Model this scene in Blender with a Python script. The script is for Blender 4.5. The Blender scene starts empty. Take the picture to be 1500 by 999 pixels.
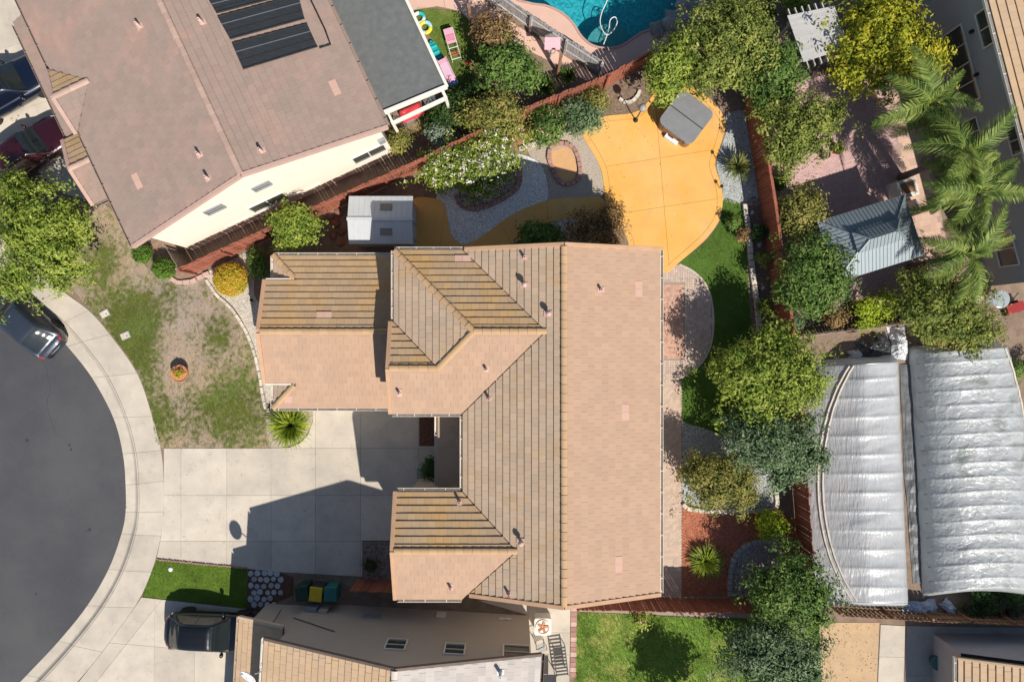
import bpy, math, random
import numpy as np
from mathutils import Vector, Matrix
from mathutils.geometry import tessellate_polygon

# ---------------------------------------------------------------- camera, sky, sun, exposure
scene = bpy.context.scene
CAMH, FPX = 33.3, 1000.0            # drone height in metres, focal length in photo pixels
cam_d = bpy.data.cameras.new('camera'); cam = bpy.data.objects.new('camera', cam_d)
scene.collection.objects.link(cam); scene.camera = cam
cam.location = (0, 0, CAMH); cam.rotation_euler = (0, 0, 0)
cam_d.sensor_width = 36; cam_d.lens = 24; cam_d.clip_end = 2000; cam_d.clip_start = 0.1
SUNV = Vector((0.5, -0.847, 1.0)).normalized()
EL = math.asin(SUNV.z); AZ = math.atan2(SUNV.x, SUNV.y)
world = bpy.data.worlds.new('World'); scene.world = world; world.use_nodes = True
wn = world.node_tree; wn.nodes.clear()
sky = wn.nodes.new('ShaderNodeTexSky'); sky.sky_type = 'NISHITA'; sky.sun_disc = False
sky.sun_elevation = EL; sky.sun_rotation = AZ; sky.air_density = 1.0; sky.dust_density = 0.6
bg = wn.nodes.new('ShaderNodeBackground'); bg.inputs['Strength'].default_value = 0.08
wo = wn.nodes.new('ShaderNodeOutputWorld')
wn.links.new(sky.outputs[0], bg.inputs[0]); wn.links.new(bg.outputs[0], wo.inputs[0])
sun_d = bpy.data.lights.new('sun', 'SUN'); sun_d.energy = 5.0; sun_d.angle = math.radians(0.5)
sun_d.color = (1.0, 0.94, 0.85)
sun = bpy.data.objects.new('sun', sun_d); scene.collection.objects.link(sun)
sun.rotation_euler = (-SUNV).to_track_quat('-Z', 'Y').to_euler(); sun.location = SUNV * 80
scene.view_settings.view_transform = 'Standard'; scene.view_settings.look = 'None'
scene.view_settings.gamma = 1; scene.view_settings.use_curve_mapping = False
scene.view_settings.exposure = 0.24
scene.render.engine = 'CYCLES'
scene.cycles.max_bounces = 6; scene.cycles.transparent_max_bounces = 12

# ---------------------------------------------------------------- helpers
RND = random.Random(11); NR = np.random.default_rng(5)
COL = scene.collection
LOT = 0.12                           # level of lawns and yards above the street

def W(u, v, z=LOT):                  # photo pixel -> point at height z
    k = (CAMH - z) / FPX
    return Vector(((u - 750) * k, (500 - v) * k, z))

def hit(u, v, p0, n):                # photo pixel -> point on a plane
    d = Vector(((u - 750) / FPX, (500 - v) / FPX, -1.0)); c = Vector((0, 0, CAMH))
    return c + d * ((p0 - c).dot(n) / d.dot(n))

def tag(o, label=None, cat=None, group=None, kind=None):
    if label: o['label'] = label
    if cat: o['category'] = cat
    if group: o['group'] = group
    if kind: o['kind'] = kind
    return o

def thing(name, label, cat, loc=(0, 0, 0), rz=0.0, group=None):
    o = bpy.data.objects.new(name, None); COL.objects.link(o); o.empty_display_size = 0.2
    o.location = loc; o.rotation_euler = (0, 0, rz)
    return tag(o, label, cat, group)

def link(name, me, parent=None, mat=None):
    o = bpy.data.objects.new(name, me); COL.objects.link(o)
    if mat is not None and not me.materials: me.materials.append(mat)
    if parent is not None: o.parent = parent
    return o

class MB:
    def __init__(s): s.v = []; s.f = []
    def add(s, vs, fs):
        b = len(s.v); s.v += [tuple(p) for p in vs]; s.f += [tuple(i + b for i in f) for f in fs]; return s
    def box(s, c, d, rz=0.0, rot=None, taper=1.0):
        hx, hy, hz = d[0] / 2, d[1] / 2, d[2] / 2; m = rot or Matrix.Rotation(rz, 3, 'Z'); c = Vector(c)
        vs = []
        for z, t in ((-hz, 1), (hz, taper)):
            for x, y in ((-hx, -hy), (hx, -hy), (hx, hy), (-hx, hy)): vs.append(c + m @ Vector((x * t, y * t, z)))
        return s.add(vs, [(3, 2, 1, 0), (4, 5, 6, 7), (0, 1, 5, 4), (1, 2, 6, 5), (2, 3, 7, 6), (3, 0, 4, 7)])
    def beam(s, a, b, w, h, up=Vector((0, 0, 1))):
        a = Vector(a); b = Vector(b); x = (b - a).normalized(); y = up.cross(x)
        if y.length < 1e-4: y = Vector((0, 1, 0)).cross(x)
        y.normalize(); z = x.cross(y)
        m = Matrix((x, y, z)).transposed()
        return s.box((a + b) / 2, ((b - a).length, w, h), rot=m)
    def tube(s, pts, r, n=8, caps=True):
        pts = [Vector(p) for p in pts]; rs = r if isinstance(r, (list, tuple)) else [r] * len(pts)
        b = len(s.v); up = Vector((0.13, 0.21, 1)).normalized()
        for i, p in enumerate(pts):
            t = (pts[min(i + 1, len(pts) - 1)] - pts[max(i - 1, 0)]).normalized()
            x = t.cross(up)
            if x.length < 0.05: x = t.cross(Vector((1, 0.1, 0)))
            x.normalize(); y = x.cross(t)
            for k in range(n):
                a = 2 * math.pi * k / n; s.v.append(tuple(p + (x * math.cos(a) + y * math.sin(a)) * rs[i]))
        for i in range(len(pts) - 1):
            for k in range(n):
                k2 = (k + 1) % n; s.f.append((b + i * n + k, b + i * n + k2, b + (i + 1) * n + k2, b + (i + 1) * n + k))
        if caps:
            s.f.append(tuple(b + k for k in range(n))[::-1]); s.f.append(tuple(b + (len(pts) - 1) * n + k for k in range(n)))
        return s
    def lathe(s, c, prof, n=20):
        c = Vector(c); b = len(s.v)
        for r, z in prof:
            for k in range(n):
                a = 2 * math.pi * k / n; s.v.append((c.x + r * math.cos(a), c.y + r * math.sin(a), c.z + z))
        for i in range(len(prof) - 1):
            for k in range(n):
                k2 = (k + 1) % n; s.f.append((b + i * n + k, b + i * n + k2, b + (i + 1) * n + k2, b + (i + 1) * n + k))
        if prof[0][0] > 1e-4: s.f.append(tuple(b + k for k in range(n))[::-1])
        if prof[-1][0] > 1e-4: s.f.append(tuple(b + (len(prof) - 1) * n + k for k in range(n)))
        return s
    def prism(s, poly, z0, z1, bottom=True):          # poly: list of (x, y), any simple polygon
        poly = ccw([(p[0], p[1]) for p in poly]); n = len(poly); b = len(s.v)
        s.v += [(x, y, z0) for x, y in poly] + [(x, y, z1) for x, y in poly]
        for t in tess(poly):
            s.f.append(tuple(b + n + i for i in t))
            if bottom: s.f.append(tuple(b + i for i in t[::-1]))
        for i in range(n):
            j = (i + 1) % n; s.f.append((b + i, b + j, b + n + j, b + n + i))
        return s
    def grid(s, fn, nu, nv):
        b = len(s.v)
        for i in range(nu + 1):
            for j in range(nv + 1): s.v.append(tuple(fn(i / nu, j / nv)))
        for i in range(nu):
            for j in range(nv):
                a = b + i * (nv + 1) + j; s.f.append((a, a + nv + 1, a + nv + 2, a + 1))
        return s
    def mesh(s, name, mat, smooth=False):
        me = bpy.data.meshes.new(name); me.from_pydata(s.v, [], s.f); me.update()
        if mat is not None: me.materials.append(mat)
        if smooth: me.polygons.foreach_set('use_smooth', [True] * len(me.polygons))
        return me
    def build(s, name, mat, parent=None, smooth=False, bevel=0.0, subsurf=0):
        o = link(name, s.mesh(name, mat, smooth), parent)
        if bevel:
            m = o.modifiers.new('bevel', 'BEVEL'); m.width = bevel; m.segments = 2; m.limit_method = 'ANGLE'; m.angle_limit = 0.6
        if subsurf:
            m = o.modifiers.new('subsurf', 'SUBSURF'); m.levels = subsurf; m.render_levels = subsurf
        return o

def area2(p): return sum(p[i][0] * p[(i + 1) % len(p)][1] - p[(i + 1) % len(p)][0] * p[i][1] for i in range(len(p))) / 2
def ccw(p): return list(p) if area2(p) > 0 else list(p)[::-1]
def tess(poly, holes=()):
    loops = [[Vector((x, y, 0)) for x, y in poly]] + [[Vector((x, y, 0)) for x, y in h] for h in holes]
    flat = [q for l in loops for q in l]
    out = []
    for t in tessellate_polygon(loops):
        a, b, c = (flat[i] for i in t)
        cr = (b.x - a.x) * (c.y - a.y) - (b.y - a.y) * (c.x - a.x)
        if abs(cr) < 1e-10: continue
        out.append(tuple(t) if cr > 0 else tuple(t)[::-1])
    return out

def smooth_line(p, sub=5, closed=False):
    n = len(p); out = []
    for i in range(n if closed else n - 1):
        g = (lambda k: p[k % n]) if closed else (lambda k: p[min(max(k, 0), n - 1)])
        a, b, c, d = (np.array(g(i + k), float) for k in (-1, 0, 1, 2))
        for k in range(sub):
            t = k / sub
            out.append(tuple(0.5 * (2 * b + (c - a) * t + (2 * a - 5 * b + 4 * c - d) * t * t + (3 * b - a - 3 * c + d) * t ** 3)))
    if not closed: out.append(tuple(map(float, p[-1])))
    return out

def px(poly, z=LOT): return [(w.x, w.y) for w in (W(u, v, z) for u, v in poly)]

def inset(poly, d):
    poly = ccw(poly); n = len(poly); out = []
    for i in range(n):
        a, b, c = (Vector(poly[(i + k) % n]) for k in (-1, 0, 1))
        e1 = (b - a); e2 = (c - b)
        if e1.length < 1e-6 or e2.length < 1e-6: out.append(tuple(b)); continue
        n1 = Vector((-e1.y, e1.x)).normalized(); n2 = Vector((-e2.y, e2.x)).normalized()
        m = n1 + n2
        if m.length < 0.2: m = n1
        m.normalize(); out.append(tuple(b + m * (d / max(0.45, m.dot(n1)))))
    return out

def clip_half(poly, a, nrm):          # keep the side where (p-a).n >= 0
    out = []
    for i in range(len(poly)):
        p, q = poly[i], poly[(i + 1) % len(poly)]
        dp = (p[0] - a[0]) * nrm[0] + (p[1] - a[1]) * nrm[1]; dq = (q[0] - a[0]) * nrm[0] + (q[1] - a[1]) * nrm[1]
        if dp >= 0: out.append(p)
        if (dp >= 0) != (dq >= 0):
            t = dp / (dp - dq); out.append((p[0] + (q[0] - p[0]) * t, p[1] + (q[1] - p[1]) * t))
    return out

def split(polys, a, b):
    n = (-(b[1] - a[1]), b[0] - a[0]); out = []
    for p in polys:
        for s in (1, -1):
            q = clip_half(p, a, (n[0] * s, n[1] * s))
            if len(q) > 2 and abs(area2(q)) > 0.01: out.append(q)
    return out

def inpoly(pts, poly):
    x, y = pts[:, 0], pts[:, 1]; c = np.zeros(len(pts), bool); n = len(poly)
    for i in range(n):
        (x1, y1), (x2, y2) = poly[i], poly[(i + 1) % n]
        if y1 == y2: continue
        c ^= ((y1 > y) != (y2 > y)) & (x < (x2 - x1) * (y - y1) / (y2 - y1) + x1)
    return c

def scatter(poly, n):                 # n random points in a world polygon
    a = np.array(poly); lo, hi = a.min(0), a.max(0); out = np.zeros((0, 2))
    while len(out) < n:
        p = lo + NR.random((n * 2, 2)) * (hi - lo); out = np.vstack([out, p[inpoly(p, poly)]])
    return out[:n]

def np_mesh(name, verts, k, mat):     # verts (n*k,3): n separate k-gons
    n = len(verts) // k; me = bpy.data.meshes.new(name)
    me.vertices.add(len(verts)); me.vertices.foreach_set('co', np.ascontiguousarray(verts, np.float32).ravel())
    me.loops.add(n * k); me.loops.foreach_set('vertex_index', np.arange(n * k, dtype=np.int32))
    me.polygons.add(n); me.polygons.foreach_set('loop_start', np.arange(0, n * k, k, dtype=np.int32))
    try: me.polygons.foreach_set('loop_total', np.full(n, k, np.int32))
    except Exception: pass
    me.update(calc_edges=True)
    if mat is not None: me.materials.append(mat)
    return me

# ---------------------------------------------------------------- materials
def srgb(r, g, b):
    return tuple(((c / 255) / 12.92 if c / 255 < 0.04045 else ((c / 255 + 0.055) / 1.055) ** 2.4) for c in (r, g, b))

def newmat(name):
    m = bpy.data.materials.new(name); m.use_nodes = True; nt = m.node_tree
    return m, nt, nt.nodes, nt.links, nt.nodes['Principled BSDF']

def M(name, c1, c2=None, scale=2.0, rough=0.8, rnd=0.0, bump=0.25, bscale=60.0, metal=0.0, spec=0.3, detail=6, lo=0.35, hi=0.65, coat=0.0, c3=None, s3=12.0, lo3=0.55, hi3=0.75, stretch=None, bdist=0.02, alpha=None):
    m, nt, N, L, P = newmat(name)
    geo = N.new('ShaderNodeNewGeometry')
    vec = geo.outputs['Position']
    if stretch:
        mp = N.new('ShaderNodeMapping'); mp.inputs['Scale'].default_value = stretch; L.new(vec, mp.inputs[0]); vec = mp.outputs[0]
    c2 = c2 or tuple(x * 0.85 for x in c1)
    nz = N.new('ShaderNodeTexNoise'); nz.inputs['Scale'].default_value = scale; nz.inputs['Detail'].default_value = detail; nz.inputs['Roughness'].default_value = 0.62
    L.new(vec, nz.inputs['Vector'])
    rp = N.new('ShaderNodeValToRGB'); rp.color_ramp.elements[0].position = lo; rp.color_ramp.elements[1].position = hi
    rp.color_ramp.elements[0].color = (*c1, 1); rp.color_ramp.elements[1].color = (*c2, 1)
    L.new(nz.outputs[0], rp.inputs[0]); col = rp.outputs[0]
    if c3:
        n3 = N.new('ShaderNodeTexNoise'); n3.inputs['Scale'].default_value = s3; n3.inputs['Detail'].default_value = 8; n3.inputs['Roughness'].default_value = 0.7
        L.new(vec, n3.inputs['Vector'])
        mr = N.new('ShaderNodeMapRange'); mr.inputs[1].default_value = lo3; mr.inputs[2].default_value = hi3; L.new(n3.outputs[0], mr.inputs[0])
        mx = N.new('ShaderNodeMixRGB'); mx.inputs[2].default_value = (*c3, 1); L.new(mr.outputs[0], mx.inputs[0]); L.new(col, mx.inputs[1]); col = mx.outputs[0]
    if rnd:
        oi = N.new('ShaderNodeObjectInfo'); ad = N.new('ShaderNodeMath'); ad.operation = 'ADD'
        L.new(geo.outputs['Random Per Island'], ad.inputs[0]); L.new(oi.outputs['Random'], ad.inputs[1])
        fr = N.new('ShaderNodeMath'); fr.operation = 'FRACT'; L.new(ad.outputs[0], fr.inputs[0])
        mr = N.new('ShaderNodeMapRange'); mr.inputs[3].default_value = 1 - rnd; mr.inputs[4].default_value = 1 + rnd; L.new(fr.outputs[0], mr.inputs[0])
        hs = N.new('ShaderNodeHueSaturation'); L.new(mr.outputs[0], hs.inputs['Value']); L.new(col, hs.inputs['Color']); col = hs.outputs[0]
    L.new(col, P.inputs['Base Color'])
    P.inputs['Roughness'].default_value = rough; P.inputs['Metallic'].default_value = metal
    P.inputs['Specular IOR Level'].default_value = spec; P.inputs['Coat Weight'].default_value = coat
    if coat: P.inputs['Coat Roughness'].default_value = 0.04
    if alpha is not None: P.inputs['Alpha'].default_value = alpha
    if bump:
        nb = N.new('ShaderNodeTexNoise'); nb.inputs['Scale'].default_value = bscale; nb.inputs['Detail'].default_value = 5; L.new(vec, nb.inputs['Vector'])
        bp = N.new('ShaderNodeBump'); bp.inputs['Strength'].default_value = bump; bp.inputs['Distance'].default_value = bdist
        L.new(nb.outputs[0], bp.inputs['Height']); L.new(bp.outputs[0], P.inputs['Normal'])
    return m

def gravel_mat(name, cols, scale=28.0, bump=0.8):
    m, nt, N, L, P = newmat(name)
    geo = N.new('ShaderNodeNewGeometry'); vo = N.new('ShaderNodeTexVoronoi'); vo.inputs['Scale'].default_value = scale
    L.new(geo.outputs['Position'], vo.inputs['Vector'])
    sep = N.new('ShaderNodeSeparateColor'); L.new(vo.outputs['Color'], sep.inputs[0])
    rp = N.new('ShaderNodeValToRGB'); e = rp.color_ramp.elements
    while len(e) < len(cols): e.new(0.5)
    for i, c in enumerate(cols): e[i].position = i / (len(cols) - 1); e[i].color = (*c, 1)
    L.new(sep.outputs[0], rp.inputs[0]); L.new(rp.outputs[0], P.inputs['Base Color']); P.inputs['Roughness'].default_value = 0.85
    P.inputs['Specular IOR Level'].default_value = 0.25
    iv = N.new('ShaderNodeMath'); iv.operation = 'SUBTRACT'; iv.inputs[0].default_value = 1; L.new(vo.outputs['Distance'], iv.inputs[1])
    bp = N.new('ShaderNodeBump'); bp.inputs['Strength'].default_value = bump; bp.inputs['Distance'].default_value = 0.02
    L.new(iv.outputs[0], bp.inputs['Height']); L.new(bp.outputs[0], P.inputs['Normal'])
    return m

def leaf_mat(name, cols, nscale=1.3, trans=0.27, mixn=0.5, rough=0.55):
    m, nt, N, L, P = newmat(name)
    geo = N.new('ShaderNodeNewGeometry'); nz = N.new('ShaderNodeTexNoise'); nz.inputs['Scale'].default_value = nscale; nz.inputs['Detail'].default_value = 3
    L.new(geo.outputs['Position'], nz.inputs['Vector'])
    mr = N.new('ShaderNodeMapRange'); mr.inputs[1].default_value = 0.3; mr.inputs[2].default_value = 0.7; L.new(nz.outputs[0], mr.inputs[0])
    mx = N.new('ShaderNodeMix'); mx.data_type = 'FLOAT'; mx.inputs[0].default_value = mixn
    L.new(geo.outputs['Random Per Island'], mx.inputs[2]); L.new(mr.outputs[0], mx.inputs[3])
    rp = N.new('ShaderNodeValToRGB'); e = rp.color_ramp.elements
    while len(e) < len(cols): e.new(0.5)
    for i, c in enumerate(cols): e[i].position = 0.12 + 0.76 * i / (len(cols) - 1); e[i].color = (*c, 1)
    L.new(mx.outputs[0], rp.inputs[0]); L.new(rp.outputs[0], P.inputs['Base Color'])
    P.inputs['Roughness'].default_value = rough; P.inputs['Specular IOR Level'].default_value = 0.2
    tr = N.new('ShaderNodeBsdfTranslucent'); L.new(rp.outputs[0], tr.inputs[0])
    ms = N.new('ShaderNodeMixShader'); ms.inputs[0].default_value = trans
    L.new(P.outputs[0], ms.inputs[1]); L.new(tr.outputs[0], ms.inputs[2]); L.new(ms.outputs[0], N['Material Output'].inputs[0])
    return m

def vcol_mat(name, rough=0.9, nscale=30.0, namp=0.25, bump=0.5, bscale=50.0):
    m, nt, N, L, P = newmat(name)
    at = N.new('ShaderNodeVertexColor'); at.layer_name = 'Col'
    geo = N.new('ShaderNodeNewGeometry'); nz = N.new('ShaderNodeTexNoise'); nz.inputs['Scale'].default_value = nscale; nz.inputs['Detail'].default_value = 6
    L.new(geo.outputs['Position'], nz.inputs['Vector'])
    mr = N.new('ShaderNodeMapRange'); mr.inputs[1].default_value = 0.3; mr.inputs[2].default_value = 0.7; mr.inputs[3].default_value = 1 - namp; mr.inputs[4].default_value = 1 + namp
    L.new(nz.outputs[0], mr.inputs[0])
    hs = N.new('ShaderNodeHueSaturation'); L.new(mr.outputs[0], hs.inputs['Value']); L.new(at.outputs[0], hs.inputs['Color'])
    L.new(hs.outputs[0], P.inputs['Base Color']); P.inputs['Roughness'].default_value = rough; P.inputs['Specular IOR Level'].default_value = 0.2
    if bump:
        bp = N.new('ShaderNodeBump'); bp.inputs['Strength'].default_value = bump; bp.inputs['Distance'].default_value = 0.03
        L.new(nz.outputs[0], bp.inputs['Height']); L.new(bp.outputs[0], P.inputs['Normal'])
    return m

S = srgb
asphalt = M('asphalt', (0.056, 0.058, 0.068), (0.088, 0.087, 0.09), 0.22, 0.9, bump=0.5, bscale=140, c3=(0.14, 0.135, 0.13), s3=45, lo3=0.5, hi3=0.8, detail=10)
concrete = M('concrete', (0.57, 0.50, 0.41), (0.46, 0.41, 0.345), 0.9, 0.85, rnd=0.07, bump=0.15, bscale=90, c3=(0.36, 0.31, 0.255), s3=2.6, lo3=0.54, hi3=0.9)
concrete_grey = M('concrete_grey', (0.42, 0.40, 0.36), (0.34, 0.33, 0.30), 1.1, 0.85, rnd=0.05, bump=0.15, bscale=90)
joint = M('joint_filler', (0.16, 0.14, 0.12), (0.12, 0.1, 0.09), 6, 0.95)
soil = M('soil', (0.20, 0.14, 0.10), (0.27, 0.20, 0.15), 2.5, 0.95, bump=0.6, bscale=30, c3=(0.10, 0.07, 0.05), s3=9)
drysoil = M('dry_soil', (0.55, 0.38, 0.22), (0.47, 0.33, 0.2), 2.2, 0.95, bump=0.6, bscale=30, c3=(0.2, 0.15, 0.09), s3=3.2, lo3=0.58, hi3=0.72)
yellow_conc = M('ochre_concrete', (0.72, 0.37, 0.08), (0.72, 0.42, 0.14), 0.5, 0.6, rnd=0.03, bump=0.12, bscale=70, c3=(0.58, 0.34, 0.13), s3=1.1, lo3=0.5, hi3=0.8)
pink_conc = M('salmon_concrete', (0.66, 0.43, 0.34), (0.60, 0.40, 0.32), 1.2, 0.85, rnd=0.04, bump=0.15, bscale=80)
white_gravel = gravel_mat('pale_gravel', [(0.45, 0.45, 0.44), (0.66, 0.65, 0.63), (0.78, 0.77, 0.75), (0.55, 0.54, 0.53)], 16)
grey_gravel = gravel_mat('grey_gravel', [(0.16, 0.17, 0.17), (0.34, 0.36, 0.35), (0.46, 0.48, 0.46), (0.25, 0.26, 0.26)], 18)
cream_gravel = gravel_mat('cream_gravel', [(0.36, 0.32, 0.27), (0.50, 0.45, 0.38), (0.60, 0.54, 0.46), (0.43, 0.38, 0.32)], 18)
tan_gravel = gravel_mat('tan_gravel', [(0.33, 0.27, 0.21), (0.42, 0.35, 0.28), (0.5, 0.43, 0.35), (0.36, 0.3, 0.25)], 30)
mulch = gravel_mat('red_mulch', [(0.26, 0.08, 0.04), (0.42, 0.15, 0.085), (0.50, 0.20, 0.12), (0.34, 0.11, 0.06)], 22, 1.0)
darkmulch = gravel_mat('dark_mulch', [(0.07, 0.035, 0.025), (0.13, 0.06, 0.04), (0.18, 0.09, 0.06), (0.1, 0.05, 0.03)], 22, 1.0)
dirt_bed = gravel_mat('bed_soil', [(0.12, 0.085, 0.06), (0.2, 0.14, 0.10), (0.26, 0.19, 0.14), (0.15, 0.11, 0.08)], 20, 0.8)
tile_main = M('clay_tile', (0.455, 0.30, 0.205), (0.425, 0.285, 0.20), 1.6, 0.85, rnd=0.05, bump=0.2, bscale=50, c3=(0.43, 0.27, 0.17), s3=0.7, lo3=0.56, hi3=0.9)
tile_north = M('lichened_shade_tile', (0.40, 0.27, 0.155), (0.36, 0.26, 0.17), 0.8, 0.9, rnd=0.07, bump=0.25, bscale=50, c3=(0.46, 0.26, 0.07), s3=0.55, lo3=0.48, hi3=0.75)  # ochre lichen, with north slope shade put into the darker base
tile_west = M('weathered_tile', (0.43, 0.315, 0.225), (0.38, 0.29, 0.21), 0.9, 0.9, rnd=0.06, bump=0.25, bscale=50, c3=(0.42, 0.26, 0.11), s3=0.6, lo3=0.52, hi3=0.8)
tile_pink = M('pinkish_tile', (0.325, 0.235, 0.195), (0.29, 0.22, 0.185), 1.2, 0.88, rnd=0.05, bump=0.2, bscale=50, c3=(0.41, 0.255, 0.2), s3=0.5, lo3=0.52, hi3=0.75)
tile_tan = M('tan_tile', (0.54, 0.37, 0.22), (0.50, 0.36, 0.24), 1.0, 0.85, rnd=0.05, bump=0.2, bscale=50)
tile_cap = M('ridge_tile', (0.47, 0.30, 0.16), (0.42, 0.285, 0.17), 2.0, 0.85, rnd=0.07, bump=0.25, bscale=40)
tile_new = M('replacement_tile', (0.55, 0.345, 0.275), (0.52, 0.335, 0.265), 3, 0.85, rnd=0.04)
roofdeck = M('roof_underlay', (0.17, 0.12, 0.085), (0.15, 0.105, 0.075), 3, 0.95)
lead = M('flashing', (0.52, 0.335, 0.28), (0.56, 0.39, 0.34), 12, 0.7)
cream = M('cream_stucco', (0.80, 0.72, 0.60), (0.77, 0.69, 0.57), 1.5, 0.9, bump=0.25, bscale=80)
taupe = M('taupe_stucco', (0.44, 0.385, 0.335), (0.42, 0.37, 0.32), 1.5, 0.9, bump=0.25, bscale=80)
greystucco = M('grey_stucco', (0.36, 0.37, 0.39), (0.34, 0.35, 0.37), 1.5, 0.9, bump=0.25, bscale=80)
beige = M('beige_stucco', (0.52, 0.44, 0.35), (0.49, 0.42, 0.34), 1.5, 0.9, bump=0.25, bscale=80)
trim = M('white_trim', (0.74, 0.70, 0.63), (0.68, 0.64, 0.57), 5, 0.55, bump=0.05)
gutter_m = M('gutter_enamel', (0.70, 0.64, 0.55), (0.6, 0.54, 0.46), 6, 0.5, bump=0.05)
barge = M('barge_tile', (0.52, 0.32, 0.2), (0.45, 0.28, 0.17), 2.5, 0.8, rnd=0.06)
glass = M('window_glass', (0.05, 0.06, 0.055), (0.07, 0.075, 0.06), 1, 0.06, bump=0, spec=0.8)
redwood = M('red_stained_wood', (0.31, 0.105, 0.065), (0.24, 0.085, 0.055), 2.5, 0.85, rnd=0.16, bump=0.3, bscale=40, stretch=(1, 1, 0.15), c3=(0.2, 0.1, 0.07), s3=3)
greywood = M('weathered_wood', (0.33, 0.27, 0.22), (0.25, 0.2, 0.16), 3, 0.9, rnd=0.14, bump=0.3, bscale=40, stretch=(1, 1, 0.15))
brownwood = M('brown_wood', (0.32, 0.17, 0.09), (0.24, 0.13, 0.075), 3, 0.85, rnd=0.12, bump=0.3, bscale=40)
block_pink = M('pink_block', (0.42, 0.235, 0.19), (0.34, 0.2, 0.165), 5, 0.9, rnd=0.18, bump=0.4, bscale=60)
block_pale = M('pale_block', (0.62, 0.56, 0.47), (0.52, 0.46, 0.39), 5, 0.9, rnd=0.14, bump=0.4, bscale=60)
block_grey = M('grey_block', (0.42, 0.42, 0.42), (0.34, 0.34, 0.34), 5, 0.9, rnd=0.14, bump=0.4, bscale=60)
flag = M('flagstone', (0.45, 0.45, 0.45), (0.36, 0.37, 0.38), 4, 0.85, rnd=0.14, bump=0.3)
rockm = M('rock', (0.22, 0.21, 0.2), (0.32, 0.30, 0.28), 5, 0.9, rnd=0.2, bump=0.6, bscale=20)
white_rock = M('white_rock', (0.6, 0.6, 0.6), (0.5, 0.5, 0.5), 5, 0.9, rnd=0.1, bump=0.4)
bark = M('bark', (0.17, 0.12, 0.085), (0.11, 0.08, 0.06), 8, 0.95, bump=0.7, bscale=30)
palmbark = M('palm_bark', (0.26, 0.21, 0.165), (0.18, 0.145, 0.12), 6, 0.95, bump=0.7, bscale=25)
black_metal = M('black_metal', (0.02, 0.02, 0.022), (0.03, 0.03, 0.03), 5, 0.45, bump=0)
steel = M('steel', (0.55, 0.56, 0.57), (0.48, 0.49, 0.5), 8, 0.35, metal=0.8, bump=0)
whitepl = M('white_plastic', (0.74, 0.74, 0.72), (0.68, 0.68, 0.66), 5, 0.5, bump=0.05)
greypl = M('grey_plastic', (0.30, 0.31, 0.32), (0.25, 0.26, 0.27), 5, 0.6, bump=0.05)
darkpl = M('dark_plastic', (0.05, 0.052, 0.055), (0.04, 0.042, 0.045), 5, 0.55, bump=0.05)
rubber = M('tyre_rubber', (0.02, 0.02, 0.02), (0.028, 0.028, 0.028), 6, 0.85, bump=0.1)
def plain(name, c, rough=0.5, **k): return M(name, c, tuple(x * 0.9 for x in c), 4, rough, **{'bump': 0.05, **k})

# ---------------------------------------------------------------- numpy helpers for foliage, pebbles and grass
def np_inst(name, V, F, pos, rot, scl, mat):
    """copies of a small template (V: m,3 / F: f,k) at pos (n,3) with rot (n,3,3) and scl (n,) or (n,3), one mesh"""
    n = len(pos); m = len(V); F = np.array(F); k = F.shape[1]
    scl = np.asarray(scl)
    if scl.ndim == 1: scl = np.repeat(scl[:, None], 3, 1)
    pts = V[None] * scl[:, None, :]
    pts = np.einsum('nij,nmj->nmi', rot, pts) + pos[:, None, :]
    idx = (F[None] + (np.arange(n) * m)[:, None, None]).reshape(-1)
    nf = n * len(F); me = bpy.data.meshes.new(name)
    me.vertices.add(n * m); me.vertices.foreach_set('co', pts.astype(np.float32).ravel())
    me.loops.add(nf * k); me.loops.foreach_set('vertex_index', idx.astype(np.int32))
    me.polygons.add(nf); me.polygons.foreach_set('loop_start', np.arange(0, nf * k, k, dtype=np.int32))
    me.update(calc_edges=True); me.shade_flat()
    if mat is not None: me.materials.append(mat)
    return me

def rot_zxy(yaw, tilt, roll=None):
    n = len(yaw); cy, sy = np.cos(yaw), np.sin(yaw); ct, st = np.cos(tilt), np.sin(tilt)
    Rz = np.zeros((n, 3, 3)); Rz[:, 0, 0] = cy; Rz[:, 0, 1] = -sy; Rz[:, 1, 0] = sy; Rz[:, 1, 1] = cy; Rz[:, 2, 2] = 1
    Rx = np.zeros((n, 3, 3)); Rx[:, 0, 0] = 1; Rx[:, 1, 1] = ct; Rx[:, 1, 2] = -st; Rx[:, 2, 1] = st; Rx[:, 2, 2] = ct
    Rm = Rz @ Rx
    if roll is not None:
        cr, sr = np.cos(roll), np.sin(roll); Ry = np.zeros((n, 3, 3)); Ry[:, 0, 0] = cr; Ry[:, 0, 2] = sr; Ry[:, 1, 1] = 1; Ry[:, 2, 0] = -sr; Ry[:, 2, 2] = cr
        Rm = Rm @ Ry
    return Rm

_lat = NR.random((64, 64))
def vnoise(x, y, s, octv=4):
    out = np.zeros_like(x); amp = 1.0; tot = 0
    for o in range(octv):
        X = x * s + 17.3 * o; Y = y * s + 9.1 * o; xi = np.floor(X).astype(int); yi = np.floor(Y).astype(int)
        fx = X - xi; fy = Y - yi; fx = fx * fx * (3 - 2 * fx); fy = fy * fy * (3 - 2 * fy)
        g = lambda a, b: _lat[(xi + a) % 64, (yi + b) % 64]
        out += amp * ((g(0, 0) * (1 - fx) + g(1, 0) * fx) * (1 - fy) + (g(0, 1) * (1 - fx) + g(1, 1) * fx) * fy)
        tot += amp; amp *= 0.55; s *= 2.1
    return out / tot

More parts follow.
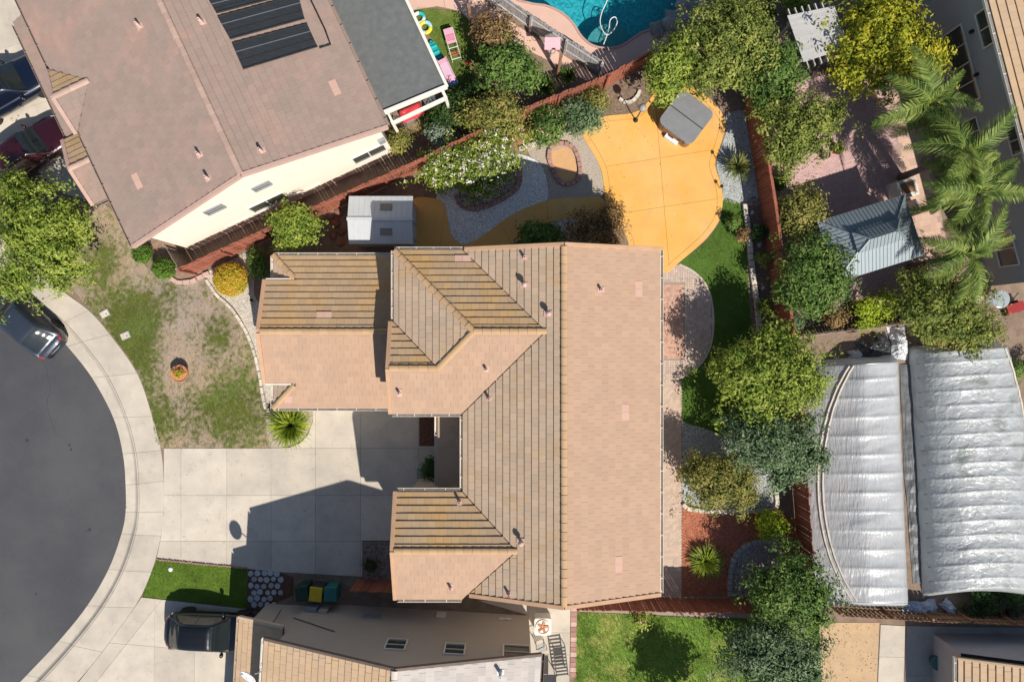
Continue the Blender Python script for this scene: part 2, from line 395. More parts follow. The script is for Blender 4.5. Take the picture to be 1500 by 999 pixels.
OCT_V = np.array([(1, 0, 0), (0.3, 0.95, 0), (-0.9, 0.4, 0), (-0.4, -0.9, 0), (0.5, -0.8, 0), (0.1, 0, 0.75)], float)
OCT_F = [(0, 1, 5), (1, 2, 5), (2, 3, 5), (3, 4, 5), (4, 0, 5)]

def sheet(name, poly, z, mat, smooth=True, holes=(), label=None, world=False):
    if not world:
        p = smooth_line(poly, 5, True) if smooth else poly
        p = px(p, z)
    else: p = poly
    p = ccw(p); m = MB(); flat = list(p) + [q for h in holes for q in h]
    m.v = [(x, y, z) for x, y in flat]; m.f = tess(p, holes)
    o = m.build(name, mat); tag(o, label, None, None, 'structure'); o['poly'] = 0; del o['poly']
    return o, p

def pebbles(name, label, cat, poly, n, size, mat, z=LOT + 0.01, flat=0.7):
    p = scatter(poly, n); pos = np.column_stack([p, np.full(n, z)])
    s = size * (0.5 + NR.random(n)); sc = np.column_stack([s, s * (0.6 + 0.4 * NR.random(n)), s * flat])
    me = np_inst(name, OCT_V, OCT_F, pos, rot_zxy(NR.random(n) * 6.3, (NR.random(n) - .5) * .5), sc, mat)
    return tag(link(name, me), label, cat, None, 'stuff')

def slabs(parent, name, poly, cuts, z0, z1, mat, gap=0.006, bevel=0.006):
    polys = [ccw(poly)]
    for a, b in cuts: polys = split(polys, a, b)
    for q in polys:
        q = inset(q, gap)
        q2 = [q[0]]
        for p in q[1:]:
            if (Vector(p) - Vector(q2[-1])).length > 0.01: q2.append(p)
        if len(q2) < 3 or abs(area2(q2)) < 0.01: continue
        dz = RND.uniform(-0.002, 0.002)
        MB().prism(q2, z0, z1 + dz, False).build(name, mat, parent)

def lerp2(a, b, t): return (a[0] + (b[0] - a[0]) * t, a[1] + (b[1] - a[1]) * t)

# ---------------------------------------------------------------- ground, street, pavement
pool_px = [(752, -60), (752, -6), (775, 6), (800, 10), (822, 20), (838, 34), (852, 55), (868, 68), (888, 72), (910, 68), (926, 58), (942, 48), (965, 43), (990, 40), (1010, 25), (1015, -60)]
POOL = px(smooth_line(pool_px, 5, True), 0.12)
POOLH = ccw(POOL)
big = [(-300, -300), (300, -300), (300, 300), (-300, 300)]
ground, _ = sheet('ground', big, 0.0, soil, holes=[POOLH], world=True, label='bare soil ground sheet under the whole neighbourhood')
inner = [(-80, 360), (-30, 395), (40, 450), (75, 482), (99, 508), (135, 554), (166, 612), (180, 665), (184, 711), (184, 750), (178, 782), (159, 834), (128, 887), (86, 939), (39, 989), (-10, 1040), (-60, 1095)]
outer = [(-30, 320), (30, 375), (92, 427), (130, 455), (161, 490), (201, 547), (223, 610), (236, 660), (240, 705), (240, 750), (236, 785), (222, 838), (197, 890), (150, 955), (108, 1005), (60, 1055), (10, 1110)]
SUB = 5
IN = [tuple(W(u, v, 0.0).xy) for u, v in smooth_line(inner, SUB)]
OUT = [tuple(W(u, v, LOT).xy) for u, v in smooth_line(outer, SUB)]
mid = [lerp2(a, b, 0.6) for a, b in zip(IN, OUT)]
street_poly = [(-300, 300), (-300, -300)] + [(mid[-1][0], -300)] + mid[::-1] + [(-300, mid[0][1] + 60)]
sheet('street', street_poly[1:-1] + [(-300, mid[0][1])], 0.004, asphalt, world=True, label='dark asphalt of the round street end')
lot_poly = [(-300, mid[0][1])] + mid + [(mid[-1][0], -300), (300, -300), (300, 300), (-300, 300)]
lotm = MB(); lp = ccw(lot_poly); lotm.v = [(x, y, 0.108) for x, y in lp] + [(x, y, 0.108) for x, y in POOLH]; lotm.f = tess(lp, [POOLH])
tag(lotm.build('yard_soil', soil), 'brown soil of the house yards', None, None, 'structure')
pav = tag(MB().prism([lerp2(a, b, 0.32) for a, b in zip(IN, OUT)] + [lerp2(a, b, 0.99) for a, b in zip(IN, OUT)][::-1], 0.005, 0.116, False).build('pavement', joint), 'curved pavement of pale concrete slabs along the street', None, None, 'structure')
kerb = tag(MB().prism([lerp2(a, b, 0.0) for a, b in zip(IN, OUT)] + [lerp2(a, b, 0.3) for a, b in zip(IN, OUT)][::-1], 0.001, 0.008, False).build('kerb', joint), 'concrete gutter and rolled kerb round the street', None, None, 'structure')
for i in range(0, len(IN) - 1, SUB):
    idx = list(range(i, min(i + SUB, len(IN) - 1) + 1))
    def fr(f): return [lerp2(IN[k], OUT[k], f) for k in idx]
    a = fr(0.375); b = fr(1.0)
    q = inset(a + b[::-1], 0.006)
    MB().prism(q, 0.1, 0.134 + RND.uniform(-.002, .002), False).build('slab', concrete, pav)
    prof = [(0.0, 0.006), (0.004, 0.016), (0.24, 0.024), (0.275, 0.05), (0.31, 0.10), (0.34, 0.128), (0.365, 0.134), (0.372, 0.05)]
    g = MB(); nseg = len(idx)
    for f, z in prof:
        for k, (x, y) in enumerate(fr(f)):
            t = 0.0
            g.v.append((x, y, z))
    # shrink the ends a little so that the joints show
    for r in range(len(prof)):
        for e, d in ((0, 1), (nseg - 1, -1)):
            p0 = Vector(g.v[r * nseg + e]); p1 = Vector(g.v[r * nseg + e + d]); g.v[r * nseg + e] = tuple(p0 + (p1 - p0).normalized() * 0.006)
    for r in range(len(prof) - 1):
        for k in range(nseg - 1): g.f.append((r * nseg + k, r * nseg + k + 1, (r + 1) * nseg + k + 1, (r + 1) * nseg + k)[::-1])
    g.build('kerb_stone', concrete, kerb)

# ---------------------------------------------------------------- driveways
def drive(name, label, poly_px, cuts_px, mat=concrete, z=0.15, smooth=False, border=0.0):
    p = smooth_line(poly_px, 4, True) if smooth else poly_px
    p = ccw(px(p, z)); base = MB().prism(p, 0.109, z - 0.025, False).build(name, joint); tag(base, label, None, None, 'structure')
    cuts = [(tuple(W(*a, z).xy), tuple(W(*b, z).xy)) for a, b in cuts_px]
    if border:
        inn = inset(p, border)
        n = len(p)
        pieces = []
        step = max(1, n // 14)
        for i in range(0, n, step):
            ids = [(i + k) % n for k in range(step + 1)] if i + step <= n else [k % n for k in range(i, n + 1)]
            q = [p[k] for k in ids] + [inn[k] for k in ids][::-1]
            MB().prism(inset(q, 0.003), z - 0.03, z, False).build('border_slab', mat, base)
        p = inset(inn, 0.004)
    slabs(base, 'slab', p, cuts, z - 0.03, z, mat)
    return base
drive('driveway', 'wide pale concrete driveway in front of the tan tiled house',
      [(240, 657), (397, 657), (424, 656), (440, 649), (451, 637), (458, 618), (459, 575), (640, 575), (640, 655), (640, 726), (622, 726), (622, 792), (531, 792), (531, 845), (405, 838), (362, 833), (229, 819), (236, 785), (240, 750), (240, 705)],
      [((265, 0), (265, 999)), ((332, 0), (332, 999)), ((397, 0), (397, 999)), ((462, 0), (462, 999)), ((528, 0), (528, 999)), ((613, 0), (613, 999)), ((0, 657), (999, 657)), ((0, 726), (999, 726)), ((0, 793), (999, 793))])
drive('neighbour_driveway', 'concrete driveway under the parked black car', [(207, 875), (365, 893), (365, 1060), (60, 1060), (110, 1005), (150, 955), (197, 890)],
      [((140, 940), (340, 957)), ((228, 800), (224, 1100)), ((286, 800), (284, 1100)), ((232, 885), (140, 1000))])
drive('garage_driveway', 'pale concrete driveway in front of the pinkish roofed house', [(-60, -40), (70, -40), (150, 300), (95, 285), (40, 240), (-60, 215)],
      [((-60, 90), (120, 40)), ((-60, 190), (160, 120)), ((40, -60), (100, 320))])
sheet('paver_pad', [(532, 794), (622, 794), (622, 850), (532, 850)], 0.145, gravel_mat('brown_pavers', [(0.12, 0.09, 0.08), (0.2, 0.15, 0.13), (0.26, 0.2, 0.17), (0.16, 0.12, 0.1)], 9, 0.6), False, label='small brown paver pad beside the driveway')
sheet('entry_bed', [(614, 600), (642, 600), (642, 654), (614, 654)], 0.156, darkmulch, False, label='dark mulch bed beside the entry')

# ---------------------------------------------------------------- ochre patio and paths behind the house
patio = drive('ochre_patio', 'curved ochre concrete patio behind the tan tiled house',
      [(926, 400), (920, 355), (903, 322), (888, 300), (884, 270), (880, 248), (868, 224), (856, 205), (854, 193), (866, 182), (886, 171), (927, 166), (946, 153), (960, 137), (985, 122), (1012, 126), (1036, 142), (1054, 161), (1063, 180), (1058, 206), (1050, 230), (1048, 245), (1056, 270), (1059, 295), (1054, 322), (1039, 345), (1021, 363), (994, 386), (975, 400)],
      [((963, 187), (980, 385)), ((896, 315), (1058, 291)), ((878, 246), (1039, 221))], yellow_conc, 0.15, True, 0.27)
drive('ochre_path', 'ochre concrete path curving from the patio to the shed', [(884, 292), (850, 290), (812, 292), (775, 303), (745, 318), (712, 342), (688, 356), (672, 356), (660, 340), (656, 318), (650, 300), (640, 292), (604, 292), (590, 330), (600, 372), (640, 385), (700, 378), (752, 358), (790, 333), (830, 322), (862, 322), (892, 332)],
      [((720, 300), (760, 380)), ((800, 270), (806, 380)), ((655, 280), (640, 400))], yellow_conc, 0.146, True)
wg_px = [(652, 296), (660, 288), (700, 300), (722, 298), (768, 262), (776, 232), (790, 240), (800, 262), (803, 285), (798, 297), (775, 304), (745, 319), (712, 343), (688, 355), (668, 352), (660, 330)]
_, wg = sheet('pale_gravel_bed', [(640, 285), (690, 230), (750, 226), (778, 232), (793, 243), (801, 265), (803, 288), (796, 298), (775, 304), (745, 319), (712, 343), (688, 356), (672, 357), (659, 338), (655, 315), (650, 299)], 0.128, white_gravel, label='pale gravel bed round the kidney planter')
pebbles('pale_pebbles', 'loose pale pebbles on the gravel bed beside the kidney planter', 'pebbles', wg, 5200, 0.028, M('pebble_white', (0.74, 0.73, 0.70), (0.64, 0.64, 0.62), 20, 0.85, rnd=0.45), 0.13)
_, tg = sheet('tan_gravel_bed', [(778, 205), (856, 200), (872, 228), (884, 258), (886, 280), (872, 292), (812, 293), (800, 296), (803, 270), (792, 240), (776, 228)], 0.124, tan_gravel, label='tan gravel bed round the small oval planter')
sheet('gravel_bank', [(800, 326), (830, 322), (862, 322), (890, 332), (880, 352), (860, 375), (790, 375), (770, 352)], 0.127, white_gravel, label='pale gravel strip behind the house')
_, cb = sheet('corner_bed', [(884, 132), (912, 108), (948, 96), (962, 118), (958, 138), (944, 154), (926, 166), (886, 170), (872, 176)], 0.127, dirt_bed, label='bare soil bed in the corner below the fence')
sheet('fence_bed', [(762, 182), (815, 158), (880, 132), (884, 170), (862, 184), (854, 196), (800, 206), (780, 214), (764, 222), (752, 210)], 0.122, M('orange_soil', (0.40, 0.2, 0.11), (0.34, 0.18, 0.1), 3, 0.95, bump=.6, bscale=30), label='orange soil bed along the red fence')
_, gg = sheet('side_gravel', [(1062, 170), (1094, 166), (1104, 230), (1116, 296), (1062, 296), (1059, 280), (1050, 245), (1052, 228), (1060, 205), (1066, 185)], 0.125, grey_gravel, label='blue grey gravel strip beside the ochre patio')
pebbles('grey_pebbles', 'loose grey pebbles on the gravel strip beside the ochre patio', 'pebbles', gg, 3200, 0.026, M('pebble_grey', (0.48, 0.5, 0.48), (0.36, 0.38, 0.37), 20, 0.85, rnd=0.4), 0.127)

# ---------------------------------------------------------------- brick terrace and brick path (joined small pavers)
def pavers(name, label, poly, size, ang, mat, z, border=None):
    c, s = math.cos(ang), math.sin(ang); arr = np.array(poly); ctr = arr.mean(0)
    n = int(max(np.ptp(arr[:, 0]), np.ptp(arr[:, 1])) / size[0]) + 4; m = int(max(np.ptp(arr[:, 0]), np.ptp(arr[:, 1])) / size[1]) + 4
    I, J = np.meshgrid(np.arange(-n, n + 1), np.arange(-m, m + 1)); I = I.ravel(); J = J.ravel()
    x = (I + 0.5 * (J % 2)) * size[0]; y = J * size[1]
    P = np.column_stack([ctr[0] + c * x - s * y, ctr[1] + s * x + c * y]); P = P[inpoly(P, inset(ccw(poly), size[1] * 0.4))]
    k = len(P); hx, hy = size[0] / 2 - 0.0025, size[1] / 2 - 0.0025
    V = np.array([(-hx, -hy, 0), (hx, -hy, 0), (hx, hy, 0), (-hx, hy, 0), (-hx, -hy, 1), (hx, -hy, 1), (hx, hy, 1), (-hx, hy, 1)], float)
    Fq = [(4, 5, 6, 7), (0, 1, 5, 4), (1, 2, 6, 5), (2, 3, 7, 6), (3, 0, 4, 7)]
    pos = np.column_stack([P, np.full(k, 0.11)]); sc = np.column_stack([np.ones(k), np.ones(k), z - 0.11 + (NR.random(k) - .5) * 0.003])
    me = np_inst(name, V, Fq, pos, rot_zxy(np.full(k, ang), np.zeros(k)), sc, mat)
    o = link(name, me); return tag(o, label, 'pavers', None, 'stuff')
pv_joint = M('paver_sand', (0.36, 0.28, 0.22), (0.3, 0.24, 0.19), 5, .95)
pv_red = M('red_paver', (0.54, 0.32, 0.23), (0.48, 0.30, 0.23), 2, 0.85, rnd=0.2, bump=0.2)
pv_grey = M('pale_paver', (0.56, 0.42, 0.34), (0.46, 0.37, 0.31), 2, 0.85, rnd=0.14, bump=0.2)
pv_tan = M('tan_paver', (0.54, 0.40, 0.31), (0.50, 0.38, 0.3), 2, 0.85, rnd=0.12, bump=0.2)
terr = [(960, 388), (995, 388), (1015, 398), (1032, 415), (1042, 440), (1045, 475), (1040, 510), (1025, 535), (1005, 550), (990, 556), (940, 557), (940, 400)]
sheet('terrace_bed', terr, 0.134, pv_joint, label='bed of the rounded brick terrace')
TW_ = px(smooth_line(terr, 4, True), 0.14)
arr_in = px([(940, 415), (1002, 415), (1002, 528), (940, 528)], 0.14)
pavers('red_pavers', 'red square pavers in the middle of the rounded terrace', arr_in, (0.115, 0.115), 0, pv_red, 0.142)
A = [p for p in TW_]
# ring of pale pavers: everything of the terrace that is not the red field
ring = ccw(TW_); fld = ccw(arr_in)
arr = np.array(ring); gx, gy = np.meshgrid(np.arange(arr[:, 0].min(), arr[:, 0].max(), 0.115), np.arange(arr[:, 1].min(), arr[:, 1].max(), 0.115))
P = np.column_stack([gx.ravel(), gy.ravel()]); P = P[inpoly(P, inset(ring, 0.06)) & ~inpoly(P, inset(fld, -0.05))]; k = len(P)
V8 = np.array([(-.053, -.053, 0), (.053, -.053, 0), (.053, .053, 0), (-.053, .053, 0), (-.053, -.053, 1), (.053, -.053, 1), (.053, .053, 1), (-.053, .053, 1)], float)
me = np_inst('pale_pavers', V8, [(4, 5, 6, 7), (0, 1, 5, 4), (1, 2, 6, 5), (2, 3, 7, 6), (3, 0, 4, 7)], np.column_stack([P, np.full(k, .11)]), rot_zxy(np.zeros(k), np.zeros(k)), np.column_stack([np.ones(k), np.ones(k), 0.032 + NR.random(k) * .006]), pv_grey)
tag(link('pale_pavers', me), 'pale square pavers edging the rounded terrace', 'pavers', None, 'stuff')
tb = MB(); edge = smooth_line(terr[1:10], 4)
for i in range(len(edge) - 1): tb.beam(W(*edge[i], 0.13), W(*edge[i + 1], 0.13), 0.08, 0.06)
tag(tb.build('terrace_rim', concrete), 'thin concrete rim round the brick terrace', None, None, 'structure')
pth = [(935, 558), (998, 558), (998, 880), (935, 880)]
sheet('path_bed', pth, 0.132, pv_joint, False, label='bed of the tan paver path beside the house')
pavers('path_pavers', 'tan pavers of the path along the east side of the tan tiled house', px(pth, 0.135), (0.2, 0.1), 0.785, pv_tan, 0.14)

# ---------------------------------------------------------------- lawns
def blob(u, v, cu, cv, ru, rv): return np.exp(-(((u - cu) / ru) ** 2 + ((v - cv) / rv) ** 2))
GREEN = np.array([0.135, 0.18, 0.045]); TAN = np.array([0.50, 0.375, 0.25]); GREYB = np.array([0.45, 0.36, 0.30]); LIME = np.array([0.17, 0.27, 0.035])
def px_of(xy, z=LOT):
    k = (CAMH - z) / FPX; return xy[:, 0] / k + 750, 500 - xy[:, 1] / k
def front_col(xy):
    u, v = px_of(xy)
    n1 = vnoise(xy[:, 0], xy[:, 1], 1.4, 4); n2 = vnoise(xy[:, 0] + 31, xy[:, 1] + 7, 7.5, 3); n3 = vnoise(xy[:, 0] + 5, xy[:, 1] + 55, 0.7, 3)
    g = 1.25 * blob(u, v, 185, 470, 48, 40) + 0.95 * blob(u, v, 205, 520, 30, 60) + 0.75 * blob(u, v, 150, 385, 30, 35) + 0.8 * blob(u, v, 322, 490, 26, 34) + 0.75 * blob(u, v, 305, 600, 60, 50) + .6 * blob(u, v, 365, 595, 35, 55) + .7 * blob(u, v, 232, 615, 16, 40) + .45 * blob(u, v, 255, 430, 20, 20)
    g = g + (n1 - 0.5) * .8 + (n2 - 0.5) * 1.7 + 0.12 - .4 * blob(u, v, 260, 550, 35, 40)
    g = np.clip((g - 0.06) * 1.25, 0, 1)[:, None]
    br = np.clip((n3 - 0.35) * 3, 0, 1)[:, None]; br = np.clip(br * .6 + 0.7 * blob(u, v, 270, 440, 60, 60)[:, None] + .5 * blob(u, v, 255, 545, 40, 45)[:, None], 0, 1)
    dry = TAN * (1 - br) + GREYB * br; dry = dry * (0.75 + 0.5 * n2[:, None])
    gr = GREEN * (0.75 + 0.5 * n1[:, None]) * (1 - .25 * br) + np.array([.05, .03, .0]) * (n3[:, None])
    return dry * (1 - g) + gr * g, g[:, 0]
def even_col(base, amp=0.5, alt=None):
    def f(xy):
        n1 = vnoise(xy[:, 0], xy[:, 1], 1.1, 4)[:, None]; n2 = vnoise(xy[:, 0] + 9, xy[:, 1] + 3, 5, 2)[:, None]
        c = np.array(base) * (1 - amp / 2 + amp * n1) * (0.85 + .3 * n2)
        if alt is not None:
            t = np.clip((vnoise(xy[:, 0] + 40, xy[:, 1] + 21, 0.8, 4)[:, None] - alt[1]) * 5, 0, 1); c = c * (1 - t) + np.array(alt[0]) * t * (0.8 + .4 * n2)
        return c, np.ones(len(xy))
    return f
lawn_m = vcol_mat('lawn_ground'); blade_m = vcol_mat('grass_blades', nscale=60, namp=0.15, bump=0)
def set_col(me, cols):
    ca = me.color_attributes.new('Col', 'FLOAT_COLOR', 'POINT'); c4 = np.ones((len(cols), 4), np.float32); c4[:, :3] = cols; ca.data.foreach_set('color', c4.ravel())
def lawn(name, label, poly_px, colf, z, dens, blade=0.05, smooth=True, step=0.08):
    p = ccw(px(smooth_line(poly_px, 4, True) if smooth else poly_px, z)); a = np.array(p); lo, hi = a.min(0), a.max(0)
    # clipped grid so that colour can vary inside
    m = MB(); nx = int((hi[0] - lo[0]) / step) + 1; ny = int((hi[1] - lo[1]) / step) + 1
    xs = lo[0] + np.arange(nx + 1) * step; ys = lo[1] + np.arange(ny + 1) * step
    gx, gy = np.meshgrid(xs, ys, indexing='ij'); ins = inpoly(np.column_stack([gx.ravel(), gy.ravel()]), p).reshape(gx.shape)
    V = {}; F = []
    def vid(x, y):
        k = (round(x, 4), round(y, 4)); return V.setdefault(k, len(V))
    for i in range(nx):
        for j in range(ny):
            c = ins[i:i + 2, j:j + 2]
            x0, x1, y0, y1 = xs[i], xs[i + 1], ys[j], ys[j + 1]
            if c.all(): F.append((vid(x0, y0), vid(x1, y0), vid(x1, y1), vid(x0, y1)))
            else:
                q = p
                if not c.any():
                    # quick reject far cells
                    if np.min(np.abs(a[:, 0] - (x0 + x1) / 2) + np.abs(a[:, 1] - (y0 + y1) / 2)) > 2.5 * step and True:
                        near = False
                        for e in range(len(p)):
                            ax, ay = p[e]; bx, by = p[(e + 1) % len(p)]
                            dx, dy = bx - ax, by - ay; L2 = dx * dx + dy * dy
                            t = 0 if L2 == 0 else max(0, min(1, (((x0 + x1) / 2 - ax) * dx + ((y0 + y1) / 2 - ay) * dy) / L2))
                            if abs(ax + t * dx - (x0 + x1) / 2) < step and abs(ay + t * dy - (y0 + y1) / 2) < step: near = True; break
                        if not near: continue
                for (pa, nn) in (((x0, y0), (1, 0)), ((x1, y0), (-1, 0)), ((x0, y0), (0, 1)), ((x0, y1), (0, -1))):
                    q = clip_half(q, pa, nn)
                    if len(q) < 3: break
                if len(q) > 2 and abs(area2(q)) > 1e-6:
                    ids = []
                    for xx, yy in q:
                        t = vid(xx, yy)
                        if not ids or (ids[-1] != t and t not in ids): ids.append(t)
                    if len(ids) > 2: F.append(tuple(ids))
    pts = np.array(list(V.keys())); zz = z + (vnoise(pts[:, 0], pts[:, 1], 1.5, 3) - .5) * 0.008
    me = bpy.data.meshes.new(name); me.from_pydata(np.column_stack([pts, zz]).tolist(), [], F); me.update(); me.materials.append(lawn_m)
    c, g = colf(pts); set_col(me, c * .8)
    tag(link(name, me), label + ', its soil and thatch', None, None, 'structure')
    ar = abs(area2(p)); n = int(ar * dens); q = scatter(p, n); c, g = colf(q)
    keep = NR.random(n) < 0.35 + 0.65 * g; q = q[keep]; c = c[keep]; n = len(q)
    # a tuft: three narrow blades from one root
    T = []
    for k in range(3):
        a_ = k * 2.1; T += [(math.cos(a_ + 1.57) * .16, math.sin(a_ + 1.57) * .16, 0), (-math.cos(a_ + 1.57) * .16, -math.sin(a_ + 1.57) * .16, 0), (math.cos(a_) * .75, math.sin(a_) * .75, 1.0)]
    pos = np.column_stack([q, np.full(n, z - .006)]); s = blade * (0.6 + 0.8 * NR.random(n))
    me = np_inst(name + '_blades', np.array(T), [(0, 1, 2), (3, 4, 5), (6, 7, 8)], pos, rot_zxy(NR.random(n) * 6.3, (NR.random(n) - .5) * .5), s, blade_m)
    set_col(me, np.repeat(c * (0.75 + 0.6 * NR.random((n, 1))), 9, 0))
    tag(link('grass', me), label, 'grass', None, 'stuff')
lawn('front_lawn', 'patchy half dry front lawn between the pavement and the garage', [(130, 452), (161, 488), (201, 545), (223, 608), (236, 656), (310, 656), (396, 656), (394, 600), (388, 575), (382, 540), (372, 510), (352, 470), (322, 432), (300, 408), (285, 410), (262, 418), (245, 408), (215, 392), (200, 368), (188, 345), (165, 310), (140, 300), (95, 330), (95, 400)], front_col, 0.126, 620)
lawn('turf', 'bright short turf strip between ochre patio and fence bed', [(1060, 293), (1072, 294), (1088, 305), (1092, 350), (1096, 420), (1100, 470), (1106, 540), (1090, 610), (1068, 640), (1040, 630), (1000, 616), (999, 556), (1022, 540), (1041, 512), (1047, 475), (1043, 438), (1032, 412), (1014, 396), (996, 386), (1022, 365), (1041, 346), (1056, 322)], even_col((0.105, 0.19, 0.03), 0.4), 0.128, 900, 0.035)
lawn('small_lawn', 'small trimmed green lawn beside the flagstones and neighbour driveway', [(229, 821), (362, 834), (361, 891), (208, 874)], even_col((0.125, 0.205, 0.025), 0.45), 0.128, 900, 0.035, False)
lawn('back_lawn', 'light green back lawn beside the pink paver edge', [(846, 897), (900, 899), (1000, 904), (1110, 909), (1200, 913), (1205, 1060), (842, 1060), (842, 960)], even_col((0.19, 0.31, 0.05), 0.7, ((0.38, 0.42, 0.11), 0.55)), 0.126, 650, 0.05, False)
lawn('play_lawn', 'worn play lawn scattered with toys beside the grey patio cover', [(606, 18), (640, 14), (672, 20), (692, 38), (700, 70), (712, 100), (726, 140), (690, 165), (650, 180), (620, 200), (600, 190), (640, 150), (655, 120), (640, 70)], even_col((0.15, 0.21, 0.04), 0.6, ((0.40, 0.29, 0.16), 0.44)), 0.126, 600)

# ---------------------------------------------------------------- more beds, decks and yard surfaces
_, fg = sheet('front_gravel', [(300, 405), (316, 392), (345, 378), (362, 372), (372, 400), (376, 440), (420, 470), (420, 600), (392, 600), (386, 575), (380, 540), (371, 506), (360, 480), (344, 453), (322, 433)], 0.131, cream_gravel, label='pale gravel bed between the front lawn and the garage')
pebbles('front_pebbles', 'loose cream pebbles on the bed between lawn and garage', 'pebbles', fg, 2600, 0.026, M('pebble_cream', (0.54, 0.48, 0.40), (0.44, 0.39, 0.33), 20, 0.85, rnd=0.35), 0.133)
sheet('palm_bed', [(395, 590), (457, 590), (457, 618), (450, 635), (438, 647), (420, 653), (396, 655)], 0.131, tan_gravel, label='pale gravel bed under the fan plant at the driveway')
sheet('mulch_bed', [(222, 358), (262, 350), (290, 392), (308, 404), (290, 410), (262, 416), (246, 404), (228, 385)], 0.130, M('brown_mulch', (0.26, 0.16, 0.11), (0.33, 0.22, 0.16), 6, 0.95, bump=.7, bscale=40), label='brown mulch bed beside the cream wall')
sheet('rose_bed', [(1094, 300), (1114, 298), (1128, 400), (1142, 492), (1150, 600), (1110, 600), (1100, 470), (1094, 380)], 0.129, dirt_bed, label='dark soil bed along the red side fence')
_, bg2 = sheet('side_gravel_bed', [(999, 618), (1040, 631), (1068, 642), (1100, 640), (1135, 650), (1137, 742), (1100, 746), (1040, 746), (999, 738)], 0.129, grey_gravel, False, label='blue grey gravel bed round the fruit tree')
pebbles('bed_pebbles', 'loose blue grey pebbles round the fruit tree', 'pebbles', bg2, 3000, 0.026, bpy.data.materials['pebble_grey'], 0.131)
_, rm = sheet('red_mulch_bed', [(999, 746), (1140, 748), (1165, 760), (1176, 872), (999, 872)], 0.127, mulch, False, label='red bark mulch bed by the paver path')
n = 5200; q = scatter(rm, n)
me = np_inst('mulch_chips', np.array([(-1, -.35, 0), (1, -.35, 0), (1, .35, .1), (-1, .35, .1)], float), [(0, 1, 2, 3)], np.column_stack([q, np.full(n, .136)]), rot_zxy(NR.random(n) * 6.3, (NR.random(n) - .5) * .9, (NR.random(n) - .5) * .5), 0.018 + .02 * NR.random(n), M('bark_chip', (0.46, 0.165, 0.095), (0.36, 0.12, 0.065), 9, 0.95, rnd=0.45))
tag(link('mulch_chips', me), 'red bark chips strewn over the bed by the paver path', 'bark mulch', None, 'stuff')
sheet('curved_bed', [(1071, 870), (1072, 838), (1078, 815), (1092, 800), (1112, 793), (1140, 795), (1150, 830), (1150, 872)], 0.133, grey_gravel, label='grey gravel inside the curved block edging')
drive('play_patio', 'salmon concrete apron of the play yard', [(560, -40), (690, -40), (712, 8), (760, 40), (876, 114), (860, 120), (820, 98), (780, 78), (735, 58), (702, 46), (674, 17), (640, 10), (604, 16)], [((640, -60), (660, 60)), ((720, 0), (700, 60)), ((770, 0), (750, 90))], pink_conc, 0.14)
deck_px = [(700, -60), (712, -2), (879, 110), (948, 86), (1035, 32), (1035, -60)]
sheet('pool_deck', ccw(px(deck_px, .125)), 0.125, pink_conc, holes=[POOLH], world=True, label='salmon concrete deck round the pool')
_, pp = sheet('brick_yard_bed', [(1142, 128), (1230, 105), (1300, 120), (1352, 172), (1368, 260), (1392, 380), (1380, 440), (1180, 440), (1160, 330)], 0.130, M('yard_sand', (0.42, 0.29, 0.25), (0.38, 0.27, 0.23), 5, .95), False, label='bed of the pink paver yard')
pavers('pink_pavers', 'pink brick pavers of the yard round the gazebo', px([(1142, 128), (1230, 105), (1300, 122), (1318, 260), (1335, 330), (1335, 440), (1185, 440), (1160, 330)], .13), (0.2, 0.1), 0.25, M('pink_paver', (0.58, 0.37, 0.35), (0.52, 0.35, 0.33), 1.2, 0.85, rnd=0.09, bump=0.2), 0.136)
pavers('tan_tiles', 'salmon square tiles beside the pink brick yard', px([(1302, 122), (1352, 172), (1368, 260), (1392, 380), (1380, 440), (1338, 440), (1338, 330), (1321, 260)], .13), (0.3, 0.3), 0.25, M('salmon_tile', (0.60, 0.41, 0.31), (0.55, 0.38, 0.3), 1.2, 0.85, rnd=0.1, bump=0.2), 0.134)
sheet('tan_strip', [(1118, 190), (1140, 170), (1158, 250), (1185, 420), (1160, 440), (1140, 330)], 0.118, M('tan_soil', (0.50, 0.36, 0.25), (0.42, 0.3, 0.21), 3, 0.95, bump=.5, bscale=30), label='tan soil strip between the fence and pink yard')
sheet('planting_strip', [(1160, 425), (1390, 395), (1395, 455), (1300, 470), (1170, 488)], 0.12, dirt_bed, False, label='dark planting strip behind the gazebo')
sheet('dry_patch', [(1200, 912), (1288, 912), (1282, 1060), (1190, 1060)], 0.124, drysoil, False, label='dry straw coloured patch beyond the lawn')
drive('side_walk', 'concrete strip beside the dry patch', [(1290, 915), (1326, 917), (1322, 1060), (1283, 1060)], [((1280, 962), (1330, 963))], concrete, 0.135)
drive('grey_yard', 'grey concrete yard beside the small house', [(1328, 917), (1520, 920), (1520, 1060), (1324, 1060)], [((1420, 900), (1420, 1050)), ((1300, 990), (1500, 990))], concrete_grey, 0.13)
drive('house_walk', 'pale concrete walk between the two houses', [(700, 880), (836, 884), (833, 1060), (770, 1060), (770, 900)], [((760, 925), (860, 928)), ((760, 957), (860, 960)), ((760, 1000), (860, 1000))], concrete, 0.135)
edge = tag(MB().prism(px([(836, 885), (846, 890), (843, 985), (865, 986), (865, 992), (836, 992)], .12), .1, .12, False).build('paver_edge', joint), 'edging of pink pavers between walk and lawn', None, None, 'structure')
for i in range(14):
    v = 889 + i * 7.4; MB().prism(px([(836.5 - i * .1, v), (845.3 - i * .1, v), (845.2 - i * .1, v + 6.8), (836.4 - i * .1, v + 6.8)], .15), .11, .15 + RND.uniform(-.004, .004)).build('paver', block_pink if i % 3 else lead, edge)
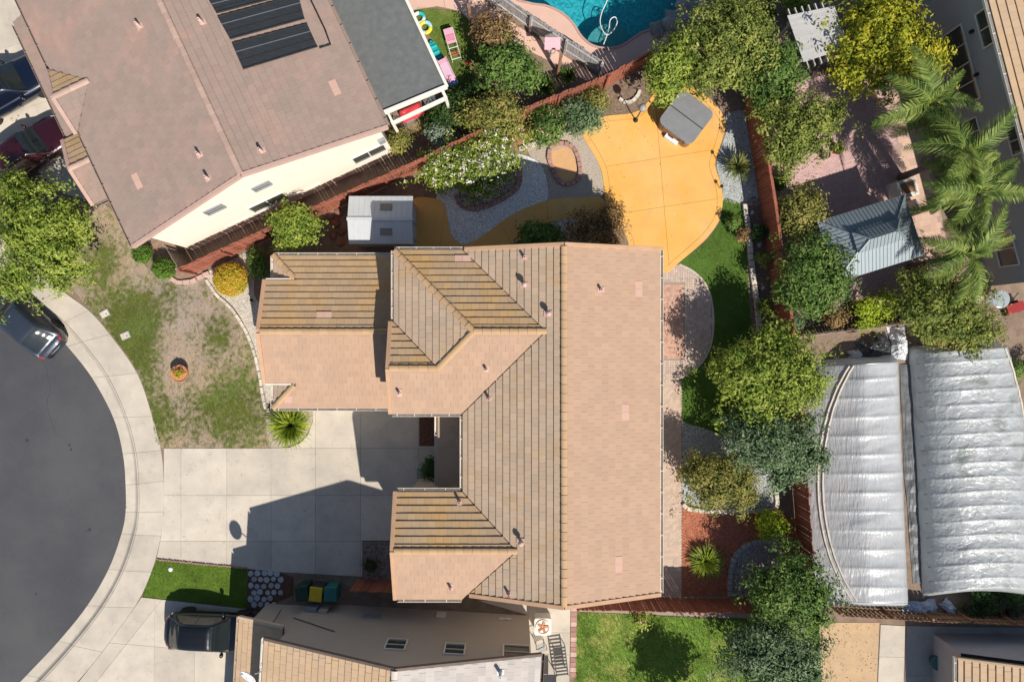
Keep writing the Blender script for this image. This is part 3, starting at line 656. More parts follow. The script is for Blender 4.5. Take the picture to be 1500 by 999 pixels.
sheet('mow_strip', [(846, 889), (1112, 893), (1112, 906), (1000, 902), (846, 896)], 0.13, M('mow_conc', (0.36, 0.28, 0.22), (0.3, 0.24, 0.19), 4, 0.9), False, label='worn concrete strip along the foot of the back fence')

# pool: basin, water
pm = MB(); dep = -1.35
bp_ = inset(POOLH, 0.25); nP = len(POOLH)
pm.v = [(x, y, .12) for x, y in POOLH] + [(x, y, -0.5) for x, y in inset(POOLH, .04)] + [(x, y, dep) for x, y in bp_]
for r in range(2):
    for i in range(nP):
        j = (i + 1) % nP; pm.f.append((r * nP + i, (r + 1) * nP + i, (r + 1) * nP + j, r * nP + j))
for t in tess(bp_): pm.f.append(tuple(2 * nP + i for i in t))
plaster = M('pool_plaster', (0.10, 0.48, 0.52), (0.18, 0.62, 0.64), 4, 0.8, bump=0.2, bscale=20, c3=(0.05, 0.34, 0.40), s3=6, lo3=0.42, hi3=0.6)
tag(pm.build('pool_basin', plaster), 'turquoise plaster basin of the pool', None, None, 'structure')
st = MB().lathe(W(893, 70, -0.35), [(1.15, -1.0), (1.15, 0.0), (0.0, 0.0)], 28); tag(st.build('pool_ledge', M('ledge', (0.25, 0.40, 0.38), (0.2, 0.34, 0.33), 4, .8)), 'rounded pale underwater ledge in the pool', None, None, 'structure')
m, nt, N, L, P_ = newmat('pool_water')
N.remove(P_); tr = N.new('ShaderNodeBsdfTransparent'); tr.inputs[0].default_value = (0.50, 0.86, 0.90, 1); gl = N.new('ShaderNodeBsdfGlossy'); gl.inputs['Roughness'].default_value = 0.03
fz = N.new('ShaderNodeFresnel'); fz.inputs[0].default_value = 1.33; mx = N.new('ShaderNodeMixShader'); nz = N.new('ShaderNodeTexNoise'); nz.inputs['Scale'].default_value = 5; nz.inputs['Detail'].default_value = 4
bp = N.new('ShaderNodeBump'); bp.inputs['Strength'].default_value = 0.35; bp.inputs['Distance'].default_value = 0.05; geo = N.new('ShaderNodeNewGeometry')
L.new(geo.outputs['Position'], nz.inputs['Vector']); L.new(nz.outputs[0], bp.inputs['Height']); L.new(bp.outputs[0], gl.inputs['Normal']); L.new(bp.outputs[0], fz.inputs['Normal'])
L.new(fz.outputs[0], mx.inputs[0]); L.new(tr.outputs[0], mx.inputs[1]); L.new(gl.outputs[0], mx.inputs[2]); L.new(mx.outputs[0], N['Material Output'].inputs[0])
wm = MB(); wp = inset(POOLH, .01); wm.v = [(x, y, 0.03) for x, y in wp]; wm.f = tess(wp)
tag(wm.build('pool_water', m), 'clear rippled pool water', None, None, 'structure')
cp = MB(); ps = POOLH
for i in range(len(ps)):
    a, b = Vector((*ps[i], .15)), Vector((*ps[(i + 1) % len(ps)], .15))
    if (b - a).length > 0.01 and a.y < 18: cp.beam(a, b, 0.10, 0.06)
tag(cp.build('pool_coping', M('coping', (0.46, 0.3, 0.25), (0.4, 0.27, 0.23), 4, .8)), 'salmon coping edge of the pool', None, None, 'structure')
hose = [(886, 0), (884, 20), (878, 35), (880, 44), (888, 48), (884, 58), (882, 72)]
tag(MB().tube([W(u, v, .05) for u, v in smooth_line([(893, -10), (888, 5), (882, 18), (879, 32), (882, 44), (889, 52), (898, 46), (904, 34), (901, 26), (894, 30), (892, 42), (889, 53), (884, 66)], 5)], 0.025, 6).build('pool_hose', whitepl, None, True), 'white floating cleaner hose looped on the pool water', 'hose')
RS = MB().lathe((0, 0, 0), [(1, -.5), (1.05, 0.0), (.8, .45), (.35, .7), (0, .72)], 9)
def rocks(pts, mat, group, label, cat='rock', name='rock', z=LOT):
    for (u, v, r) in pts:
        m = MB(); sd = RND.random() * 10
        m.v = [((x * (1 + .25 * math.sin(3 * y + sd + 2 * x)) * r), (y * (1 + .2 * math.cos(4 * x + sd)) * r * .8), (zz * r * .8)) for x, y, zz in RS.v]; m.f = RS.f
        o = m.build(name, mat, None, False); o.location = W(u, v, z); o.rotation_euler = (0, 0, RND.random() * 6.3); tag(o, label, cat, group)
rocks([(962, 44, .45), (980, 37, .5), (1000, 30, .5), (985, 26, .4), (1012, 12, .5), (1004, 2, .5)], rockm, 'pool edge rocks', 'dark boulder at the edge of the pool', 'boulder', 'boulder')
rocks([(1102, 312, .12), (1106, 332, .11), (1113, 358, .16), (1117, 423, .1)], white_rock, 'pale rocks in the fence bed', 'pale rock lying in the dark bed along the red fence')
rocks([(489, 300, .22), (497, 312, .26), (492, 328, .28), (500, 340, .25), (488, 345, .24), (499, 356, .24), (484, 318, .2)], M('red_rock', (.25, .12, .08), (.2, .1, .07), 5, .9, rnd=.2), 'red rocks beside the shed', 'reddish rock in the dark corner beside the grey shed')

# ---------------------------------------------------------------- edging blocks, flagstones
def blocks(name, label, cat, line, mat, size, piece='block', closed=False, z=LOT, smooth=True, gap=0.012, group=None, jit=0.012):
    pts = [W(u, v, z).xy for u, v in (smooth_line(line, 6, closed) if smooth else line)]
    if closed: pts = pts + [pts[0]]
    root = thing(name, label, cat, (pts[0][0], pts[0][1], z), 0, group); o0 = Vector((pts[0][0], pts[0][1], z))
    me = MB().box((0, 0, size[2] / 2), (size[0] - gap, size[1], size[2]), taper=0.93).mesh(piece, mat)
    cum = [0]
    for a, b in zip(pts, pts[1:]): cum.append(cum[-1] + (b - a).length)
    n = max(1, int(cum[-1] / size[0])); st = cum[-1] / n
    for i in range(n):
        d = (i + .5) * st; k = max(j for j in range(len(cum)) if cum[j] <= d); k = min(k, len(pts) - 2)
        t = (d - cum[k]) / max(1e-6, cum[k + 1] - cum[k]); p = pts[k].lerp(pts[k + 1], t); dr = pts[k + 1] - pts[k]
        o = link(piece, me, root); o.location = Vector((p[0] + RND.uniform(-jit, jit), p[1] + RND.uniform(-jit, jit), z - .02)) - o0
        o.rotation_euler = (0, 0, math.atan2(dr[1], dr[0]) + RND.uniform(-.06, .06)); o.scale = (st / size[0], RND.uniform(.92, 1.06), RND.uniform(.9, 1.1))
    return root
kid = [(668, 286), (672, 298), (684, 306), (700, 307), (722, 300), (744, 288), (758, 276), (762, 262), (760, 246), (750, 237), (738, 236), (726, 240)]
blocks('kidney_planter_edge', 'row of dark pink scalloped blocks round the long planter with white flowers', 'edging', kid, block_pink, (0.22, 0.20, 0.16))
sheet('kidney_bed', [(672, 280), (676, 296), (688, 303), (702, 303), (722, 296), (742, 284), (756, 272), (758, 258), (752, 242), (738, 240), (715, 248), (690, 262)], 0.134, dirt_bed, label='soil inside the long planter')
oval = [(826, 212), (838, 216), (845, 228), (849, 246), (848, 260), (840, 269), (828, 271), (817, 264), (810, 250), (804, 234), (806, 220), (815, 213)]
blocks('oval_planter_edge', 'ring of pink scalloped blocks round the small oval sand bed', 'edging', oval, block_pink, (0.25, 0.2, 0.16), closed=True)
sheet('oval_bed', [(826, 217), (836, 220), (842, 232), (845, 248), (843, 260), (836, 266), (827, 267), (819, 260), (813, 248), (808, 233), (811, 222)], 0.136, M('orange_sand', (0.62, 0.36, 0.16), (0.55, 0.33, 0.17), 4, .95, bump=.5, bscale=30), label='orange sand inside the oval planter')
blocks('bed_wall', 'pale block retaining row along the turf and rose bed', 'edging', [(1090, 300), (1095, 340), (1099, 380), (1104, 420), (1109, 455), (1113, 492)], block_pale, (0.30, 0.24, 0.2))
blocks('tree_bed_edge', 'row of white blocks along the front of the fruit tree bed', 'edging', [(1000, 738), (1008, 745), (1030, 748), (1060, 749), (1100, 748), (1134, 744), (1136, 720), (1134, 690), (1130, 665)], block_pale, (0.27, 0.2, 0.16))
blocks('curved_bed_edge', 'grey block edging curving round the corner planter', 'edging', [(1069, 872), (1069, 845), (1073, 822), (1083, 806), (1098, 796), (1118, 792), (1140, 792)], block_grey, (0.26, 0.2, 0.17))
blocks('lawn_edge', 'cream stone edging between front lawn and gravel', 'edging', [(303, 410), (318, 432), (342, 455), (359, 482), (370, 508), (379, 541), (385, 575), (390, 600)], block_pale, (0.36, 0.14, 0.14))
blocks('mulch_bed_edge', 'pink block edging along the brown mulch bed', 'edging', [(250, 408), (262, 414), (280, 413), (298, 405), (308, 401)], lead, (0.30, 0.2, 0.14))
blocks('fence_bed_edge', 'short curved row of pale pink blocks near the white rose shrub', 'edging', [(760, 220), (780, 213), (796, 205), (812, 200), (838, 193)], block_pale, (0.28, 0.18, 0.16))
blocks('corner_bed_edge', 'short pale curved edging inside the bare corner bed', 'edging', [(907, 146), (916, 151), (926, 149), (934, 141), (937, 133)], block_pale, (0.2, 0.16, 0.14))
blocks('small_lawn_edge', 'low scalloped red edging along the small trimmed lawn', 'edging', [(230, 819), (300, 826), (362, 832)], block_pink, (0.14, 0.06, 0.12), smooth=False, z=.128, gap=.03)
fr_ = thing('flagstone_bed', 'bed of rounded grey flagstones between the driveway and small lawn', 'flagstones', W(385, 862, .12)); c0 = W(385, 862, .12)
sheet('flagstone_soil', [(363, 834), (405, 838), (430, 845), (430, 872), (400, 885), (385, 897), (361, 893)], 0.12, darkmulch, False, label='dark soil between the flagstones')
for r in range(6):
    for k in range(5 if r < 4 else 4):
        u = 368 + k * 9.6 + (r % 2) * 4.2 + RND.uniform(-1, 1); v = 839.5 + r * 9.3 + RND.uniform(-1, 1)
        w = W(u, v, .12) - c0; n_ = 9; rr = RND.uniform(.125, .16)
        MB().prism([(w.x + rr * math.cos(6.283 * i / n_) * RND.uniform(.88, 1.05), w.y + rr * math.sin(6.283 * i / n_) * RND.uniform(.88, 1.05)) for i in range(n_)], 0, RND.uniform(.035, .05)).build('flagstone', flag, fr_)

# ---------------------------------------------------------------- roofs
PITCH = 0.345; TC, TWD = 0.305, 0.325          # course spacing along the slope, tile width
_tile_meshes = {}
def tile_mesh(mat):
    if mat.name not in _tile_meshes:
        m = MB(); g = 0.0024; w = TWD; c = TC
        m.add([(g, 0, 0), (w - g, 0, 0), (w - g, c, -.01), (g, c, -.01), (g, 0, .066), (w - g, 0, .066), (w - g, c + .02, .014), (g, c + .02, .014)],
              [(4, 5, 6, 7), (0, 1, 5, 4), (1, 2, 6, 5), (2, 3, 7, 6), (3, 0, 4, 7)])
        _tile_meshes[mat.name] = m.mesh('roof_tile', mat)
    return _tile_meshes[mat.name]

class Roof:
    def __init__(s, house, mat, capmat=None):
        s.house = house; s.mat = mat; s.cap = capmat or tile_cap; s.deck = MB(); s.stuffs = {}; s.full = []; s.ridges = []; s.planes = {}
    def slope(s, pts, key=None, tiles=True, mat=None):
        mat = mat or s.mat; stuff = s.stuffs.setdefault(mat.name, (MB(), mat))[0]
        pts = [Vector(p) for p in pts]; n = Vector((0, 0, 0))
        for i in range(len(pts)): n += pts[i].cross(pts[(i + 1) % len(pts)])
        n.normalize()
        if n.z < 0: n = -n; pts = pts[::-1]
        up = (Vector((0, 0, 1)) - n * n.z).normalized(); e = up.cross(n)
        o = min(pts, key=lambda p: p.dot(up)); o = o.copy()
        if key: s.planes[key] = (o, n, e, up)
        # deck slab below
        k = len(pts); b = len(s.deck.v)
        s.deck.v += [tuple(p) for p in pts] + [tuple(p - Vector((0, 0, .14))) for p in pts]
        poly2 = [((p - o).dot(e), (p - o).dot(up)) for p in pts]
        for t in tess(poly2):
            s.deck.f.append(tuple(b + i for i in t)); s.deck.f.append(tuple(b + k + i for i in t[::-1]))
        for i in range(k):
            j = (i + 1) % k; s.deck.f.append((b + i, b + k + i, b + k + j, b + j))
        if not tiles: return
        poly2 = inset(poly2, .03)
        x0 = min(p[0] for p in poly2); x1 = max(p[0] for p in poly2); y1 = max(p[1] for p in poly2)
        R3 = Matrix((e, up, n)).transposed(); row = 0; y = -0.02
        while y < y1:
            x = x0 - (TWD / 2 if row % 2 else 0) - RND.uniform(0, .04)
            while x < x1:
                q = poly2
                for a, nn in (((x, y), (1, 0)), ((x + TWD, y), (-1, 0)), ((x, y), (0, 1)), ((x, y + TC), (0, -1))):
                    q = clip_half(q, a, nn)
                    if len(q) < 3: break
                if len(q) >= 3:
                    ar = abs(area2(q))
                    if ar > 0.985 * TWD * TC:
                        M4 = R3.to_4x4(); M4.translation = o + e * x + up * y + n * RND.uniform(.003, .009); s.full.append((M4, mat))
                    elif ar > 0.002:
                        q2 = []
                        for p in inset(q, .001):
                            if not q2 or abs(p[0] - q2[-1][0]) + abs(p[1] - q2[-1][1]) > .004: q2.append(p)
                        if len(q2) > 2:
                            kk = len(q2); bb = len(stuff.v)
                            for lvl in (0, 1):
                                for a, b2 in q2:
                                    h = (.066 - .05 * (b2 - y) / TC) if lvl else 0.0
                                    stuff.v.append(tuple(o + e * a + up * b2 + n * h))
                            stuff.f.append(tuple(bb + kk + i for i in range(kk)))
                            for i in range(kk):
                                j = (i + 1) % kk; stuff.f.append((bb + i, bb + j, bb + kk + j, bb + kk + i))
                x += TWD
            y += TC; row += 1
    def ridge(s, a, b): s.ridges.append((Vector(a), Vector(b)))
    def finish(s, nmax=295, ridge_r=0.125):
        roof = s.deck.build('roof', roofdeck, s.house)
        key = lambda m: (m[0].translation - Vector((0, 0, CAMH))).length
        s.full.sort(key=key)
        def vis(m):
            p = m[0].translation; f = FPX / (CAMH - p.z); return -15 < 750 + p.x * f < 1515 and -15 < 500 - p.y * f < 1015
        full = [m for m in s.full if vis(m)]; rest = [m for m in s.full if not vis(m)] + full[nmax:]
        for m in full[:nmax]:
            o = link('roof_tile', tile_mesh(m[1]), roof); o.matrix_local = m[0]
        tm = tile_mesh(s.mat); tv = [Vector(v.co) for v in tm.vertices]; tf = [tuple(p.vertices) for p in tm.polygons]
        for m, mt in rest: s.stuffs[mt.name][0].add([m @ v for v in tv], tf)
        for sm_, mt in s.stuffs.values():
            if sm_.v: t = sm_.build('roof_tiles', mt, s.house); t['kind'] = 'stuff'
        # ridge and hip caps, each a part
        cm = MB(); nn = 7; Lc = 0.40
        for x, r, zz in ((0, ridge_r * 1.06, .012), (Lc, ridge_r * .97, -.004)):
            for i in range(nn):
                a = math.pi * i / (nn - 1); cm.v.append((x, r * math.cos(a), zz + r * .55 * math.sin(a)))
        for i in range(nn - 1): cm.f.append((i, i + 1, nn + i + 1, nn + i)[::-1])
        cm.f.append(tuple(range(nn))); cme = cm.mesh('ridge_tile', s.cap)
        for a, b in s.ridges:
            d = b - a; L_ = d.length; k = max(1, round(L_ / .36)); x = d.normalized(); y = Vector((0, 0, 1)).cross(x).normalized(); z = x.cross(y)
            R4 = Matrix((x, y, z)).transposed().to_4x4()
            for i in range(k):
                m4 = R4.copy(); m4.translation = a + d * (i / k) + z * (.045 + RND.uniform(0, .006)); o = link('ridge_tile', cme, roof); o.matrix_local = m4
        s.roof = roof; return roof
    def at(s, key, u, v): o, n, e, up = s.planes[key]; return hit(u, v, o + n * .05, n)

def gutter(house, a, b, mat=None, drop=.06):
    a = Vector(a); b = Vector(b); m = MB()
    d = (b - a).normalized(); sd = Vector((0, 0, 1)).cross(d)
    z = Vector((0, 0, 1))
    m.beam(a - z * .13, b - z * .13, .12, .015); m.beam(a - z * .07 + sd * .06, b - z * .07 + sd * .06, .015, .13); m.beam(a - z * .07 - sd * .06, b - z * .07 - sd * .06, .015, .13)
    k = int((b - a).length / .9)
    for i in range(k + 1):
        p = a + (b - a) * ((i + .3) / (k + 1)); m.beam(p - sd * .06 - z * .01, p + sd * .06 - z * .01, .03, .012)
    return m.build('gutter', mat or gutter_m, house)

def rake(house, a, b, mat=None, w=.17, h=.17):
    a = Vector(a); b = Vector(b); return MB().beam(a + Vector((0, 0, .0)), b + Vector((0, 0, .0)), w, h).build('rake_board', mat or barge, house, bevel=.012)

def vent_pipe(roof, key, u, v, r=.055, h=.32, flash=lead, dark=black_metal, fl=True):
    p = roof.at(key, u, v); o, n, e, up = roof.planes[key]
    if fl:
        R3 = Matrix((e, up, n)).transposed()
        MB().box(p + n * .006, (.2, .3, .016), rot=R3).build('vent_flashing', flash, roof.house)
    vp = MB().lathe(p - Vector((0, 0, .05)), [(r * 1.5, 0), (r * 1.5, .08), (r, .12), (r, h), (r * .7, h), (r * .7, h - .08), (0, h - .08)], 12).build('vent_pipe', flash, roof.house, True)
    return vp

def cap_vent(roof, key, u, v, mat=lead, s=1.0):
    p = roof.at(key, u, v); o, n, e, up = roof.planes[key]; R3 = Matrix((e, up, n)).transposed()
    MB().box(p + n * .01, (.34 * s, .5 * s, .025), rot=R3).build('vent_flashing', mat, roof.house)
    MB().lathe(p, [(.09 * s, -.05), (.09 * s, .28), (.17 * s, .28), (.17 * s, .34), (.1 * s, .42), (0, .44)], 14).build('vent_cap', mat, roof.house, True)

def patch(roof, key, u, v, nx, ny, mat=tile_new):
    p = roof.at(key, u, v); o, n, e, up = roof.planes[key]; R4 = Matrix((e, up, n)).transposed().to_4x4(); tm = tile_mesh(mat)
    # snap to the courses
    y = (p - o).dot(up); y = round((y + .02) / TC) * TC - .02; x = (p - o).dot(e)
    for i in range(nx):
        for j in range(ny):
            m = R4.copy(); m.translation = o + e * (x + (i - nx / 2) * TWD) + up * (y + (j - ny / 2 + (.5 if ny % 2 else 0)) * TC) + n * .022
            t = link('pale_tile', tm, roof.roof); t.matrix_local = m; t['label'] = 'pale pink replacement roof tile'

def wall_prism(m, pts, z0, z1):           # vertical faces round a footprint (world xy)
    k = len(pts); b = len(m.v); pts = ccw(pts)
    m.v += [(x, y, z0) for x, y in pts] + [(x, y, z1) for x, y in pts]
    for i in range(k):
        j = (i + 1) % k; m.f.append((b + i, b + j, b + k + j, b + k + i))

def window(house, u, v, p0, n, w, h, horiz=True, panes=2, frame=trim, name='window'):
    """a framed window on the wall plane through p0 with outward normal n, centred where the pixel meets the wall"""
    n = Vector(n).normalized(); c = hit(u, v, Vector(p0), n); x = Vector((0, 0, 1)).cross(n).normalized(); z = Vector((0, 0, 1)); R3 = Matrix((x, z, n)).transposed()
    f = MB(); t = .06
    f.box(c + z * (h / 2) + n * .03, (w + t, t, .07), rot=R3); f.box(c - z * (h / 2) + n * .03, (w + t, t, .09), rot=R3)
    f.box(c + x * (w / 2) + n * .03, (t, h - t, .068), rot=R3); f.box(c - x * (w / 2) + n * .03, (t, h - t, .068), rot=R3)
    for i in range(1, panes):
        f.box(c + x * (-w / 2 + w * i / panes) + n * .025, (.04, h - t, .05), rot=R3) if horiz else f.box(c + z * (-h / 2 + h * i / panes) + n * .025, (w - t, .04, .05), rot=R3)
    fo = f.build(name, frame, house)
    for i in range(panes):
        pc = c + (x * (-w / 2 + w * (i + .5) / panes) if horiz else z * (-h / 2 + h * (i + .5) / panes)) + n * .012
        d = (w / panes - .05, h - .06, .01) if horiz else (w - .06, h / panes - .05, .01)
        MB().box(pc, d, rot=R3).build('pane', glass, fo)
    return fo

# ---------------------------------------------------------------- the tan tiled house
H1 = thing('house', 'two storey house with tan tiled hip and gable roofs beside the ochre patio', 'house', (0, 0, 0))
E = 5.0; XR, XW, XE = 2.05, -2.05, 6.15; ZR = E + PITCH * 4.1; YN, YS = 3.77, -10.45
zc = E + PITCH * 3.385; zg = E + PITCH * 1.9; zs = E + PITCH * 2.23
r1 = Roof(H1, tile_main)
r1.slope([(XR, YN, ZR), (XR, YS, ZR), (XE, YS, E), (XE, YN, E)], 'east')
r1.slope([(XR, YN, ZR), (XW, YN, E), (1.335, .385, zc), (XW, -3.0, E), (XW, -6.23, E), (.18, -8.46, zs), (-1.81, YS, E + PITCH * .24), (XR, YS, ZR)], 'west', mat=tile_west)
r1.slope([(-4.9, YN, E), (-1.515, .385, zc), (-3.0, -1.1, zg), (-4.9, .8, E)], 'hip_west', mat=tile_west)
r1.slope([(-4.9, YN, E), (-1.515, .385, zc), (1.335, .385, zc), (XW, YN, E)], 'mid_north', mat=tile_north)
r1.slope([(-5.0, -3, E), (-5.0, -1.1, zg), (-3.0, -1.1, zg), (-1.515, .385, zc), (1.335, .385, zc), (XW, -3, E)], 'mid_south')
r1.slope([(-5.0, -1.1, zg), (-3.0, -1.1, zg), (-4.9, .8, E), (-5.0, .8, E)], 'gablet_north', mat=tile_north)
r1.slope([(-4.8, -6.23, E), (-4.8, -8.46, zs), (.18, -8.46, zs), (XW, -6.23, E)], 'wing_north', mat=tile_north)
r1.slope([(-4.8, -10.69, E), (-4.8, -8.46, zs), (.18, -8.46, zs), (-2.05, -10.69, E)], 'wing_south')
G = 2.8; zgr = G + PITCH * 3.4; zk = G + PITCH * 1.12
for s_, key in ((1, 'garage_north'), (-1, 'garage_south')):
    y0 = .41
    r1.slope([(-10.65, y0 + s_ * 3.4, G), (-9.53, y0 + s_ * 2.28, zk), (-10.86, y0 + s_ * 2.28, zk), (-10.86, y0, zgr), (-4.6, y0, zgr), (-4.6, y0 + s_ * 3.4, G)], key, mat=tile_north if s_ > 0 else None)
    r1.slope([(-10.65, y0 + s_ * 3.4, G), (-9.53, y0 + s_ * 2.28, zk), (-10.65, y0 + s_ * 2.28, G)], None, mat=tile_west)
    r1.ridge((-10.65, y0 + s_ * 3.4, G), (-9.6, y0 + s_ * 2.35, zk - .02))
    gutter(H1, (-10.68, y0 + s_ * 3.46, G + .02), (-4.6, y0 + s_ * 3.46, G + .02)); gutter(H1, (-10.72, y0 + s_ * 2.30, G + .02), (-10.72, y0 + s_ * 3.42, G + .02))
    rake(H1, (-10.9, y0 + s_ * 2.28, zk + .02), (-10.9, y0 + s_ * .05, zgr + .02))
    MB().beam((-10.86, y0 + s_ * 2.32, zk - .02), (-9.6, y0 + s_ * 2.32, zk - .02), .06, .1).build('return_flashing', trim, H1)
r1.slope([(-3.33, -3.05, 2.8), (-3.33, -6.55, 2.8), (-1.72, -6.55, 2.8 + PITCH * 1.61), (-1.72, -3.05, 2.8 + PITCH * 1.61)], 'porch', mat=tile_west)
r1.ridge((-10.8, .41, zgr), (-4.6, .41, zgr)); r1.ridge((XR, YN - .05, ZR), (XR, YS + .05, ZR))
r1.ridge((-4.85, 3.72, E + .02), (-1.515, .385, zc)); r1.ridge((-1.515, .385, zc), (1.335, .385, zc)); r1.ridge((-3.0, -1.1, zg), (-1.515, .385, zc)); r1.ridge((-4.95, -1.1, zg), (-3.0, -1.1, zg)); r1.ridge((-4.75, -8.46, zs), (.18, -8.46, zs))
r1.finish()
for a, b in (((XW - .05, -3.05, E), (XW - .05, -6.2, E)), ((-4.98, -3.07, E), (XW - .05, -3.07, E)), ((-4.95, 3.75, E), (-4.95, .85, E)), ((-4.75, -6.16, E), (XW - .1, -6.16, E)), ((-4.75, -10.76, E), (-2.1, -10.76, E)), ((XE + .06, YN, E), (XE + .06, YS, E)), ((-4.9, YN + .06, E), (XW, YN + .06, E)), ((-3.4, -3.1, 2.8), (-3.4, -6.5, 2.8))): gutter(H1, a, b)
for a, b in (((XR, YN + .03, ZR), (XE, YN + .03, E)), ((XR, YN + .03, ZR), (XW + .1, YN + .03, E + .03)), ((XR, YS - .03, ZR), (XE, YS - .03, E)), ((XR, YS - .03, ZR), (-1.75, YS - .03, E + .1)), ((-5.04, -3.0, E), (-5.04, -1.1, zg)), ((-5.04, -1.1, zg), (-5.04, .8, E)), ((-4.84, -6.23, E), (-4.84, -8.46, zs)), ((-4.84, -8.46, zs), (-4.84, -10.69, E))): rake(H1, a, b)
# walls
w = MB(); wall_prism(w, [(-1.65, YS + .4), (5.75, YS + .4), (5.75, YN - .4), (-1.65, YN - .4)], .1, E); wall_prism(w, [(-4.55, -2.62), (-1.6, -2.62), (-1.6, YN - .401), (-4.55, YN - .401)], .1, E); wall_prism(w, [(-4.45, -10.32), (-1.6, -10.32), (-1.6, -6.6), (-4.45, -6.6)], .1, E)
for y in (YN - .4, YS + .4): w.add([(-1.65, y, E), (5.75, y, E), (XR, y, ZR - .15)], [(0, 1, 2)])
w.add([(-4.45, -10.32, E), (-4.45, -6.6, E), (-4.45, -8.46, zs - .13)], [(0, 1, 2)]); w.add([(-4.55, -2.62, E), (-4.55, .4, E), (-4.55, -1.1, zg - .12)], [(0, 1, 2)])
wall_prism(w, [(-10.35, -2.62), (-4.5, -2.62), (-4.5, 3.45), (-10.35, 3.45)], .1, G); w.add([(-10.35, -2.62, G), (-10.35, 3.45, G), (-10.35, 2.6, zk - .1), (-10.35, .41, zgr - .14), (-10.35, -1.8, zk - .1)], [(0, 1, 2, 3, 4)])
w.build('wall', beige, H1)
# roof terrace shade wall of the porch, posts, doors and windows
for y in (-3.3, -6.3): MB().box((-3.15, y, 1.45), (.22, .22, 2.6)).build('porch_post', beige, H1, bevel=.01)
gd = MB()
for i in range(4): gd.box((-7.1, -2.645, .45 + i * .55), (4.7, .05, .53))
gd.build('garage_door', trim, H1, bevel=.01)
dr = MB().box((-1.66, -4.6, 1.2), (.06, 1.0, 2.1)).build('door', brownwood, H1, bevel=.01); MB().lathe((-1.72, -4.25, 1.1), [(.03, 0), (.03, .08), (0, .09)], 8).build('handle', steel, dr)
def box_window(house, c, n, w, h, panes=2):
    n = Vector(n); x = Vector((0, 0, 1)).cross(n); z = Vector((0, 0, 1)); R3 = Matrix((x, z, n)).transposed(); c = Vector(c); f = MB()
    for s in (-1, 1): f.box(c + z * s * h / 2 + n * .03, (w + .08, .07, .07), rot=R3); f.box(c + x * s * w / 2 + n * .03, (.07, h - .07, .068), rot=R3)
    fo = f.build('window', trim, house)
    for i in range(panes): MB().box(c + x * (-w / 2 + w * (i + .5) / panes) + n * .012, (w / panes - .05, h - .06, .01), rot=R3).build('pane', glass, fo)
for y in (-8.5, -5.0, -1.0, 2.0): box_window(H1, (5.75, y, 4.0), (1, 0, 0), 1.4, 1.1); box_window(H1, (5.75, y, 1.6), (1, 0, 0), 1.5, 1.4)
box_window(H1, (1.5, YN - .4, 4.0), (0, 1, 0), 1.4, 1.1); box_window(H1, (-3.0, YN - .4, 3.6), (0, 1, 0), 1.2, 1.0); box_window(H1, (-4.45, -8.46, 3.9), (-1, 0, 0), 1.5, 1.2); box_window(H1, (-1.65, -5.0, 4.4), (-1, 0, 0), 1.4, .8); box_window(H1, (-10.35, .4, 1.6), (-1, 0, 0), 1.4, 1.1)
for k, u, v in (('west', 768, 418), ('west', 803, 460), ('west', 763, 793)): cap_vent(r1, k, u, v, s=.7)
for k, u, v in (('east', 880, 425), ('mid_south', 712, 541), ('mid_south', 585, 576), ('west', 716, 584), ('wing_north', 673, 735), ('wing_south', 660, 860), ('west', 745, 870), ('west', 768, 378)): vent_pipe(r1, k, u, v)
for k, u, v, nx, ny in (('east', 938, 424, 2, 1), ('east', 924, 604, 2, 1), ('east', 915, 826, 2, 1), ('mid_north', 678, 371, 2, 1), ('garage_north', 475, 460, 2, 1), ('garage_south', 423, 590, 1, 1)): patch(r1, k, u, v, nx, ny)

# ---------------------------------------------------------------- the pinkish roofed house
H2 = thing('house', 'large cream house with pinkish gable roof carrying black solar mats', 'house', (0, 0, 0))
A2, u2, v2 = Vector((-15.7, 3.9)), Vector((.905, .425)), Vector((-.425, .905))
def L2(a, b, z): p = A2 + u2 * a + v2 * b; return Vector((p.x, p.y, z))
HG = 5.83; Z2 = E + PITCH * HG; BL = 15.5
r2 = Roof(H2, tile_pink, M('pink_ridge', (0.46, 0.32, 0.26), (0.4, 0.28, 0.23), 2, .85, rnd=.1))
r2.slope([L2(0, 0, E), L2(HG, 0, Z2), L2(HG, BL, Z2), L2(0, BL, E)], 'west')
r2.slope([L2(2 * HG, 0, E), L2(HG, 0, Z2), L2(HG, BL, Z2), L2(2 * HG, BL, E)], 'east')
zd = E + PITCH * 1.48 + .03
r2.slope([L2(-.1, 6.68, zd), L2(1.5, 6.68, zd), L2(-.1, 8.18, E + .02)], 'dormer_n', mat=tile_north); r2.slope([L2(-.1, 6.68, zd), L2(1.5, 6.68, zd), L2(-.1, 5.18, E + .02)], 'dormer_s')
zl = 2.85; zp = zl + PITCH * 1.55
r2.slope([L2(-1.75, 4.85, zp), L2(.3, 4.85, zp), L2(.3, 6.4, zl), L2(-1.75, 6.4, zl)], 'porch_n', mat=tile_north); r2.slope([L2(-1.75, 4.85, zp), L2(.3, 4.85, zp), L2(.3, 3.2, zl), L2(-1.75, 3.2, zl)], 'porch_s')
r2.slope([L2(-1.6, 6.5, 2.75), L2(.3, 6.5, 2.75 + PITCH * 1.9), L2(.3, 12.2, 2.75 + PITCH * 1.9), L2(-1.6, 12.2, 2.75)], 'lean')
r2.ridge(L2(HG, .05, Z2), L2(HG, BL, Z2)); r2.ridge(L2(-.1, 6.68, zd), L2(1.5, 6.68, zd)); r2.ridge(L2(-1.75, 4.85, zp), L2(.2, 4.85, zp))
r2.finish()
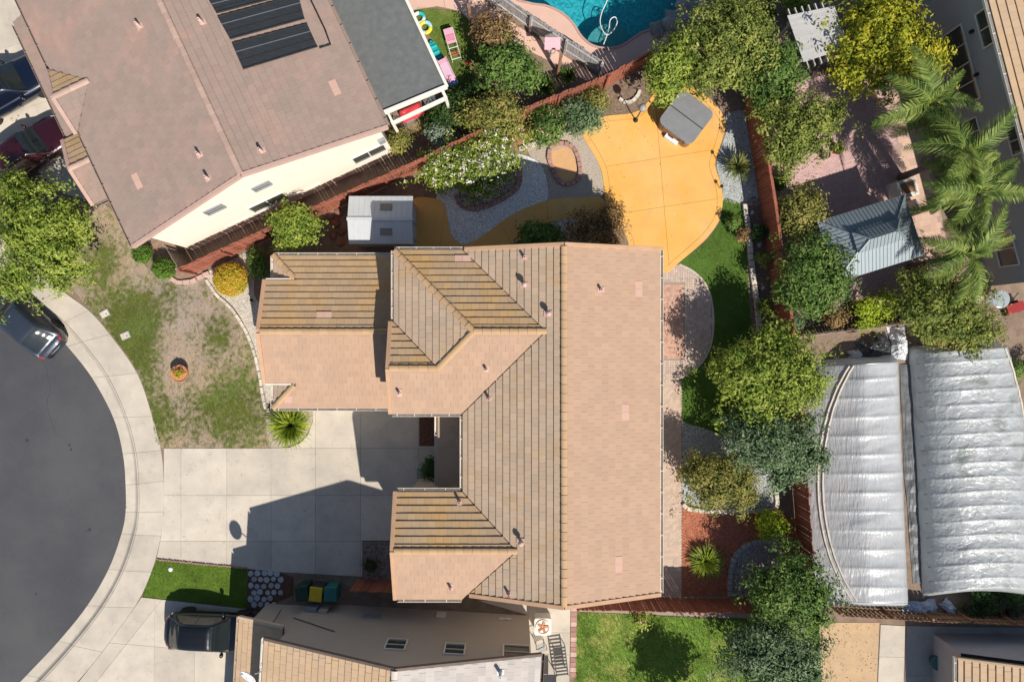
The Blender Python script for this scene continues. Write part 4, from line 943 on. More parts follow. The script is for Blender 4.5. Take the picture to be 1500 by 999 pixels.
w = MB(); wall_prism(w, [tuple(L2(a, b, 0).xy) for a, b in ((.4, .4), (2 * HG - .4, .4), (2 * HG - .4, BL - .4), (.4, BL - .4))], .1, E)
for b in (.4, BL - .4): w.add([L2(.4, b, E), L2(2 * HG - .4, b, E), L2(HG, b, Z2 - .15)], [(0, 1, 2)])
w.add([L2(-1.5, 3.5, .1), L2(-1.5, 6.2, .1), L2(-1.5, 6.2, zl), L2(-1.5, 4.85, zp - .1), L2(-1.5, 3.5, zl)], [(0, 1, 2, 3, 4)])
w.add([L2(-1.5, 3.5, .1), L2(.4, 3.5, .1), L2(.4, 3.5, zl), L2(-1.5, 3.5, zl)], [(0, 1, 2, 3)]); w.add([L2(-1.3, 6.2, .1), L2(-1.3, 12, .1), L2(-1.3, 12, 2.75), L2(-1.3, 6.2, 2.75)], [(0, 1, 2, 3)]); w.add([L2(-1.3, 12, .1), L2(.4, 12, .1), L2(.4, 12, 3.2), L2(-1.3, 12, 2.75)], [(0, 1, 2, 3)])
w.build('wall', cream, H2)
for a, b in ((L2(0, 0, E), L2(HG, 0, Z2)), (L2(HG, 0, Z2), L2(2 * HG, 0, E)), (L2(-.12, 6.68, zd), L2(-.12, 8.1, E + .05)), (L2(-.12, 6.68, zd), L2(-.12, 5.2, E + .05)), (L2(-1.78, 4.85, zp), L2(-1.78, 6.4, zl)), (L2(-1.78, 4.85, zp), L2(-1.78, 3.2, zl))): rake(H2, a, b, M('pink_barge', (.5, .33, .27), (.44, .3, .25), 2, .8) if 'pink_barge' not in bpy.data.materials else bpy.data.materials['pink_barge'])
gm2 = M('brown_gutter', (.30, .23, .2), (.26, .2, .17), 4, .6)
gutter(H2, L2(2 * HG + .06, .1, E), L2(2 * HG + .06, BL, E), gm2); gutter(H2, L2(-.06, .1, E), L2(-.06, 5.1, E), gm2); gutter(H2, L2(-.06, 8.2, E), L2(-.06, BL, E), gm2); gutter(H2, L2(-1.66, 6.6, 2.75), L2(-1.66, 12.1, 2.75), gm2); gutter(H2, L2(-1.6, 3.14, zl), L2(.3, 3.14, zl), gm2)
n2 = (-v2.x, -v2.y, 0); pw = L2(0, .4, 0)
window(H2, 394, 297, pw, n2, 1.75, 1.15); window(H2, 541, 226, pw, n2, 1.6, 1.0); window(H2, 383, 273, pw, n2, .75, .5, False, 2, greypl, 'louvre'); window(H2, 314, 307, pw, n2, .8, .55, False, 2, greypl, 'louvre')
for a, b in (((330, 333), (470, 268)), ):
    MB().beam(hit(*a, pw + Vector(n2) * .03, Vector(n2)), hit(*b, pw + Vector(n2) * .03, Vector(n2)), .05, .05).build('conduit', trim, H2)
wp_ = hit(558, 205, pw, Vector(n2)); MB().box(wp_ + Vector(n2) * .08, (.3, .16, .4), rz=.44).build('meter_box', greypl, H2)
for k, u, v in (('west', 205, 40), ('west', 293, 228), ('east', 383, 222), ('west', 305, 262), ('east', 296, 34)): vent_pipe(r2, k, u, v, h=.4)
for k, u, v, nx, ny in (('east', 497, 127, 2, 1), ('west', 195, 270, 2, 1)): patch(r2, k, u, v, nx, ny)
solm = M('solar_mat', (0.022, 0.026, 0.03), (0.034, 0.038, 0.042), 3, .5, bump=.5, bscale=12, stretch=(1, 8, 1))
o_, n_, e_, up_ = r2.planes['east']; off = o_ + n_ * .09
def mat_panel(c4):
    q = [hit(u, v, off, n_) for u, v in c4]; m = MB(); m.add(q + [p - n_ * .03 for p in q], [(0, 1, 2, 3)[::-1] if (q[1] - q[0]).cross(q[3] - q[0]).dot(n_) < 0 else (0, 1, 2, 3), (0, 4, 5, 1), (1, 5, 6, 2), (2, 6, 7, 3), (3, 7, 4, 0)])
    o = m.build('solar_mat', solm, H2)
    hd = MB()
    for a, b in ((q[0], q[3]), (q[1], q[2])): hd.tube([a + n_ * .02, b + n_ * .02], .035, 8)
    hd.build('header_pipe', black_metal, o)
    for t in (.33, .66): MB().beam(q[0].lerp(q[1], t) + n_ * .012, q[3].lerp(q[2], t) + n_ * .012, .03, .008, n_).build('strap', steel if t < .5 else black_metal, o)
mat_panel([(306, 1), (317, 20), (441, -12), (432, -30)]); mat_panel([(319, 26), (337, 58), (446, 28), (437, -6)]); mat_panel([(340, 65), (356, 102), (465, 69), (450, 36)])
sp = MB().tube([hit(u, v, off + n_ * .03, n_) for u, v in ((468, 71), (484, 66), (476, 44), (452, -6))], .035, 8); sp.build('solar_pipe', black_metal, H2)
# ---- grey patio cover beside it
PC = thing('patio_cover', 'grey shingled patio cover with white frame beside the pinkish roofed house', 'patio cover', (0, 0, 0))
zpc = 2.85
q = [W(485, -40, 2.95), W(569, 182, 2.95), W(655, 127, zpc), W(585, -40, zpc)]
q = [L2(2 * HG + .15, .2, 3.05), L2(2 * HG + .15, 9, 3.05), L2(2 * HG + 3.35, 9, zpc), L2(2 * HG + 3.35, .2, zpc)]
def loc2(u, v, z): p = W(u, v, z).xy - A2; return (p.dot(u2), p.dot(v2))
a0, b0 = loc2(562, 168, 2.95); a1, b1 = loc2(655, 128, zpc)
q = [L2(a0, b0, 3.05), L2(a0, 9.5, 3.05), L2(a1, 9.5, zpc), L2(a1, b1, zpc)]
m = MB(); m.add(q + [p - Vector((0, 0, .12)) for p in q], [(3, 2, 1, 0), (4, 5, 6, 7), (0, 1, 5, 4), (1, 2, 6, 5), (2, 3, 7, 6), (3, 0, 4, 7)])
shing = M('grey_shingle', (0.115, 0.125, 0.125), (0.15, 0.155, 0.155), 3, .95, bump=.5, bscale=60, c3=(.2, .2, .2), s3=30, lo3=.55, hi3=.8)
m.build('cover_roof', shing, PC)
# shingle courses: thin strips overlapping like steps
for i in range(22):
    t0, t1 = i / 22, (i + 1.15) / 22; z = Vector((0, 0, .012 + .004 * (i % 3)))
    a = q[3].lerp(q[0], t0) + z; b = q[2].lerp(q[1], t0) + z; c = q[2].lerp(q[1], min(1, t1)) + Vector((0, 0, .002)); d = q[3].lerp(q[0], min(1, t1)) + Vector((0, 0, .002))
    MB().add([a, b, c, d, a - z, b - z], [(0, 1, 2, 3), (4, 5, 1, 0)]).build('shingle_course', shing, PC)
f = Vector((0, 0, .03))
MB().beam(q[3] + f, q[0] + f, .16, .22).build('fascia', trim, PC, bevel=.01); MB().beam(q[2] + f, q[3] + f, .14, .2).build('fascia', trim, PC, bevel=.01)
aa, ab = a1 - .25, b1 - .35
for a, b in ((aa, ab), (a0 + .2, ab), (aa, 4.5), (aa, 9)): p = L2(a, b, 0); MB().box((p.x, p.y, 1.45), (.14, .14, 2.7), rz=.44).build('post', trim, PC, bevel=.01)
MB().beam(L2(a0 + .2, ab, 2.6), L2(aa, ab, 2.6), .14, .2).build('beam', trim, PC, bevel=.01); MB().beam(L2(aa, ab, 2.61), L2(aa, 9.3, 2.61), .14, .2).build('beam', trim, PC, bevel=.01)
for a in (aa, a0 + .2): MB().beam(L2(a, ab, 2.74), L2(a, b1 + .1, 2.76), .1, .12).build('rafter', trim, PC)

# ---------------------------------------------------------------- the taupe house below
H3 = thing('house', 'two storey taupe stucco house with tan tiled gable beside the neighbour driveway', 'house', (0, 0, 0))
A3, u3, v3 = Vector((-10.27, -12.34)), Vector((.9983, -.0573)), Vector((-.0573, -.9983))
def L3(a, b, z): p = A3 + u3 * a + v3 * b; return Vector((p.x, p.y, z))
HG3 = 5.76; Z3 = E + PITCH * HG3; BL3 = 9
r3 = Roof(H3, tile_tan, M('tan_ridge', (.62, .55, .48), (.55, .48, .42), 2, .85, rnd=.08)); r3.slope([L3(0, 0, E), L3(HG3, 0, Z3), L3(HG3, BL3, Z3), L3(0, BL3, E)], 'west')
r3.slope([L3(-1.95, .15, 2.7), L3(.3, .15, 2.7 + PITCH * 2.25), L3(.3, BL3, 2.7 + PITCH * 2.25), L3(-1.95, BL3, 2.7)], 'garage')
r3.ridge(L3(HG3, 0, Z3), L3(HG3, BL3, Z3)); r3.finish()
r3b = Roof(H3, M('pale_east_tile', (.50, .45, .41), (.45, .41, .38), 1.5, .9, rnd=.1, bump=.3)); r3b.slope([L3(2 * HG3, 0, E), L3(HG3, 0, Z3), L3(HG3, BL3, Z3), L3(2 * HG3, BL3, E)], 'east'); r3b.finish()  # paler, greyer tile on the east slope
w = MB(); wall_prism(w, [tuple(L3(a, b, 0).xy) for a, b in ((.4, .35), (2 * HG3 - .4, .35), (2 * HG3 - .4, BL3 - .4), (.4, BL3 - .4))], .1, E)
w.add([L3(.4, .35, E), L3(2 * HG3 - .4, .35, E), L3(HG3, .35, Z3 - .15)], [(0, 1, 2)]); wall_prism(w, [tuple(L3(a, b, 0).xy) for a, b in ((-1.6, .5), (.5, .5), (.5, BL3), (-1.6, BL3))], .1, 2.7)
w.add([L3(-1.6, .5, 2.7), L3(.4, .5, 2.7), L3(.4, .5, 3.3)], [(0, 1, 2)])
w.build('wall', taupe, H3)
dk3 = M('dark_barge', (.16, .12, .1), (.13, .1, .08), 3, .7)
for a, b in ((L3(0, -.03, E), L3(HG3, -.03, Z3)), (L3(HG3, -.03, Z3), L3(2 * HG3, -.03, E)), (L3(-1.95, .12, 2.7), L3(.3, .12, 2.7 + PITCH * 2.25))): rake(H3, a, b, M('sand_barge', (.62, .46, .33), (.56, .42, .3), 2, .8) if a.z < 3 else dk3, w=.12)
gutter(H3, L3(-.06, 0, E), L3(-.06, BL3, E), trim); gutter(H3, L3(2 * HG3 + .06, 0, E), L3(2 * HG3 + .06, BL3, E), dk3); gutter(H3, L3(-2.0, .15, 2.7), L3(-2.0, BL3, 2.7), M('sand_gutter', (.66, .5, .36), (.6, .46, .34), 3, .6))
n3 = Vector((-v3.x, -v3.y, 0)); p3 = L3(0, .35, 0)
window(H3, 580, 945, p3, n3, .85, .95, False); window(H3, 666, 952, p3, n3, .85, .95, False); window(H3, 757, 956, p3, n3, 1.15, 1.2, False)
def wbox(u, v, w, h, d, mat, name): c = hit(u, v, p3, n3); x = Vector((0, 0, 1)).cross(n3); MB().box(c + n3 * d / 2, (w, h, d), rot=Matrix((x, Vector((0, 0, 1)), n3)).transposed()).build(name, mat, H3, bevel=.01)
wbox(458, 893, .55, .7, .22, greypl, 'meter_box'); wbox(474, 896, .4, .5, .15, taupe, 'meter_box'); wbox(545, 903, .8, .5, .04, greypl, 'wall_panel'); wbox(646, 901, .45, .55, .06, trim, 'vent_grille')
for a, b in (((430, 905), (490, 925)), ((398, 915), (412, 893))): MB().beam(hit(*a, p3 + n3 * .04, n3), hit(*b, p3 + n3 * .04, n3), .03, .03).build('conduit', darkpl, H3)
orn = hit(740, 908, p3, n3); om = MB(); x3 = Vector((0, 0, 1)).cross(n3)
for s in (-1, 1): om.beam(orn + n3 * .05, orn + n3 * .05 + x3 * s * .3 + Vector((0, 0, .12)), .05, .05); om.beam(orn + n3 * .05, orn + n3 * .05 + x3 * s * .3 - Vector((0, 0, .12)), .05, .05)
om.build('wall_ornament', whitepl, H3)
vent_pipe(r3b, 'east', 733, 985, r=.07, h=.5, flash=whitepl)

# ---------------------------------------------------------------- grey house at the east, small house at the corner
H4 = thing('house', 'grey stucco house with tall wall and tan roof behind the palms', 'house', (0, 0, 0))
d4 = Vector((.2525, -.9676)); i4 = Vector((.9676, .2525)); A4 = Vector((19.7, 14.15)) - d4 * 4
def L4(a, b, z): p = A4 + i4 * a + d4 * b; return Vector((p.x, p.y, z))
r4 = Roof(H4, tile_tan); BL4 = 16.4; r4.slope([L4(0, 0, E), L4(5, 0, E + PITCH * 5), L4(5, BL4, E + PITCH * 5), L4(0, BL4, E)], 'west'); r4.slope([L4(10, 0, E), L4(5, 0, E + PITCH * 5), L4(5, BL4, E + PITCH * 5), L4(10, BL4, E)], 'east', False); r4.ridge(L4(5, 0, E + PITCH * 5), L4(5, BL4, E + PITCH * 5)); r4.finish(120)
w = MB(); wall_prism(w, [tuple(L4(a, b, 0).xy) for a, b in ((.42, .4), (9.6, .4), (9.6, BL4 - .4), (.42, BL4 - .4))], .1, E); w.build('wall', greystucco, H4)
gutter(H4, L4(-.06, 0, E), L4(-.06, BL4, E), trim)
n4 = Vector((-i4.x, -i4.y, 0)); p4 = L4(.42, 0, 0)
window(H4, 1402, 72, p4, n4, 1.7, 1.3); window(H4, 1417, 124, p4, n4, 1.7, 1.2); window(H4, 1447, 40, p4, n4, 1.5, .9); window(H4, 1425, 195, p4, n4, 1.2, 1.0); window(H4, 1490, 205, p4, n4, 1.2, .8); window(H4, 1474, 365, p4, n4, 1.6, 1.2)
for u, v in ((1425, 47), (1432, 110)): c = hit(u, v, p4, n4); MB().box(c + n4 * .06, (.12, .12, .2)).build('wall_lamp', black_metal, H4)
H5 = thing('house', 'small low house with tan roof at the grey concrete yard', 'house', (0, 0, 0))
r5 = Roof(H5, tile_tan); z5 = 2.2; r5.slope([(20.28, -14.4, z5), (24.6, -14.4, z5 + PITCH * 4.3), (24.6, -22, z5 + PITCH * 4.3), (20.28, -22, z5)], 'west'); r5.slope([(28.9, -14.4, z5), (24.6, -14.4, z5 + PITCH * 4.3), (24.6, -22, z5 + PITCH * 4.3), (28.9, -22, z5)], 'east', False); r5.finish(120)
w = MB(); wall_prism(w, [(20.45, -14.2), (28.7, -14.2), (28.7, -21.8), (20.45, -21.8)], .1, z5); w.add([(20.45, -14.2, z5), (28.7, -14.2, z5), (24.6, -14.2, z5 + PITCH * 4.2)], [(0, 1, 2)]); w.build('wall', M('mauve_stucco', (.40, .37, .37), (.37, .34, .34), 2, .9), H5)
gutter(H5, (20.22, -14.4, z5), (20.22, -22, z5), trim); rake(H5, (20.28, -14.43, z5), (24.6, -14.43, z5 + PITCH * 4.3), M('tan_barge', (.5, .36, .24), (.45, .33, .22), 2, .8), w=.12)

# ---------------------------------------------------------------- fences
def fence(name, label, line, mat, h=1.8, bw=0.14, gap=0.012, group=None, z0=LOT, side=1, rail=None, cap=False):
    pts = [W(u, v, z0) for u, v in line]; root = thing(name, label, 'fence', pts[0], 0, group); o0 = pts[0]
    bm_ = MB().box((0, 0, h / 2 + .03), (bw, .02, h), taper=1.0).mesh('fence_board', mat); rail = rail or mat
    pm_ = MB().box((0, 0, h / 2), (.1, .1, h + .04)).mesh('fence_post', rail)
    for a, b in zip(pts, pts[1:]):
        d = (b - a); L_ = d.length; d = d / L_; ang = math.atan2(d.y, d.x); nr = Vector((-d.y, d.x, 0)) * side
        n = int(L_ / (bw + gap))
        for i in range(n):
            o = link('fence_board', bm_, root); o.location = a + d * ((i + .5) * L_ / n) - o0 + nr * RND.uniform(-.004, .004); o.rotation_euler = (RND.uniform(-.012, .012), RND.uniform(-.008, .008), ang); o.scale = (1, 1, RND.uniform(.985, 1.01))
        k = max(1, round(L_ / 2.4))
        for i in range(k + 1):
            o = link('fence_post', pm_, root); o.location = a + d * (i * L_ / k) - o0 - nr * .075; o.rotation_euler = (0, 0, ang)
        for zz in (.35, h - .3):
            MB().beam(a - o0 - nr * .035 + Vector((0, 0, zz)), b - o0 - nr * .035 + Vector((0, 0, zz)), .045, .09).build('fence_rail', rail, root)
        if cap: MB().beam(a - o0 + Vector((0, 0, h + .055)) - nr * .02, b - o0 + Vector((0, 0, h + .055)) - nr * .02, .13, .035).build('cap_board', rail, root)
    return root
fence('board_fence', 'red stained board fence between the cream house wall and the grey shed', [(287, 400), (458, 322), (626, 246)], redwood, side=1)
fence('board_fence', 'red stained board fence behind the white flowering shrub and ochre patio', [(628, 245), (766, 178), (815, 158), (883, 131), (948, 97)], redwood, side=1)
fence('board_fence', 'red stained side fence between the turf and the pink paver yard', [(1086, 132), (1114, 310), (1140, 492)], redwood, side=-1, cap=True)
fence('board_fence', 'red stained side fence between the red mulch bed and the plastic tunnels', [(1141, 494), (1161, 714), (1173, 874)], redwood, side=-1)
fence('board_fence', 'red stained back fence between the red mulch and the light green lawn', [(842, 872), (1010, 876), (1172, 877)], redwood, side=1)
fence('board_fence', 'grey weathered board fence between the pool deck and play yard', [(702, -8), (778, 46), (878, 110)], M('pale_board', (.48, .46, .45), (.4, .38, .37), 3, .85, rnd=.1, bump=.2), h=1.5, side=1)
fence('board_fence', 'brown rail fence below the plastic tunnels', [(1215, 888), (1290, 893), (1400, 898), (1520, 903)], brownwood, h=1.2, bw=.16, gap=.05, side=-1)
fence('board_fence', 'low weathered fence between the gazebo yard and the tunnels', [(1160, 494), (1240, 484), (1330, 473), (1385, 466)], greywood, h=.9, side=1)
fence('side_gate', 'weathered narrow gate closing the alley beside the cream wall', [(266, 366), (284, 399)], greywood, h=1.6, side=1)
fence('side_gate', 'red stained gate beside the rubbish bins', [(524, 848), (622, 852)], redwood, h=1.6, side=1)

# ---------------------------------------------------------------- trees and shrubs
LEAFV = np.array([(0, -1, 0), (.46, -.1, .16), (0, 1, 0), (-.46, -.1, .16)], float); LEAFF = [(0, 1, 2), (0, 2, 3)]
LM = {
 'olive': leaf_mat('leaf_olive', [(0.065, 0.098, 0.019), (0.156, 0.202, 0.039), (0.273, 0.312, 0.065), (0.442, 0.429, 0.117)]),
 'green': leaf_mat('leaf_green', [(0.033, 0.072, 0.016), (0.078, 0.150, 0.029), (0.156, 0.247, 0.052), (0.260, 0.338, 0.091)]),
 'lightgreen': leaf_mat('leaf_lightgreen', [(0.065, 0.111, 0.016), (0.169, 0.247, 0.033), (0.312, 0.377, 0.058), (0.442, 0.481, 0.117)]),
 'yellow': leaf_mat('leaf_yellow', [(.10, .13, .015), (.24, .27, .02), (.42, .41, .03), (.55, .49, .06)]),
 'blue': leaf_mat('leaf_bluegreen', [(0.039, 0.078, 0.033), (0.098, 0.163, 0.065), (0.182, 0.260, 0.130), (0.312, 0.377, 0.221)]),
 'autumn': leaf_mat('leaf_autumn', [(.07, .09, .02), (.17, .19, .04), (.32, .30, .075), (.46, .36, .12)]),
 'lime': leaf_mat('leaf_lime', [(0.143, 0.234, 0.013), (0.338, 0.429, 0.026), (0.546, 0.598, 0.052)]),
 'rust': leaf_mat('leaf_rust', [(0.091, 0.065, 0.026), (0.208, 0.130, 0.058), (0.338, 0.208, 0.091), (0.442, 0.312, 0.130)]),
 'gold': leaf_mat('leaf_gold', [(0.208, 0.221, 0.019), (0.468, 0.364, 0.033), (0.650, 0.468, 0.052), (0.546, 0.260, 0.052)]),
 'dark': leaf_mat('leaf_dark', [(0.019, 0.046, 0.013), (0.052, 0.104, 0.026), (0.104, 0.169, 0.039)]),
 'sage': leaf_mat('leaf_sage', [(0.156, 0.208, 0.143), (0.312, 0.377, 0.273), (0.494, 0.559, 0.429)]),
 'boxwood': leaf_mat('leaf_boxwood', [(0.039, 0.091, 0.013), (0.104, 0.195, 0.026), (0.195, 0.312, 0.039)]),
}
petal_w = M('white_petal', (.80, .76, .72), (.74, .62, .58), 3, .7, rnd=.08, bump=0)
petal_p = M('pink_petal', (.70, .40, .36), (.6, .3, .25), 3, .7, rnd=.12, bump=0)

def crown_pts(c, rad, nclu, rough=.28, low=-.35, fill=.55):
    out = []
    if fill > .7:                     # clipped ball: an even shell
        while len(out) < nclu:
            d = NR.normal(size=3); d /= np.linalg.norm(d)
            if d[2] > low: out.append(c + d * (fill + (1 - fill) * NR.random()) * rad)
        return np.array(out)
    # twigs gathered along limbs that fan out from the middle, so the outline is ragged and gaps open between limbs
    nl = max(7, min(34, nclu // 9)); dirs = []
    for i in range(nl):
        z = low + (1 - low) * ((i + .5) / nl) ** .85; a = i * 2.39996 + NR.normal() * .35; r = math.sqrt(max(0, 1 - z * z)); dirs.append((np.array([r * math.cos(a), r * math.sin(a), z]), 1 + rough * NR.normal() * .55))
    for i in range(nclu):
        d, L_ = dirs[i % nl]; L_ = min(1.3, max(.6, L_)); t = .3 + .7 * NR.random() ** .55; sp = .20 * (.35 + t)
        out.append(c + (d * L_ * t + NR.normal(size=3) * sp * np.array([1, 1, .6])) * rad * .9)
    return np.array(out)

def leaves(name, centers, per, sig, leaf, mat, tilt=.75, flat=.7, core=None):
    n = len(centers) * per; d = NR.normal(size=(n, 3)); cen = np.repeat(centers, per, 0); pos = cen + d * np.array([sig, sig, sig * flat]); s = leaf * (.6 + .8 * NR.random(n))
    # leaves turn outwards from their twig and from the crown, so clumps have a lit and a shaded side
    nr = d / np.linalg.norm(d, axis=1)[:, None] * .8 + np.array([0, 0, .55]) + NR.normal(size=(n, 3)) * .4 * tilt
    if core is not None:
        o = cen - core; nr += o / (np.linalg.norm(o, axis=1)[:, None] + 1e-6) * .6
    z = nr / np.linalg.norm(nr, axis=1)[:, None]; a = NR.normal(size=(n, 3)); x = np.cross(a, z); x /= np.linalg.norm(x, axis=1)[:, None]; y = np.cross(z, x)
    return np_inst(name, LEAFV, LEAFF, pos, np.stack([x, y, z], 2), s, mat)

def tree(name, label, u, v, zc, ru, rv, rz, lm, n=7000, leaf=.085, sig=.17, cat='tree', group=None, rough=.42, lobes=(), per=14, trunk_r=.1, fill=.5, flowers=None, low=-.35, base=LOT, tilt=.75, limbs=9):
    lower = (lambda z: z if z < 2.2 else 2.2 + (z - 2.2) * .4); zc = lower(zc); lobes = [(a_, b_, r_, lower(z_)) for a_, b_, r_, z_ in lobes]; rz = rz * (.85 if rz > 1 else 1)
    k = (CAMH - zc) / FPX; c = W(u, v, zc); root = thing(name, label, cat, (c.x, c.y, base), 0, group); c0 = np.array([c.x, c.y, base])
    n = int(n * 1.5); per = per if per < 10 else 24; sig = sig if per < 10 else sig * .92
    cl = [crown_pts(np.array(c) - c0, np.array([ru * k, rv * k, rz]), n // per if not lobes else int(n / per * .6), rough, low, fill)]
    for (lu, lv, lr, lz) in lobes:
        lc = W(lu, lv, lz); cl.append(crown_pts(np.array(lc) - c0, np.array([lr * k, lr * k, lr * k * .7]), max(8, int(n / per * .4 / len(lobes))), rough, low, fill))
    cl = np.vstack(cl); cl[:, 2] = np.maximum(cl[:, 2], .08)
    cr = link('crown', leaves('crown', cl, per, sig, leaf * .98, LM[lm], core=np.array(c) - c0 - np.array([0, 0, rz * .4])), root)
    # trunk with limbs
    hb = max(.15, (zc - base) - rz * .55); m = MB(); bend = Vector((RND.uniform(-.12, .12), RND.uniform(-.12, .12), 0))
    m.tube([(0, 0, -.05), bend * .5 + Vector((0, 0, hb * .5)), bend + Vector((0, 0, hb))], [trunk_r * 1.25, trunk_r, trunk_r * .85], 8)
    for i in range(limbs):
        t = cl[RND.randrange(len(cl))]; t = Vector(t); s = bend + Vector((0, 0, hb * RND.uniform(.7, 1))); mid_ = s.lerp(t, .5) + Vector((0, 0, .12))
        m.tube([s, mid_, t], [trunk_r * .55, trunk_r * .35, trunk_r * .1], 5)
    m.build('trunk', bark, root, True)
    if flowers:
        fm, nf, fs, zmin = flowers; sel = cl[cl[:, 2] > np.quantile(cl[:, 2], zmin)]; cc = sel[NR.integers(0, len(sel), nf)] + np.array([0, 0, .12])
        link('flowers', leaves('flowers', cc, 4, .07, fs, fm, .5), root)
    return root
T = tree
T('street_tree', 'broad olive green tree overhanging the parked car and pavement', 50, 346, 3.6, 72, 78, 1.5, 'lightgreen', 13000, .08, lobes=((92, 395, 32, 3.2), (25, 290, 40, 3.3), (105, 330, 34, 3.2), (22, 412, 26, 3.0)), trunk_r=.16)
T('citrus_tree', 'small round citrus tree between the red fence and garage', 432, 335, 2.0, 32, 30, .85, 'lightgreen', 3600, .075)
T('fruit_tree', 'olive fruit tree in the corner beside the hot tub', 984, 98, 2.6, 36, 44, 1.1, 'lightgreen', 6000, .085, lobes=((970, 120, 22, 2.2), (1000, 70, 22, 2.5)))
T('shade_tree', 'large grey green tree behind the hot tub', 1068, 62, 3.4, 66, 60, 1.5, 'olive', 12000, .08, lobes=((1100, 100, 32, 3), (1040, 110, 30, 2.8), (1075, 20, 38, 3.2)), trunk_r=.15)
T('orange_tree', 'dark green leafy tree between the white pergola and red side fence', 1130, 104, 2.4, 38, 44, 1.1, 'green', 6500, .09, lobes=((1150, 120, 20, 2.2), (1115, 140, 22, 2.2)))
T('olive_tree', 'pale olive tree leaning over the pink paver yard beside the side fence', 1168, 190, 2.8, 52, 46, 1.2, 'olive', 8500, .08, lobes=((1210, 170, 30, 2.8), (1150, 230, 28, 2.4), (1130, 160, 26, 2.5)))
T('maple_tree', 'large bright yellow tree beside the white pergola', 1306, 62, 3.2, 72, 72, 1.2, 'yellow', 13000, .095, lobes=((1250, 100, 30, 3), (1350, 90, 34, 3.2), (1282, 30, 34, 3.2)), trunk_r=.15)
T('orange_shrub', 'orange brown shrub at the corner of the pink paver yard', 1172, 312, 1.8, 28, 38, .8, 'autumn', 3600, .075, cat='shrub')
T('lemon_tree', 'dense green tree beside the metal gazebo roof', 1190, 398, 2.4, 50, 52, 1.1, 'green', 9000, .08, lobes=((1160, 430, 24, 2.0), (1215, 420, 28, 2.1), (1185, 440, 24, 1.9)))
T('shade_tree', 'yellow green tree shading the turf beside the side fence', 1122, 552, 3.3, 74, 62, 1.4, 'lightgreen', 13500, .085, lobes=((1080, 530, 34, 3), (1170, 560, 36, 3), (1130, 510, 34, 3.2)), trunk_r=.14)
T('pepper_tree', 'blue green tree between the turf and the plastic tunnels', 1138, 650, 2.9, 62, 46, 1.2, 'blue', 11000, .08, lobes=((1180, 670, 28, 2.6), (1095, 625, 30, 2.6), (1150, 690, 28, 2.4)))
T('fruit_tree', 'spreading yellow green fruit tree in the gravel bed', 1056, 704, 1.9, 52, 46, .75, 'autumn', 8500, .07, lobes=((1025, 690, 26, 1.8), (1085, 715, 24, 1.8)), fill=.35)
T('camphor_tree', 'dense dark green tree at the corner planter with curved edging', 1158, 862, 3.0, 58, 54, 1.3, 'green', 11000, .08, lobes=((1185, 890, 30, 2.8), (1130, 890, 30, 2.6)), trunk_r=.13)
T('camphor_tree', 'blue green tree at the edge of the light green lawn', 1132, 962, 3.0, 68, 54, 1.3, 'blue', 11500, .08, lobes=((1170, 985, 30, 2.8), (1095, 940, 28, 2.6)), trunk_r=.13)
T('garden_tree', 'tree just beyond the lawn that throws a dark leafy shadow over it', 1058, 1122, 6.0, 42, 42, 1.3, 'green', 3800, .09, trunk_r=.12)
T('olive_tree', 'wild olive brown tree between the gazebo and the plastic tunnels', 1388, 446, 2.4, 72, 44, 1.0, 'olive', 10500, .075, lobes=((1420, 485, 34, 2.0), (1360, 470, 28, 2.0), (1340, 420, 24, 2.0)), fill=.4)
T('shrub', 'bushy orange brown shrub at the end of the plastic tunnel', 1405, 500, 1.3, 34, 18, .6, 'autumn', 2600, .065, cat='shrub')
# the flowering hedge and shrubs along the back fence
T('rose_shrub', 'long shrub covered in white flowers above the kidney planter', 688, 240, 1.4, 72, 34, .7, 'lightgreen', 9000, .07, cat='shrub', lobes=((735, 200, 36, 1.4), (640, 258, 28, 1.2), (700, 270, 24, 1.0)), flowers=(petal_w, 420, .055, .45), fill=.3)
T('ornamental_shrub', 'yellow green shrub behind the white flowering shrub', 722, 168, 1.9, 40, 30, .8, 'autumn', 5000, .07, cat='shrub', lobes=((745, 185, 22, 1.6), (700, 180, 20, 1.6)))
T('laurel_shrub', 'tall dark green shrub beside the play lawn', 742, 98, 1.9, 34, 36, .9, 'green', 5200, .08, cat='shrub', lobes=((770, 110, 24, 1.6), (730, 70, 22, 1.6)))
T('purple_shrub', 'dark purple tinged shrub beside the salmon apron', 722, 52, 1.6, 26, 24, .8, 'rust', 2600, .075, cat='shrub')
T('laurel_shrub', 'low dark shrub between the play lawn and yellow green shrub', 668, 165, 1.0, 36, 26, .5, 'dark', 3600, .08, cat='shrub', lobes=((700, 140, 22, 1.0), (640, 180, 18, .8)))
T('sage_shrub', 'silvery sage shrub between the dark shrub and red fence', 645, 200, .9, 16, 14, .4, 'sage', 1300, .06, cat='shrub')
T('rust_shrub', 'thin reddish shrub at the corner of the cream house', 584, 208, 1.0, 14, 20, .5, 'autumn', 900, .06, cat='shrub')
T('rose_shrub', 'rounded green rose bush with pink blossoms beside the red fence', 803, 184, 1.1, 22, 25, .55, 'green', 3000, .065, cat='shrub', flowers=(petal_p, 30, .05, .5))
T('rose_shrub', 'rounded sage green rose bush beside the ochre patio', 850, 172, 1.1, 26, 24, .55, 'blue', 3200, .07, cat='shrub')
T('heather_shrub', 'rusty brown shrub against the red fence above the ochre patio', 873, 148, 1.1, 17, 15, .5, 'autumn', 1700, .06, cat='shrub')
T('shade_shrub', 'dark green shrub in the shade behind the tan tiled house', 792, 346, 1.0, 34, 18, .5, 'green', 3000, .075, cat='shrub')
